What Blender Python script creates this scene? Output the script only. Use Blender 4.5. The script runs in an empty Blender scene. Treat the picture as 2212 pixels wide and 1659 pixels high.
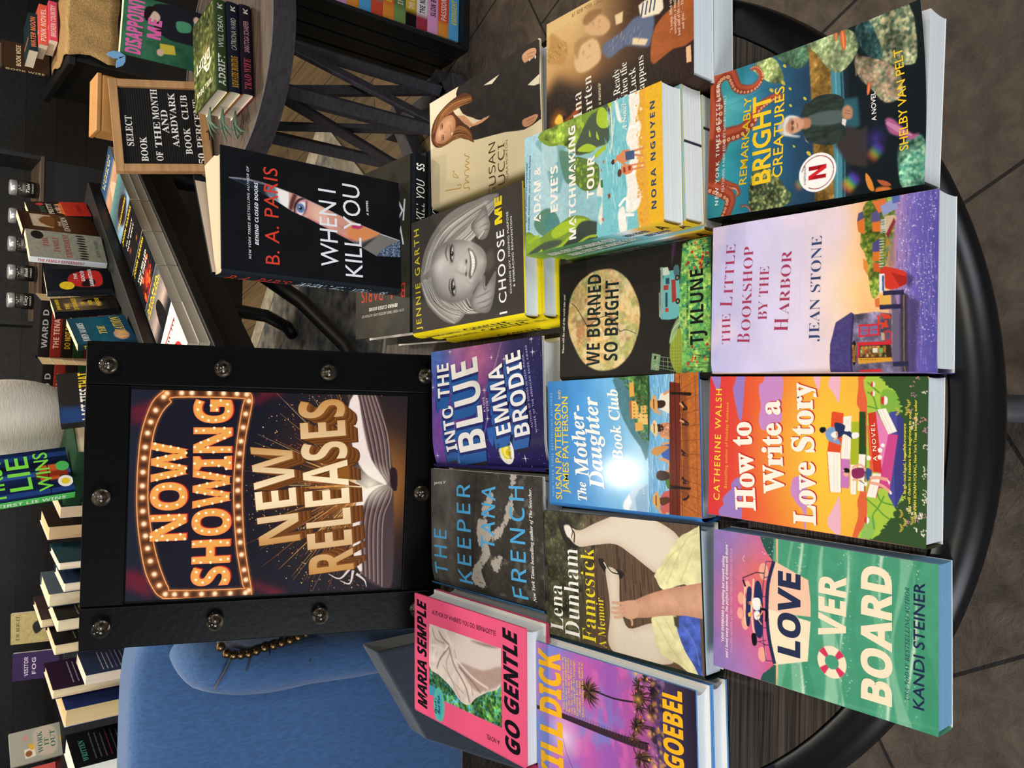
import bpy, math, random
import numpy as np
from mathutils import Matrix, Vector

# ---------------------------------------------------------------- camera, world, lights, exposure
SC = bpy.context.scene
COL = SC.collection
TT = .76                                   # table-top height above the floor
def setup_camera():
    pitch, roll = .690469496, .0222228228
    cp, sp = math.cos(pitch), math.sin(pitch)
    fwd = Vector((0, cp, -sp)); right = Vector((1, 0, 0)); up = right.cross(fwd)
    r = math.cos(roll)*right + math.sin(roll)*up
    u = -math.sin(roll)*right + math.cos(roll)*up
    X, Y, Z = -u, r, -fwd                   # the phone was held upright, the picture lies on its side
    m = Matrix(((X.x, Y.x, Z.x, 0), (X.y, Y.y, Z.y, 0), (X.z, Y.z, Z.z, TT+.679953), (0, 0, 0, 1)))
    cd = bpy.data.cameras.new('camera'); co = bpy.data.objects.new('camera', cd); COL.objects.link(co)
    co.matrix_world = m
    cd.sensor_width = 36; cd.lens = 36*1698.154/2212; cd.clip_start = .02
    SC.camera = co
setup_camera()
SC.view_settings.view_transform = 'Standard'; SC.view_settings.look = 'None'
SC.view_settings.exposure = -.22; SC.view_settings.gamma = 1; SC.view_settings.use_curve_mapping = False
wd = bpy.data.worlds.new('world'); SC.world = wd; wd.use_nodes = True
wd.node_tree.nodes['Background'].inputs[0].default_value = (.93, .96, 1.0, 1)
wd.node_tree.nodes['Background'].inputs[1].default_value = .10

def light(name, kind, loc, target, energy, color, size=.3, **k):
    l = bpy.data.lights.new(name, kind); o = bpy.data.objects.new(name, l); COL.objects.link(o)
    o.location = loc; l.energy = energy; l.color = color
    d = Vector(target)-Vector(loc); o.rotation_euler = d.to_track_quat('-Z', 'Y').to_euler()
    if kind == 'AREA': l.size = size
    else: l.shadow_soft_size = size
    for a, b in k.items(): setattr(l, a, b)
    return o
WARM = (1, .86, .68)
# ceiling track lamps over the shop floor, then three added background fill spots
light('track_and_fill_lamp', 'SPOT', (-.357, 2.22, TT+1.82), (-.15, .55, TT), 75, (1, .94, .84), .05, spot_size=1.7, spot_blend=.6)
light('track_and_fill_lamp', 'SPOT', (1.35, 2.36, TT+1.87), (.25, .7, TT), 85, WARM, .07, spot_size=1.7, spot_blend=.6)
light('track_and_fill_lamp', 'SPOT', (.6, -.2, TT+1.9), (.1, .9, TT), 50, (1, .93, .82), .12, spot_size=1.9, spot_blend=.7)
light('track_and_fill_lamp', 'SPOT', (-.9, .1, TT+1.9), (-.2, .9, TT), 40, (1, .93, .82), .12, spot_size=1.9, spot_blend=.7)
light('track_and_fill_lamp', 'SPOT', (.2, 1.5, TT+1.9), (.1, 2.7, TT), 45, WARM, .1, spot_size=2.0, spot_blend=.7)
light('track_and_fill_lamp', 'SPOT', (-1.4, 1.6, TT+1.9), (-.9, 2.7, TT), 60, WARM, .1, spot_size=2.0, spot_blend=.7)
light('track_and_fill_lamp', 'SPOT', (.5, 3.4, TT+1.95), (.4, 3.2, 0), 150, (1, .88, .72), .12, spot_size=2.2, spot_blend=.7)  # added fill, lifts the plank floor and rug at the back
light('track_and_fill_lamp', 'SPOT', (-1.0, 3.0, TT+1.95), (-1.0, 3.2, TT), 60, (1, .88, .72), .12, spot_size=2.0, spot_blend=.7)  # added fill over the left background
light('track_and_fill_lamp', 'SPOT', (1.5, 3.4, TT+1.95), (1.0, 3.6, .2), 130, (1, .88, .72), .12, spot_size=2.0, spot_blend=.7)  # added fill toward the back wall on the right
# daylight through the shop window behind the photographer
light('window_daylight', 'AREA', (-2.5, -2.0, TT+.95), (-.1, .8, TT), 112, (.90, .94, 1), 1.7)
light('window_daylight', 'AREA', (1.9, -2.6, TT+1.3), (.1, .8, TT), 60, (.9, .94, 1), 1.3)

# ---------------------------------------------------------------- helpers
def lin(c):
    if isinstance(c, str):
        c = c.lstrip('#'); n = len(c)//3
        c = tuple(int(c[i*n:(i+1)*n]*(2 if n == 1 else 1), 16)/255 for i in range(3))
        return tuple(((x+.055)/1.055)**2.4 if x > .04045 else x/12.92 for x in c)
    return tuple(c[:3])
def srgb(c):
    c = c.lstrip('#'); n = len(c)//3
    return np.array([int(c[i*n:(i+1)*n]*(2 if n == 1 else 1), 16)/255 for i in range(3)])

MATS = {}
def mat(name, col=(.5, .5, .5), rough=.5, metal=0, spec=.5, noise=None, bump=None, coat=0, emit=None, trans=0, sheen=0):
    """noise=(scale,amount,(sx,sy,sz)) varies the colour, bump=(scale,strength,(sx,sy,sz))"""
    if name in MATS: return MATS[name]
    m = bpy.data.materials.new(name); m.use_nodes = True; nt = m.node_tree; b = nt.nodes['Principled BSDF']
    c = lin(col)
    b.inputs['Base Color'].default_value = (*c, 1); b.inputs['Roughness'].default_value = rough
    b.inputs['Metallic'].default_value = metal; b.inputs['Specular IOR Level'].default_value = spec
    b.inputs['Coat Weight'].default_value = coat; b.inputs['Transmission Weight'].default_value = trans
    b.inputs['Sheen Weight'].default_value = sheen
    if emit: b.inputs['Emission Color'].default_value = (*lin(emit[0]), 1); b.inputs['Emission Strength'].default_value = emit[1]
    def tex(scale, st, detail=4):
        tc = nt.nodes.new('ShaderNodeTexCoord'); mp = nt.nodes.new('ShaderNodeMapping'); mp.inputs['Scale'].default_value = st
        n = nt.nodes.new('ShaderNodeTexNoise'); n.inputs['Scale'].default_value = scale; n.inputs['Detail'].default_value = detail
        nt.links.new(tc.outputs['Object'], mp.inputs[0]); nt.links.new(mp.outputs[0], n.inputs['Vector']); return n
    if noise:
        n = tex(noise[0], noise[2] if len(noise) > 2 else (1, 1, 1)); r = nt.nodes.new('ShaderNodeValToRGB')
        c2 = lin(noise[3]) if len(noise) > 3 else tuple(min(1, x*(1+noise[1])) for x in c)
        c1 = c if len(noise) > 3 else tuple(x*(1-noise[1]) for x in c)
        r.color_ramp.elements[0].position = .35; r.color_ramp.elements[1].position = .65
        r.color_ramp.elements[0].color = (*c1, 1); r.color_ramp.elements[1].color = (*c2, 1)
        nt.links.new(n.outputs['Fac'], r.inputs[0]); nt.links.new(r.outputs[0], b.inputs['Base Color'])
    if bump:
        n = tex(bump[0], bump[2] if len(bump) > 2 else (1, 1, 1)); bp = nt.nodes.new('ShaderNodeBump')
        bp.inputs['Strength'].default_value = bump[1]; bp.inputs['Distance'].default_value = .002
        nt.links.new(n.outputs['Fac'], bp.inputs['Height']); nt.links.new(bp.outputs[0], b.inputs['Normal'])
    MATS[name] = m; return m
def print_mat(rough=.38, coat=0, bump=0, spec=.03):
    """printed surface: reads the ink colours stored on the mesh"""
    name = 'printed_%d_%d_%d' % (rough*100, coat*100, bump*100)
    if name in MATS: return MATS[name]
    m = bpy.data.materials.new(name); m.use_nodes = True; nt = m.node_tree; b = nt.nodes['Principled BSDF']
    a = nt.nodes.new('ShaderNodeAttribute'); a.attribute_name = 'ink'
    nt.links.new(a.outputs['Color'], b.inputs['Base Color'])
    b.inputs['Roughness'].default_value = rough; b.inputs['Coat Weight'].default_value = coat; b.inputs['Coat Roughness'].default_value = .11
    b.inputs['Specular IOR Level'].default_value = spec
    if bump:
        tc = nt.nodes.new('ShaderNodeTexCoord'); n = nt.nodes.new('ShaderNodeTexNoise'); n.inputs['Scale'].default_value = 260
        n.inputs['Detail'].default_value = 1; bp = nt.nodes.new('ShaderNodeBump'); bp.inputs['Strength'].default_value = bump; bp.inputs['Distance'].default_value = .001
        nt.links.new(tc.outputs['Object'], n.inputs['Vector']); nt.links.new(n.outputs['Fac'], bp.inputs['Height']); nt.links.new(bp.outputs[0], b.inputs['Normal'])
    MATS[name] = m; return m
def paper_mat(tone='#e3e4e0'):
    name = 'paper_'+tone[1:]
    if name in MATS: return MATS[name]
    m = mat(name, tone, .75, noise=(1, .06, (5, 5, 900)), bump=(1, .2, (5, 5, 700))); return m

class MB:
    """collects geometry for ONE mesh object; every face keeps its own ink colour when given"""
    def __init__(s): s.v = []; s.f = []; s.c = []; s.sm = []
    def add(s, v, f, c=None, smooth=False):
        o = len(s.v); s.v += [tuple(p) for p in v]; s.f += [tuple(i+o for i in q) for q in f]
        s.c += ([lin(c)]*len(v) if c is None or isinstance(c, str) or (len(c) == 3 and not hasattr(c[0], '__len__')) else [tuple(x) for x in c]) if c is not None else [(.5, .5, .5)]*len(v)
        s.sm += [smooth]*len(f); return o
    def box(s, c, d, col=None, M=None):
        x, y, z = c; a, b, e = d[0]/2, d[1]/2, d[2]/2
        v = [Vector((x+i*a, y+j*b, z+k*e)) for i in (-1, 1) for j in (-1, 1) for k in (-1, 1)]
        if M: v = [M @ p for p in v]
        s.add(v, [(0, 1, 3, 2), (4, 6, 7, 5), (0, 4, 5, 1), (2, 3, 7, 6), (0, 2, 6, 4), (1, 5, 7, 3)], col); return s
    def hexa(s, v, col=None):
        """8 corners: bottom 4 then top 4, both counter-clockwise"""
        s.add(v, [(3, 2, 1, 0), (4, 5, 6, 7), (0, 1, 5, 4), (1, 2, 6, 5), (2, 3, 7, 6), (3, 0, 4, 7)], col); return s
    def bar(s, p, q, w, d, col=None, up=(0, 0, 1)):
        p, q = Vector(p), Vector(q); z = (q-p).normalized(); u = Vector(up)
        x = u.cross(z)
        if x.length < 1e-5: x = Vector((1, 0, 0))
        x.normalize(); y = z.cross(x); v = []
        for o in (p, q): v += [o+x*a*w/2+y*b*d/2 for a, b in ((-1, -1), (1, -1), (1, 1), (-1, 1))]
        return s.hexa(v, col)
    def tube(s, pts, r, n=10, col=None, cap=True):
        pts = [Vector(p) for p in pts]; rs = r if hasattr(r, '__len__') else [r]*len(pts); rings = []
        prev = None; v = []
        for i, p in enumerate(pts):
            t = (pts[min(i+1, len(pts)-1)]-pts[max(i-1, 0)]).normalized()
            if prev is None:
                a = t.orthogonal().normalized()
            else:
                a = (prev-t*prev.dot(t)).normalized()
            prev = a; b = t.cross(a)
            v += [p+(a*math.cos(2*math.pi*k/n)+b*math.sin(2*math.pi*k/n))*rs[i] for k in range(n)]
        f = [(i*n+k, i*n+(k+1) % n, (i+1)*n+(k+1) % n, (i+1)*n+k) for i in range(len(pts)-1) for k in range(n)]
        if cap: f += [tuple(range(n))[::-1], tuple((len(pts)-1)*n+k for k in range(n))]
        s.add(v, f, col, True); return s
    def lathe(s, prof, n=48, col=None, M=None, close=False):
        v = []; f = []
        for r, z in prof: v += [Vector((r*math.cos(2*math.pi*k/n), r*math.sin(2*math.pi*k/n), z)) for k in range(n)]
        m = len(prof)
        for i in range(m if close else m-1):
            j = (i+1) % m
            f += [(i*n+k, i*n+(k+1) % n, j*n+(k+1) % n, j*n+k) for k in range(n)]
        if not close: f += [tuple(range(n))[::-1], tuple((m-1)*n+k for k in range(n))]
        if M: v = [M @ p for p in v]
        s.add(v, f, col, True); return s
    def prism(s, poly, z0, z1, col=None, M=None):
        n = len(poly); v = [Vector((x, y, z0)) for x, y in poly]+[Vector((x, y, z1)) for x, y in poly]
        if M: v = [M @ p for p in v]
        s.add(v, [tuple(range(n))[::-1], tuple(range(n, 2*n))]+[(i, (i+1) % n, (i+1) % n+n, i+n) for i in range(n)], col); return s
    def grid(s, P, col=None, smooth=True):
        """P: array (rows, cols, 3); col: array (rows, cols, 3) linear"""
        P = np.asarray(P, float); m, n = P.shape[:2]; i = np.arange(m*n).reshape(m, n)
        f = np.stack([i[1:, :-1], i[1:, 1:], i[:-1, 1:], i[:-1, :-1]], -1).reshape(-1, 4)
        s.big = (P.reshape(-1, 3), f, None if col is None else np.asarray(col).reshape(-1, 3), smooth)
        return s
    def build(s, name, m, parent=None, smooth=None, bevel=0, M=None):
        v = np.array(s.v, np.float32).reshape(-1, 3); c = np.array(s.c, np.float32).reshape(-1, 3)
        me = bpy.data.meshes.new(name)
        if hasattr(s, 'big'):
            bv, bf, bc, bs = s.big; off = len(v)
            v = np.concatenate([v, bv.astype(np.float32)]); c = np.concatenate([c, (bc if bc is not None else np.full(bv.shape, .5)).astype(np.float32)])
            loops = [np.array([i for q in s.f for i in q], np.int32), (bf+off).astype(np.int32).ravel()]
            tot = [np.array([len(q) for q in s.f], np.int32), np.full(len(bf), 4, np.int32)]
            sm = np.concatenate([np.array(s.sm, bool), np.full(len(bf), bs)])
        else:
            loops = [np.array([i for q in s.f for i in q], np.int32)]; tot = [np.array([len(q) for q in s.f], np.int32)]; sm = np.array(s.sm, bool)
        loops = np.concatenate(loops); tot = np.concatenate(tot)
        me.vertices.add(len(v)); me.vertices.foreach_set('co', v.ravel())
        me.loops.add(len(loops)); me.loops.foreach_set('vertex_index', loops)
        me.polygons.add(len(tot)); me.polygons.foreach_set('loop_start', (np.cumsum(tot)-tot).astype(np.int32))
        me.polygons.foreach_set('use_smooth', sm if smooth is None else np.full(len(tot), smooth))
        me.update(calc_edges=True)
        at = me.color_attributes.new('ink', 'FLOAT_COLOR', 'POINT')
        at.data.foreach_set('color', np.concatenate([c, np.ones((len(c), 1), np.float32)], 1).ravel())
        me.validate()
        me.materials.append(m)
        o = bpy.data.objects.new(name, me); COL.objects.link(o)
        if M is not None: o.matrix_world = M
        if parent is not None: o.parent = parent
        if bevel:
            b = o.modifiers.new('bevel', 'BEVEL'); b.width = bevel; b.segments = 2; b.limit_method = 'ANGLE'
        return o
USED = set()
def tag(o, label=None, cat=None, group=None, kind=None):
    if label:
        o['label'] = label
        assert 4 <= len(label.split()) <= 16, label
        assert label not in USED or group, label
        USED.add(label)
    if cat: o['category'] = cat
    if group: o['group'] = group
    if kind: o['kind'] = kind
    return o
def empty(name, M=None, label=None, cat=None, group=None):
    o = bpy.data.objects.new(name, None); COL.objects.link(o); o.empty_display_size = .05
    if M is not None: o.matrix_world = M
    return tag(o, label, cat, group)
def pose(x, y, z, rot=0):
    return Matrix.Translation((x, y, TT+z)) @ Matrix.Rotation(rot, 4, 'Z')
def axes(o, ex, ey, ez):
    return Matrix(((ex[0], ey[0], ez[0], o[0]), (ex[1], ey[1], ez[1], o[1]), (ex[2], ey[2], ez[2], o[2]), (0, 0, 0, 1)))

# ---------------------------------------------------------------- lettering
STY = {'B': (0x1D5D4, 0x1D5EE, 0x1D7EC), 'i': (0x1D608, 0x1D622, None), 'I': (0x1D63C, 0x1D656, None), 's': (0x1D400, 0x1D41A, 0x1D7CE),
       'e': (0x1D434, 0x1D44E, None), 'E': (0x1D468, 0x1D482, None), 'c': (0x1D4D0, 0x1D4EA, None), 'm': (0x1D670, 0x1D68A, None), 'S': (0x1D5A0, 0x1D5BA, 0x1D7E2)}
def glyphs(t, st):
    if st[0] not in STY: return t
    U, L, D = STY[st[0]]; r = ''
    for ch in t:
        if 'A' <= ch <= 'Z': r += chr(U+ord(ch)-65)
        elif 'a' <= ch <= 'z': r += 'ℎ' if (L == 0x1D44E and ch == 'h') else chr(L+ord(ch)-97)
        elif '0' <= ch <= '9' and D: r += chr(D+ord(ch)-48)
        else: r += ch
    return r
TXT = {}
def text_mesh(t, st, track=1.0):
    """outline mesh of a word: vertices normalised to its own width and cap height"""
    key = (t, st, track)
    if key in TXT: return TXT[key]
    def ev(body, tr):
        cu = bpy.data.curves.new('lettering', 'FONT'); cu.body = body; cu.size = 1; cu.resolution_u = 3; cu.space_character = tr
        if len(st) > 1: cu.offset = {'+': .009, '-': -.012, '*': .022, '=': -.014}[st[1]]
        o = bpy.data.objects.new('lettering', cu); COL.objects.link(o); bpy.context.view_layer.update()
        me = o.to_mesh(); n = len(me.vertices); v = np.empty(n*3, np.float32); me.vertices.foreach_get('co', v); v = v.reshape(-1, 3)[:, :2].copy()
        f = [tuple(p.vertices) for p in me.polygons]; o.to_mesh_clear()
        bpy.data.objects.remove(o); bpy.data.curves.remove(cu); return v, f
    hk = ('_cap', st)
    if hk not in TXT: TXT[hk] = ev(glyphs('H', st), 1)[0][:, 1].max()
    v, f = ev(glyphs(t, st), track)
    v[:, 1] /= TXT[hk]
    x0, x1 = v[:, 0].min(), v[:, 0].max(); v[:, 0] = (v[:, 0]-x0)/(x1-x0)
    TXT[key] = (v, f); return v, f
def put_text(mb, t, st, place, col, plane, dz, track=1.0, bend=None, warp=None):
    """place=(u0,v0,u1,v1,h) baseline start, end and cap height in cover units; plane(u,v,dz)->3-D"""
    v, f = text_mesh(t, st, track); u0, v0, u1, v1, h = place
    du, dv = u1-u0, v1-v0; L = math.hypot(du, dv); nu, nv = dv/L, -du/L
    U = u0+v[:, 0]*du+v[:, 1]*h*nu; W = v0+v[:, 0]*dv+v[:, 1]*h*nv
    if bend: k = bend*4*v[:, 0]*(1-v[:, 0]); U = U+nu*k; W = W+nv*k
    if warp:
        # follow a curved cover: split every triangle four ways, twice
        for _ in range(2):
            pv = [tuple(p) for p in v]; mid = {}; nf = []
            def m_(i, j):
                q = (min(i, j), max(i, j))
                if q not in mid: mid[q] = len(pv); pv.append(tuple((np.array(pv[i])+np.array(pv[j]))/2))
                return mid[q]
            for p in f:
                for t3 in [(p[0], p[i], p[i+1]) for i in range(1, len(p)-1)]:
                    a, b, c = t3; x, y, z = m_(a, b), m_(b, c), m_(c, a); nf += [(a, x, z), (x, b, y), (z, y, c), (x, y, z)]
            v, f = np.array(pv), nf
        U = u0+v[:, 0]*du+v[:, 1]*h*nu; W = v0+v[:, 0]*dv+v[:, 1]*h*nv
    if isinstance(col, tuple):
        k = (1-np.abs(2*v[:, 0]-1))[:, None]; col = np.array(lin(col[0]))*(1-k)+np.array(lin(col[1]))*k
    mb.add(plane(U, W, dz), f, col)

# ---------------------------------------------------------------- a small painter for printed pictures
def fbm(h, w, s, seed=0, octaves=4, stretch=1.0):
    rng = np.random.default_rng(seed); out = np.zeros((h, w)); amp = 1; tot = 0
    for o in range(octaves):
        gy, gx = max(2, int(h/s*stretch)+2), max(2, int(w/s)+2); g = rng.random((gy, gx))
        y = np.linspace(0, gy-1.001, h); x = np.linspace(0, gx-1.001, w); yi = y.astype(int); xi = x.astype(int)
        fy = (y-yi)[:, None]; fx = (x-xi)[None]; fy = fy*fy*(3-2*fy); fx = fx*fx*(3-2*fx)
        a = g[yi][:, xi]*(1-fx)+g[yi][:, xi+1]*fx; b = g[yi+1][:, xi]*(1-fx)+g[yi+1][:, xi+1]*fx
        out += amp*(a*(1-fy)+b*fy); tot += amp; amp *= .5; s = max(1.5, s/2)
    return out/tot
def spline(P, closed=True, n=6):
    P = np.asarray(P, float); m = len(P); out = []
    for i in range(m if closed else m-1):
        p0, p1, p2, p3 = (P[(i-1) % m], P[i], P[(i+1) % m], P[(i+2) % m]) if closed else (P[max(i-1, 0)], P[i], P[i+1], P[min(i+2, m-1)])
        for k in range(n):
            t = k/n; out.append(.5*((2*p1)+(-p0+p2)*t+(2*p0-5*p1+4*p2-p3)*t*t+(-p0+3*p1-3*p2+p3)*t**3))
    if not closed: out.append(P[-1])
    return np.array(out)
class Art:
    """picture printed on a cover; units: 1000 across the width, same scale down"""
    def __init__(s, aspect, nx, bg='#888'):
        s.nx = nx; s.ny = int(nx*aspect)+1; s.H = 1000*aspect; s.k = (nx-1)/1000
        s.im = np.empty((s.ny, nx, 3)); s.im[:] = srgb(bg); s.rng = random.Random(7)
        s.yy, s.xx = np.mgrid[0:s.ny, 0:nx]/s.k
    def col(s, c): return srgb(c) if isinstance(c, str) else np.asarray(c)
    def mix(s, m, c, sl=None):
        sl = sl or (slice(None), slice(None)); s.im[sl] = s.im[sl]*(1-m[..., None])+s.col(c)*m[..., None]
    def vg(s, *st, horiz=False, box=None):
        t = s.xx if horiz else s.yy; xs = [a for a, _ in st]; cs = np.array([srgb(c) for _, c in st])
        g = np.stack([np.interp(t, xs, cs[:, i]) for i in range(3)], -1)
        if box is None: s.im[:] = g
        else:
            m = s.mask(box); s.im = s.im*(1-m[..., None])+g*m[..., None]
        return s
    def blur(s, m, r):
        r = int(round(r*s.k))
        if r < 1: return m
        for _ in range(2):
            for ax in (0, 1):
                p = np.pad(m, [(r+1, r) if a == ax else (0, 0) for a in (0, 1)], mode='edge').cumsum(ax)
                n = m.shape[ax]; m = (np.take(p, range(2*r+1, 2*r+1+n), ax)-np.take(p, range(0, n), ax))/(2*r+1)
        return m
    def mask(s, P, soft=0, smooth=0):
        P = spline(P, True, smooth) if smooth else np.asarray(P, float)
        m = np.zeros((s.ny, s.nx)); x0, y0 = np.floor(P.min(0)*s.k).astype(int)-1; x1, y1 = np.ceil(P.max(0)*s.k).astype(int)+2
        x0, y0 = max(x0, 0), max(y0, 0); x1, y1 = min(x1, s.nx), min(y1, s.ny)
        if x1 <= x0 or y1 <= y0: return m
        acc = 0
        A = P; Bp = np.roll(P, -1, 0)
        for oy in (-.25, .25):
            for ox in (-.25, .25):
                Y, X = np.mgrid[y0:y1, x0:x1]; X = (X+ox)/s.k; Y = (Y+oy)/s.k; ins = np.zeros(X.shape, bool)
                for (ax, ay), (bx, by) in zip(A, Bp):
                    if ay == by: continue
                    ins ^= ((ay > Y) != (by > Y)) & (X < (bx-ax)*(Y-ay)/(by-ay)+ax)
                acc = acc+ins
        m[y0:y1, x0:x1] = acc/4
        return s.blur(m, soft) if soft else m
    def poly(s, P, c, soft=0, sm=0, a=1): s.mix(s.mask(P, soft, sm)*a, c); return s
    def ell(s, cx, cy, rx, ry, c, soft=0, rot=0, a=1):
        t = np.linspace(0, 2*math.pi, 40)[:-1]; x, y = rx*np.cos(t), ry*np.sin(t); cr, sr = math.cos(rot), math.sin(rot)
        return s.poly(np.c_[cx+x*cr-y*sr, cy+x*sr+y*cr], c, soft, 0, a)
    def glow(s, cx, cy, r, c, a=1, p=2, ry=None):
        d = np.hypot((s.xx-cx)/r, (s.yy-cy)/(ry or r)); s.mix(np.clip(1-d, 0, 1)**p*a, c); return s
    def line(s, P, w, c, sm=0, a=1, soft=0):
        P = spline(P, False, sm) if sm else np.asarray(P, float)
        ws = np.interp(np.linspace(0, 1, len(P)), np.linspace(0, 1, len(w)), w) if hasattr(w, '__len__') else np.full(len(P), w)
        t = np.gradient(P, axis=0); t /= np.maximum(np.hypot(*t.T)[:, None], 1e-6); n = np.c_[-t[:, 1], t[:, 0]]*ws[:, None]/2
        return s.poly(np.r_[P+n, (P-n)[::-1]], c, soft, 0, a)
    def nz(s, scale, amp, seed=1, box=None, stretch=1, tint=None, oct=4, thr=None, sm=0, a=1, soft=0):
        n = fbm(s.ny, s.nx, scale*s.k, seed, oct, stretch); m = 1 if box is None else s.mask(box, soft, sm)
        if tint is not None:
            lo, hi = thr or (.5, .6); s.mix(np.clip((n-lo)/(hi-lo), 0, 1)*m*a, tint)
        else: s.im = np.clip(s.im*(1+((n-.5)*2*amp*m)[..., None]), 0, 1)
        return s
    def dots(s, n, box, r, cols, a=1, soft=0, seed=3):
        rg = random.Random(seed); x0, y0, x1, y1 = box
        for _ in range(n):
            x, y = rg.uniform(x0, x1), rg.uniform(y0, y1); rr = rg.uniform(*r)
            xi, yi = x*s.k, y*s.k; R = rr*s.k+1; a0, b0, a1, b1 = int(max(xi-R, 0)), int(max(yi-R, 0)), int(min(xi+R+1, s.nx)), int(min(yi+R+1, s.ny))
            if a1 <= a0 or b1 <= b0: continue
            Y, X = np.mgrid[b0:b1, a0:a1]; m = np.clip(rr*s.k+.5-np.hypot(X-xi, Y-yi), 0, 1)*a
            s.mix(m, rg.choice(cols), (slice(b0, b1), slice(a0, a1)))
        return s
    def clumps(s, n, P, r, cols, seed=5, a=.9):
        """leafy texture inside a polygon"""
        m = s.mask(P); P = np.asarray(P, float); rg = random.Random(seed); x0, y0 = P.min(0); x1, y1 = P.max(0); keep = s.im.copy()
        s.dots(int(n*1.5), (x0, y0, x1, y1), (r[0]*.7, r[1]*.75), cols, a, seed=seed)
        if n > 150:
            b = np.stack([s.blur(s.im[..., i], 3) for i in range(3)], -1); s.im = b*.75+s.im*.25
            s.im = np.clip(s.im*(1+((fbm(s.ny, s.nx, 90*s.k, seed)-.5)*1.3)[..., None]), 0, 1)
        s.im = keep*(1-m[..., None])+s.im*m[..., None]; return s
    def stroke_field(s, n, box, L, w, cols, ang, seed=2, a=.8):
        rg = random.Random(seed); x0, y0, x1, y1 = box
        for _ in range(n):
            x, y = rg.uniform(x0, x1), rg.uniform(y0, y1); t = ang+rg.uniform(-.25, .25); l = rg.uniform(*L)
            s.line([(x, y), (x+l*math.cos(t), y+l*math.sin(t))], rg.uniform(*w), rg.choice(cols), 0, a)
        return s
    def linear(s):
        i = np.clip(s.im, 0, 1); return np.where(i > .04045, ((i+.055)/1.055)**2.4, i/12.92)

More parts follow.
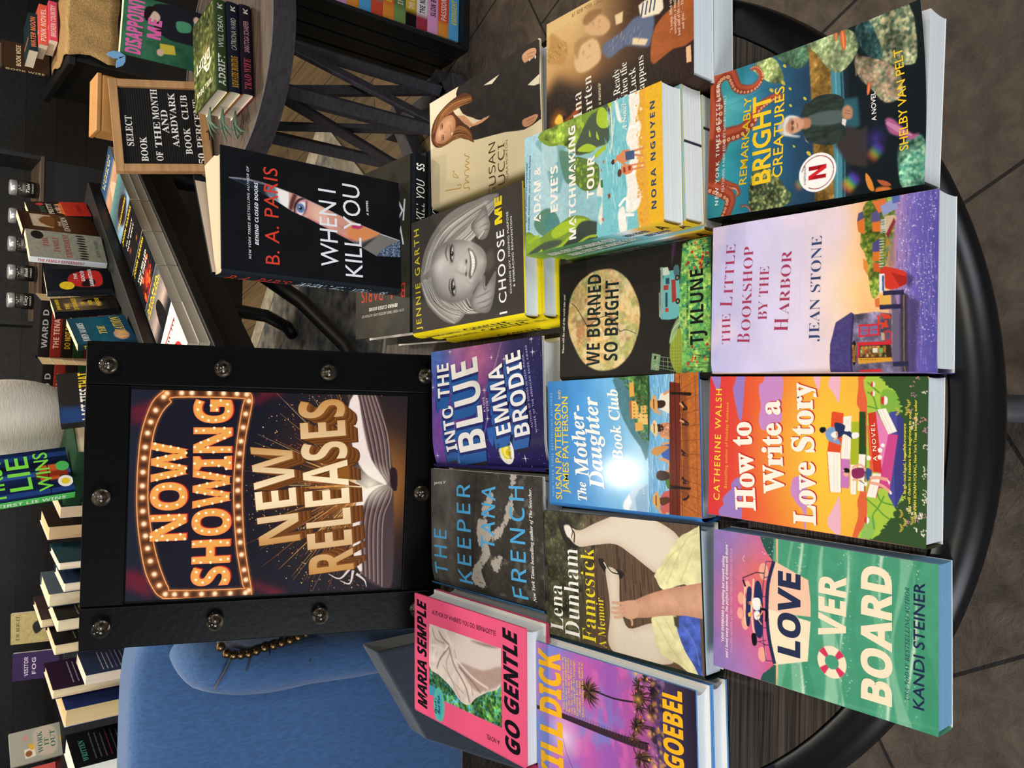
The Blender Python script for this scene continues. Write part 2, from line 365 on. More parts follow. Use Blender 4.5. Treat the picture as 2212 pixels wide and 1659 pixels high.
# ---------------------------------------------------------------- books
RES = 1900          # picture samples per metre of cover
def book(name, label, M, w, h, t, kind='p', front='#888', spine=None, back=None, page='#e3e4e0', art=None, texts=(), spine_texts=(), group=None,
         warp=None, rough=.38, coat=0, bump=0, inner='#efe9df', board=None, back_art=None, back_texts=(), cat='book', edge=None, res=RES, inset=None, splay=0):
    root = empty(name, M, label, cat, group)
    spine = spine or front; back = back or front
    th = .0028 if kind == 'h' else .0007; ins = (.004 if kind == 'h' else .0004) if inset is None else inset
    mb = MB(); W, Hh = w/2, h/2
    sc = spine if isinstance(spine, (list, tuple)) else [(0, spine), (1, spine)]
    sv = [a for a, _ in sc]; sl = np.array([lin(b) for _, b in sc])
    r = .006 if kind == 'h' else .0012
    # spine: profile (x,z) swept along y, with its colours along the length
    prof = [(-W+r*(1-math.sin(math.pi*k/8)**.7), t*(1-math.cos(math.pi*k/8))/2) for k in range(9)]
    ys = np.linspace(Hh, -Hh, 13); P = np.array([[(x, y, z) for x, z in prof] for y in ys])
    cs = np.array([[ [np.interp(i/12, sv, sl[:, k]) for k in range(3)] for _ in prof] for i in range(13)])
    n = len(prof); f = [(i*n+j, i*n+j+1, (i+1)*n+j+1, (i+1)*n+j) for i in range(12) for j in range(n-1)]
    mb.add(P.reshape(-1, 3), f, cs.reshape(-1, 3), True)
    ec = edge or (front if kind == 'h' else '#ddd')
    x0 = -W+r
    def panel(z0, z1, colz, top):
        a = [(x0, -Hh, z0), (W, -Hh, z0), (W, Hh, z0), (x0, Hh, z0)]; b = [(p[0], p[1], z1) for p in a]
        mb.add(a, [(3, 2, 1, 0)], inner if top else (back)); mb.add(b, [(0, 1, 2, 3)], front if top else inner)
        for i in range(4):
            j = (i+1) % 4; mb.add([a[i], a[j], b[j], b[i]], [(0, 1, 2, 3)], board or ec)
    if warp is None: panel(t-th, t, None, True)
    else:
        g = np.array([[(x0+(W-x0)*i/14, Hh-h*j/20, 0) for i in range(15)] for j in range(21)])
        U = (g[..., 0]+W)/w*1000; V = (Hh-g[..., 1])/w*1000; g[..., 2] = t-th*1.5+warp(U, V)
        m_, n_ = g.shape[:2]; mb.add(g.reshape(-1, 3), [(i*n_+j, i*n_+j+1, (i+1)*n_+j+1, (i+1)*n_+j) for i in range(m_-1) for j in range(n_-1)], inner, True)
    if not splay: panel(0, th, None, False)
    else:
        a = math.radians(splay); R = Matrix.Translation((-W+r, 0, 0)) @ Matrix.Rotation(a, 4, 'Y') @ Matrix.Translation((W-r, 0, 0))
        mb.hexa([R @ Vector(p) for p in ((x0, -Hh, 0), (W, -Hh, 0), (W, Hh, 0), (x0, Hh, 0), (x0, -Hh, th), (W, -Hh, th), (W, Hh, th), (x0, Hh, th))], back)
        mb.add([R @ Vector(p) for p in ((x0, -Hh, th*1.3), (W-.01, -Hh, th*1.3), (W-.01, Hh, th*1.3), (x0, Hh, th*1.3))], [(0, 1, 2, 3)], inner)
    # printed front
    def plane(U, V, dz):
        U = np.asarray(U, float); V = np.asarray(V, float); z = t+dz+(warp(U, V) if warp else 0)
        return np.stack([-W+U/1000*w, Hh-V/1000*w, z+0*U], -1)
    if art:
        A = Art(h/w, int(w*res), front); art(A)
        gx = np.maximum(A.xx, r/w*1000); mb.grid(plane(gx, A.yy, .00012), A.linear())
    for k, T in enumerate(texts):
        put_text(mb, T[1], T[2], T[0], T[3], plane, .0002+.00003*k, *((T[4:]+(None,))[:2] if T[4:] else (1.0, None)), warp=warp)
    for T in spine_texts:
        s0, s1, hf, st, txt, c = T[:6]; off = T[6] if len(T) > 6 else .5
        v, ff = text_mesh(txt, st); y = Hh-h*(s0+(s1-s0)*v[:, 0]); z = t*(off-hf/2)+v[:, 1]*t*hf
        k = np.interp(z, [p[1] for p in prof], [p[0] for p in prof]); mb.add(np.stack([k-.0004, y, z], -1), ff, c)
    def bplane(U, V, dz):
        U = np.asarray(U, float); V = np.asarray(V, float); return np.stack([W-U/1000*w, Hh-V/1000*w, -dz+0*U], -1)
    for k, T in enumerate(back_texts): put_text(mb, T[1], T[2], T[0], T[3], bplane, .0002, *(T[4:] or (1.0,)))
    mb.build('cover' if kind == 'p' else 'jacketed_cover', print_mat(rough, coat, bump), root)
    # page block
    pb = MB(); zz0, zz1 = th, t-th-(.0008 if warp else 0); cv = .004 if kind == 'h' else .0008; X0 = -W+.004; X1 = W-ins; Y = Hh-ins
    ring = [(X0, zz0), (X1, zz0)]+[(X1-cv*math.sin(math.pi*k/6), zz0+(zz1-zz0)*k/6) for k in range(1, 6)]+[(X1, zz1)]+([(X1+(X0-X1)*k/12, zz1+min(0, float(np.min(warp((X1+(X0-X1)*k/12+W)/w*1000, np.linspace(0, 1000*h/w, 9)))))) for k in range(1, 13)] if warp else [(X0, zz1)])
    n = len(ring); v = [(x, -Y, z) for x, z in ring]+[(x, Y, z) for x, z in ring]
    pb.add(v, [tuple(range(n)), tuple(range(2*n-1, n-1, -1))]+[(i, i+n, (i+1) % n+n, (i+1) % n) for i in range(n)])
    if splay:
        R = Matrix.Translation((-W+r, 0, th)) @ Matrix.Rotation(math.radians(splay*.55), 4, 'Y') @ Matrix.Translation((W-r, 0, -th))
        q = [(X0, -Y, th), (X1, -Y, th), (X1, Y, th), (X0, Y, th)]; q2 = [R @ Vector((a, b, c)) for a, b, c in q]
        pb.add([q2[0], q2[1], q[1], q2[3], q2[2], q[2]], [(0, 1, 2), (3, 5, 4), (0, 3, 4, 1), (1, 4, 5, 2)])
    pb.build('page_block', paper_mat(page), root)
    return root
# ---------------------------------------------------------------- cover pictures (front row)
CR = '#f3e3c3'
def art_love(a):
    a.vg((0, '#8a74b4'), (250, '#a878b4'), (430, '#cf6aa0'), (560, '#e2604f'), (2000, '#e2604f'))
    a.glow(*(479,303,267.3)[:2], 430, '#ee5a72', .85, 1.2)
    a.glow(*(732,378,262.6)[:2], 330, '#ee7048', .6, 1.2)
    for x in ((541,233,33.6), (435,227,31.3), (628,284,35.6), (509,291,42.7), (373,266,35.9), (760,414,46.1), (189,403,39.5)): a.ell(x[0], x[1], x[2]*1.3, x[2]*.8, '#f0a893')
    a.poly([(1010,395),(957,402),(922,420),(875,456),(846,508),(1006,516)], '#2d5a50', 0, 3)
    a.poly([(-23,394),(49,404),(79,434),(122,476),(149,518),(-3,518)], '#2d5a50', 0, 3)
    a.dots(14, ((844,402,1.2)[0], (844,402,1.2)[1], (1009,498,1.1)[0], (1009,498,1.1)[1]), (2, 3), ['#e8efe0'])
    a.poly([(1074,508),(-27,510),(-19,536),(1077,534)], '#e9b98e')
    s = (527,529,1.1)[1]; a.poly([(-9, s), (1009, s-6), (1009, a.H+9), (-9, a.H+9)], '#4b9a78')
    # rolling waves
    W = ['#6db18d', '#83bd9b', '#3f8f6d', '#9ccbab', '#5aa582', '#479573']
    for i, (x, am, w, ph) in enumerate(((1030, 22, 40, 0), (1110, 26, 55, 1.4), (1210, 30, 45, 2.2), (1330, 24, 70, .6), (1440, 28, 50, 3.1), (1540, 26, 60, 1.9), (1650, 22, 60, 0.2), (1760, 26, 70, 2.6), (1880, 20, 70, 1.0))):
        P = [(-63,530),(1077,528)]
        y = np.linspace(0, 1000, 40); c = a.H*(x-560)/(1985-560)+0; k = am*np.sin(y/1000*5.5+ph)*1.2
        a.poly(np.r_[np.c_[y, c+k], np.c_[y, c+k+w*(1.1+.8*np.sin(y/1000*4+ph))*.8][::-1]], W[i % 6], 2, 0, .8)
    for i, (x, ph) in enumerate(((1190, 2.0), (1470, 3.3), (1700, .8), (1850, 4.4))):
        y = np.linspace(0, 1000, 50); c = a.H*(x-560)/(1985-560)+28*np.sin(y/1000*5+ph)
        a.line(np.c_[y, c], np.abs(10+9*np.sin(y/1000*7+ph)), '#d9ead0', 0, .85, 2)
        a.dots(60, (0, c.min()-14, 1000, c.max()+20), (1.5, 4), ['#dcead2'], .8, seed=i)
    a.nz(60, .05, 3)
    # boat
    hull = [(851,493),(762,746),(617,763),(229,743),(140,496),(236,464),(488,449),(747,463)]
    a.poly([(850,487),(762,746),(617,763),(525,763),(489,451),(747,463)], '#f2c5a8')
    a.poly([(510,451),(494,763),(229,743),(140,496),(236,464)], CR)
    a.poly([(673,347),(665,392),(501,409),(312,403),(316,351),(486,336)], '#25305a', 0, 3)
    a.poly([(623,284),(621,318),(481,311),(368,304),(367,278),(494,272)], '#25305a', 0, 3)
    a.line([(697,334),(571,326),(482,318),(355,331),(300,351)], 13, '#efcaa6', 4)
    a.line([(649,265),(513,258),(362,266)], 11, '#efcaa6', 4)
    a.line([(846,493),(681,448),(486,439),(309,458),(148,500)], 26, '#28304f', 4)
    a.line([(833,432),(652,408),(479,403),(308,409),(154,434)], 5, '#28304f', 4)
    for q in ([(833,432),(841,481)], [(718,417),(736,460)], [(587,407),(595,446)], [(372,405),(382,449)], [(256,415),(268,464)], [(154,434),(163,488)]): a.line(q, 5, '#28304f')
    a.line([(750,418),(744,353),(687,246),(630,268)], 7, '#1c2030'); a.line([(676,248),(630,268)], 14, '#1c2030')
    a.poly([(308,319),(317,354),(248,360),(235,329)], '#15161c', 0, 3); a.line([(264,360),(293,434)], 4, '#15161c'); a.line([(269,381),(261,434)], 4, '#15161c')
    a.poly([(554,326),(570,378),(540,390),(490,381),(486,335)], '#f2efe9', 0, 3); a.poly([(465,339),(479,378),(432,384),(417,347)], '#f2efe9', 0, 3)
    for x in ((522,307,13.0), (446,311,14.2)): a.ell(x[0], x[1], x[2], x[2], '#e9a06f')
    a.ell(*(439,300,14.3), (439,300,10.7)[2], '#f2c13f'); a.ell(*(521,297,10.7), 8, '#a0512c')
    a.line([(540,388),(479,403),(437,360)], 9, '#e9a06f', 4); a.line([(427,366),(392,401)], 8, '#e9a06f'); a.line([(497,390),(496,433),(421,433)], 18, '#15161c', 4)
    # lifebuoy
    c = (268,910,98.3); R = c[2]*1.04
    a.ell(c[0], c[1], R, R*.96, CR)
    for t in (.75, 2.3, 3.9, 5.45):
        a.poly([(c[0]+R*s*math.cos(t+d), c[1]+R*.96*s*math.sin(t+d)) for s, d in ((1, -.24), (1, 0), (1, .24), (.4, .3), (.4, -.3))], '#d43a5c')
    a.ell(c[0], c[1], R*.44, R*.46, '#4b9a78')
    a.line([(849,262),(821,245),(802,262)], 4, '#f2c6cf', 3)
    a.poly([(-10,-10),(-24,-10),(54,1797),(66,1797)], '#ffffff', 2, 0, .07)
TX_love = [((233,685,787,687,162.9), 'LOVE', 'B*', '#2c3350'), ((421,999,827,1003,182.8), 'VER', 'B*', CR), ((97,1288,929,1288,186.3), 'BOARD', 'B*', CR),
    ((170,1395,835,1396,25.2), 'USA TODAY BESTSELLING AUTHOR', 'e', '#2c3a57', 1.15), ((133,1479,878,1484,62.1), 'KANDI STEINER', 'r+', '#232c4c'),
    ((196,91,817,95,21.8), '"LOVE OVERBOARD is anything but smooth sailing', 'I', '#f4eef6'), ((94,127,917,123,21.6), 'and I loved every minute. The perfect storm of drama and desire."', 'I', '#f4eef6'),
    ((125,163,883,161,16.1), '- COLLEEN HOOVER, #1 NEW YORK TIMES BESTSELLING AUTHOR', 'r', '#e9b7d6', 1.1)]
def art_howto(a):
    a.vg((0, '#d93740'), (160, '#de453a'), (420, '#e8673a'), (720, '#f0933c'), (870, '#f3b53f'), (2000, '#ef9a4f'))
    a.glow(*(509,900,268.9)[:2], 620, '#f7cf42', .85, 1.1)
    P1, P2, P3 = '#9a7bc0', '#c98bc6', '#ecb3c4'
    for q, c in (([(13,99),(59,102),(93,133),(131,124),(176,161),(209,195),(249,197),(287,234),(266,268),(4,281),(7,199)], P1), ([(1004,226),(1004,292),(950,290),(716,271),(703,249),(783,224),(881,200),(920,196),(960,213)], P1),
        ([(1004,13),(1004,88),(919,84),(907,58),(949,33)], P1), ([(1004,454),(1004,577),(821,578),(709,580),(669,529),(635,444),(664,414),(721,408),(798,420),(884,405),(942,406),(966,438)], P2),
        ([(330,669),(288,658),(232,653),(197,676),(164,702),(123,743),(23,752),(25,766),(335,764),(349,719)], P2), ([(1004,925),(1004,980),(893,979),(833,969),(893,941),(928,910),(968,905)], P3),
        ([(244,988),(206,966),(140,934),(101,913),(57,915),(25,946),(3,994),(87,1000)], P3), ([(1004,801),(1004,849),(918,841),(927,827)], P3)): a.poly(q, c, 0, 5)
    a.poly([(1008,1102),(1008,1159),(580,1161),(43,1170),(4,1082),(66,1090),(146,1111),(231,1104),(319,1122),(578,1128),(775,1114),(835,1091),(930,1099)], '#e0653f', 0, 5)
    a.poly([(1008,1153),(1007,1484),(-3,1498),(-11,1127),(110,1160),(239,1166),(323,1156),(665,1156),(837,1157)], '#a9c647', 0, 4)
    a.poly([(923,1258),(899,1342),(825,1359),(759,1352),(780,1261),(855,1234)], '#7fb043', 0, 5); a.poly([(-11,1127),(22,1196),(119,1220),(145,1168)], '#8ebc5a', 0, 4)
    for q in ([(905,1156),(880,1191),(796,1218),(737,1236)], [(965,1155),(898,1233)], [(255,1158),(219,1210),(168,1270),(141,1320)], [(297,1226),(249,1252),(235,1335)], [(75,1212),(159,1202),(214,1235),(285,1268)], [(819,1157),(804,1226)]): a.line(q, 9, '#5f9a3a', 4)
    for q in ((952,1192,10.3), (897,1193,10.2), (856,1264,16.8), (124,1168,12.1)): a.ell(q[0], q[1], q[2]*1.6, q[2], '#f6ece0'); a.poly([(q[0]-q[2]*1.7, q[1]-q[2]*.3), (q[0]-q[2], q[1]-q[2]*1.5), (q[0]+q[2], q[1]-q[2]*1.5), (q[0]+q[2]*1.7, q[1]-q[2]*.3)], '#c9362c')
    dk = [(1008,1253),(1007,1515),(-14,1529),(-20,1201),(44,1231),(110,1279),(158,1320),(218,1335),(264,1367),(348,1382),(513,1392),(677,1377),(759,1352),(817,1363),(899,1325),(957,1275)]
    rg = random.Random(4); dk2 = []
    for i, (x, y) in enumerate(spline(dk, True, 9)): dk2.append((x+rg.uniform(-7, 7), y+rg.uniform(-16, 12)))
    a.poly(dk2, '#36522f')
    a.poly([(786,1290),(796,1339),(743,1376),(349,1394),(218,1335),(288,1293),(420,1274)], '#4c4d96')
    a.poly([(796,1339),(743,1376),(349,1394),(218,1335),(425,1324)], '#3d3f7f')
    a.poly([(800,1209),(656,1288),(333,1251),(331,1229),(568,1234)], '#e47fb4'); a.poly([(656,1288),(655,1344),(327,1302),(329,1229)], '#cb4a89'); a.poly([(800,1218),(810,1270),(675,1338),(654,1288)], '#f6efe2')
    for q in ([(796,1231),(660,1297)], [(801,1248),(665,1312)]): a.line(q, 2, '#c9bfb0')
    a.poly([(777,1162),(787,1210),(422,1253),(420,1190)], '#cc3a2b'); a.poly([(700,1159),(700,1170),(422,1202),(411,1181)], '#e4663c'); a.poly([(413,1198),(413,1251),(265,1219),(268,1160)], '#f6efe2'); a.line([(422,1253),(262,1219)], 5, '#cc3a2b'); a.line([(421,1191),(267,1157)], 5, '#e4663c')
    a.poly([(770,929),(779,938),(771,1007),(684,1008),(543,994),(523,988),(523,903),(688,925)], '#e0502c'); a.poly([(523,905),(523,990),(275,999),(269,926)], '#f6efe2'); a.line([(529,994),(271,1000)], 4, '#e0502c'); a.line([(523,902),(266,926)], 4, '#e0502c')
    a.poly([(749,1007),(756,1059),(486,1054),(484,996),(604,1001)], '#f6efe2'); a.poly([(486,996),(486,1054),(312,1051),(304,1042),(306,996)], '#c67ab8')
    a.poly([(719,1058),(723,1108),(458,1108),(453,1056)], '#a9b52d'); a.poly([(453,1058),(455,1099),(274,1096),(271,1061)], '#f6efe2'); a.line([(457,1099),(274,1098)], 4, '#a9b52d')
    a.poly([(783,1108),(785,1147),(522,1155),(521,1108)], '#2f4a22'); a.poly([(523,1110),(524,1153),(296,1146),(299,1104)], '#f6efe2'); a.line([(524,1154),(296,1146)], 4, '#2f4a22')
    for q in ([(513,947),(284,955)], [(514,970),(286,976)], [(737,1026),(501,1020)], [(738,1039),(502,1034)], [(444,1075),(280,1076)], [(513,1124),(307,1122)], [(407,1224),(276,1192)]): a.line(q, 2, '#cfc6b6')
    # man and woman of the drawing
    a.poly([(649,888),(681,925),(668,958),(611,973),(573,997),(577,964),(597,906)], '#7f9dc8', 0, 3); a.poly([(635,926),(655,958),(611,966),(618,936)], '#f3efe6', 0, 3)
    a.poly([(703,948),(710,971),(693,1019),(653,1013),(625,1047),(615,1068),(647,1063),(659,1036),(610,973),(655,958)], '#27345c', 0, 3); a.poly([(655,963),(626,1064),(652,1063),(665,981)], '#27345c')
    a.ell(*(649,879,15.6), (649,879,12.9)[2], '#eab08e'); a.poly([(658,848),(676,861),(676,888),(653,891),(639,865)], '#17181d', 0, 3); a.line([(597,945),(620,968),(655,963)], 10, '#eab08e', 4)
    a.poly([(693,1022),(690,1054),(669,1056),(658,1027)], '#f3efe6', 0, 3); a.poly([(650,1063),(654,1103),(628,1106),(615,1068)], '#f3efe6', 0, 3)
    a.poly([(425,1067),(441,1137),(408,1148),(379,1131),(373,1076)], '#8a2e5c', 0, 3); a.ell(*(392,1029,15.1), 17, '#eab08e'); a.poly([(412,1004),(429,1022),(426,1049),(403,1049),(403,1018)], '#1b191c', 0, 3); a.ell(*(412,1011,7.1), 9, '#e79ab4')
    a.line([(362,1072),(362,1117),(355,1137)], 12, '#eab08e', 4); a.line([(435,1067),(458,1111),(446,1142),(421,1151)], 12, '#eab08e', 4)
    a.poly([(439,1155),(429,1191),(384,1183),(365,1160)], '#38558f', 0, 3); a.line([(381,1180),(390,1224),(383,1287)], 20, '#eaa58c', 4); a.line([(355,1173),(346,1250),(306,1309)], 18, '#eaa58c', 4); a.poly([(389,1283),(372,1302),(351,1296)], '#f6efe2'); a.poly([(326,1297),(303,1316),(296,1303)], '#f6efe2')
    a.poly([(359,1134),(354,1165),(332,1162),(333,1130)], '#f6efe2'); a.line([(362,1117),(344,1147)], 4, '#332')
    for q in ((504,1171,12.0), (514,1238,11.8), (556,1239,11.8), (586,1255,10.1)):
        for d in range(5): a.ell(q[0]+q[2]*.7*math.cos(d*1.26), q[1]+q[2]*.7*math.sin(d*1.26), q[2]*.6, q[2]*.6, '#f8f1e6')
    g = (1003,1397,0.8); b0, b1 = g[1], a.H
    rg = random.Random(9)
    for k in range(34):
        x = rg.choice([rg.uniform(10, 330), rg.uniform(640, 990), rg.uniform(0, 1000)]); y = rg.uniform(b0+10 if x > 700 or x < 250 else b0+110, b1-12); c = rg.choice(['#f1e7d2', '#d58a9c', '#f1e7d2', '#b9819a'])
        for d in range(6): a.ell(x+rg.uniform(-16, 16), y+rg.uniform(-14, 14), 4, 4, c)
    for k in range(7):
        x, y = rg.choice([(rg.uniform(60, 240), rg.uniform(b0-40, b0+60)), (rg.uniform(780, 930), rg.uniform(b0-60, b0+40))])
        for d in (-18, -6, 6, 18): a.ell(x+d, y-abs(d)*.5, 4, 10, '#c9b24a', 0, d*.03)
    a.nz(5, .03, 2)
Y1 = '#f3d23f'
TX_howto = [((115,97,911,102,50.3), 'CATHERINE WALSH', 'r+', Y1, 1.25), ((210,158,816,162,23.5), 'Bestselling author of Holiday Romance', 'r', '#f0b43c', 1.1)]
for q, t in (((88,401,696,349,158.4), 'How to'), ((224,613,849,568,150.6), 'Write a'), ((49,840,967,799,154.6), 'Love Story')): TX_howto.append((q, t, 's*', '#c9302a'))
for q, t in (((81,392,689,340,158.8), 'How to'), ((218,605,843,559,151.0), 'Write a'), ((43,833,962,791,155.0), 'Love Story')): TX_howto.append((q, t, 's*', '#f7efe0'))
TX_howto += [((490,1224,719,1205,24.1), 'A NOVEL', 'r+', '#f6e9c8', 1.3), ((271,1396,723,1390,17.0), '"A laugh-out-loud, heartfelt romance', 'r+', '#f0e04a'), ((197,1423,811,1420,16.8), 'that will charm its readers from beginning to end."', 'r+', '#f0e04a'),
    ((146,1457,865,1451,16.6), '—HANNAH BONAM-YOUNG, New York Times bestselling author', 'r+', '#f0e04a')]
def art_little(a):
    a.vg((0, '#bdb8e2'), (300, '#cdc4e6'), (620, '#d9cde4'), (900, '#ecd3d2'), (1010, '#f5c9a0'), (1060, '#f3b07c'), (2000, '#7a68b4'))
    a.nz(260, .06, 4, stretch=1.5); a.nz(300, 0, 8, tint='#e6cfe0', thr=(.52, .7), a=.6)
    a.glow(*(494,1101,81.2)[:2], 430, '#ffd28a', .75, 1.3)
    s = (1038,1229,0.8)[1]
    a.vg((s-30, '#c98f8a'), (s+40, '#9a7db4'), (s+110, '#6e62b2'), (a.H, '#554f9c'), box=[(0, s-20), (1000, s-20), (1000, a.H+5), (0, a.H+5)])
    rg = random.Random(3)
    for k in range(420):
        x, y = rg.uniform(0, 1000), rg.uniform(s, a.H); l = rg.uniform(15, 70); a.line([(x, y), (x+l, y+rg.uniform(-3, 3))], rg.uniform(2, 4), rg.choice(['#8f84cf', '#4c4690', '#a79bd8', '#5f57a6', '#b78fb4']), 0, .6)
    a.dots(330, (150, s+30, 1000, a.H-10), (1.2, 3.2), ['#f7e7f0', '#e9cfe6', '#fff'], .9)
    gr = [(745,1035),(786,1037),(909,1038),(987,1061),(1007,1110),(1024,1221),(784,1233),(630,1188),(519,1174),(434,1135),(453,1106),(535,1092),(626,1074),(693,1065)]
    a.poly(gr, '#5d7a2c', 0, 3); a.clumps(600, spline(gr, True, 3), (5, 15), ['#7f9a35', '#4c6b28', '#a3ad45', '#39551f', '#c2b455'])
    O1 = '#d8742f'
    for q, c in (([(888,1012),(906,1058),(807,1063),(829,1021)], O1), ([(888,1012),(937,1020),(945,1045),(906,1058)], '#54507a'), ([(875,1104),(875,1152),(810,1157),(817,1108)], O1), ([(924,1099),(940,1147),(871,1156),(871,1099)], '#5a5480'), ([(993,1102),(999,1182),(941,1191),(917,1143)], '#d9703a'), ([(956,1151),(990,1230),(931,1254),(897,1168)], '#8f98c4'), ([(1017,1214),(1001,1261),(961,1261),(960,1222)], '#5566a8'),
        ([(703,1110),(706,1155),(642,1156),(647,1111)], O1), ([(752,1109),(771,1150),(698,1155),(700,1106)], '#4f4a80'), ([(670,1053),(642,1082),(564,1084),(612,1058)], '#e08a3a'), ([(638,1115),(629,1156),(577,1157),(589,1116)], '#cf5f2f'), ([(449,1151),(452,1218),(372,1223),(368,1156)], '#e8b25a'), ([(427,1127),(433,1155),(376,1156),(382,1131)], '#d9743a'), ([(896,1176),(895,1231),(877,1247),(774,1186)], '#c7b08f'), ([(790,1185),(879,1231),(854,1240),(772,1202)], '#8a2f3a')): a.poly(q, c)
    for k in range(9): a.line([(867,1152),(862,1184)] if 0 else [((875,1152,0.8)[0]-k*9, (867,1154,0.8)[1]), ((875,1152,0.8)[0]-k*9, (862,1184,0.8)[1])], 4, '#e9e4ee')
    for k in range(11): a.line([((770,1154,0.8)[0]-k*16, (868,1148,0.8)[1]), ((770,1154,0.8)[0]-k*16, (864,1176,0.8)[1])], 4, '#d8cfe0')
    a.poly([(767,1178),(776,1233),(609,1235),(598,1188)], '#6f6a4a', 3, 0, .5); a.stroke_field(40, (480, (726,1186,0.8)[1], 800, (720,1234,0.8)[1]), (10, 40), (3, 6), ['#e08f3a', '#6a7a3a', '#8b6fb0', '#c97a4a'], 0)
    # dock, boat
    a.poly([(459,1222),(458,1238),(321,1275),(-9,1280),(-9,1237),(336,1228)], '#6a6078'); a.poly([(463,1269),(436,1315),(-9,1325),(-9,1280)], '#41364c', 2); a.poly([(436,1315),(392,1376),(-9,1359),(-9,1322)], '#463a63', 8, 0, .8)
    a.line([(438,1292),(-1,1299)], 7, '#7d6a4a')
    a.poly([(578,1153),(606,1176),(598,1220),(569,1294),(538,1308),(496,1303),(474,1222),(509,1158)], '#cf3a2c', 0, 3); a.poly([(571,1220),(538,1308),(496,1303),(487,1268)], '#a82a24'); a.poly([(570,1150),(567,1182),(466,1186),(461,1154)], '#e8e6ee'); a.line([(558,1173),(471,1176)], 12, '#42628f')
    a.poly([(562,1306),(535,1344),(474,1330),(491,1307)], '#3f2f5a', 4, 0, .7)
    for q in ([(457,1175),(453,1292)], [(378,1156),(375,1285)], [(51,1141),(53,1321)]): a.line(q, 26, '#2e2c4a')
    # shop
    a.poly([(346,999),(355,1140),(336,1225),(-9,1237),(-9,984),(173,989)], '#6a627e')
    wall = [(346,999),(355,1140),(336,1225),(-9,1237),(-9,984),(173,989)]
    a.clumps(500, wall, (4, 8), ['#857c96', '#4e475f', '#7a6c80', '#9a90a4'], a=.7)
    a.poly([(-9,851),(177,855),(306,888),(361,985),(350,1001),(173,989),(-9,988)], '#4b4278'); a.nz(12, .16, 5, [(-9,851),(177,855),(306,888),(361,985),(350,1001),(173,989),(-9,988)]); a.line([(350,999),(173,989),(-9,990)], 10, '#332c58')
    RD = '#cf2f35'
    a.poly([(285,1032),(286,1155),(218,1160),(211,1034)], RD); a.poly([(274,1043),(275,1145),(226,1148),(222,1043)], '#7d6a96'); a.line([(275,1095),(222,1097)], 8, RD); a.line([(248,1043),(251,1147)], 5, RD)
    a.poly([(182,1026),(183,1228),(164,1228),(161,1040),(69,1042),(69,1029)], RD); a.poly([(161,1040),(164,1223),(70,1232),(89,1041)], '#3a2a20'); a.poly([(90,1031),(90,1228),(68,1236),(55,1033)], '#d89a35')
    a.clumps(160, [(159,1044),(158,1195),(94,1200),(97,1045)], (5, 10), ['#a3402c', '#d8a545', '#5f7a45', '#8a5a2a', '#e8dcb0', '#33241c'])
    a.poly([(145,1155),(146,1179),(117,1180),(116,1156)], '#7aa35a'); a.poly([(145,1119),(145,1147),(120,1148),(119,1119)], '#e4dccb')
    for k in range(7): a.line([((85,1050,0.8)[0], (85,1051,0.8)[1]+k*14), ((69,1050,0.8)[0]+6, (69,1052,0.8)[1]+k*14)], 3, '#6a4a1c')
    a.poly([(177,994),(180,1016),(65,1018),(61,998)], '#1f1a1c', 0, 3); a.line([(169,996),(70,1000)], 3, '#c98f3a'); a.line([(168,1014),(69,1016)], 3, '#c98f3a')
    for q in ([(313,1149),(288,1153),(278,1197)], [(336,1160),(325,1216)], [(319,1177),(316,1224)], [(255,1170),(271,1177),(265,1209)], [(302,1193),(266,1197)], [(329,1143),(312,1161)]): a.line(q, 14, '#d9432f')
    a.poly([(243,1186),(241,1225),(185,1226),(186,1191)], '#c9332f'); a.poly([(234,1194),(233,1219),(193,1220),(194,1196)], '#5d5670'); a.poly([(231,1166),(232,1186),(189,1188),(190,1169)], '#b9a98c')
    a.poly([(20,1034),(27,1165),(7,1169),(-9,1051),(-9,1034)], RD); a.ell(*(-2,1068,11.5), 16, '#6a6a2a')
    a.glow(0, 0, 120, '#ffffff', .0); a.nz(4, .03, 6)
M1, N1 = '#a53a5c', '#36456f'
TX_little = [((202,157,404,155,67.0), 'THE', 's=', M1), ((448,166,516,172,99.0), 'L', 's=', M1), ((535,171,866,189,71.7), 'ITTLE', 's=', M1), ((199,307,264,310,94.5), 'B', 's=', M1), ((284,311,834,325,68.5), 'OOKSHOP', 's=', M1), ((347,430,691,441,64.0), 'BY THE', 's=', M1),
    ((267,575,352,578,93.1), 'H', 's=', M1), ((374,580,776,594,65.2), 'ARBOR', 's=', M1), ((197,782,841,792,64.8), 'JEAN STONE', 's=', N1), ((327,649,706,659,2.9), '—', 'r', '#5a5070'), ((67,1015,170,1010,11.0), 'BOOKSHOP', 'B', '#d9902f')]
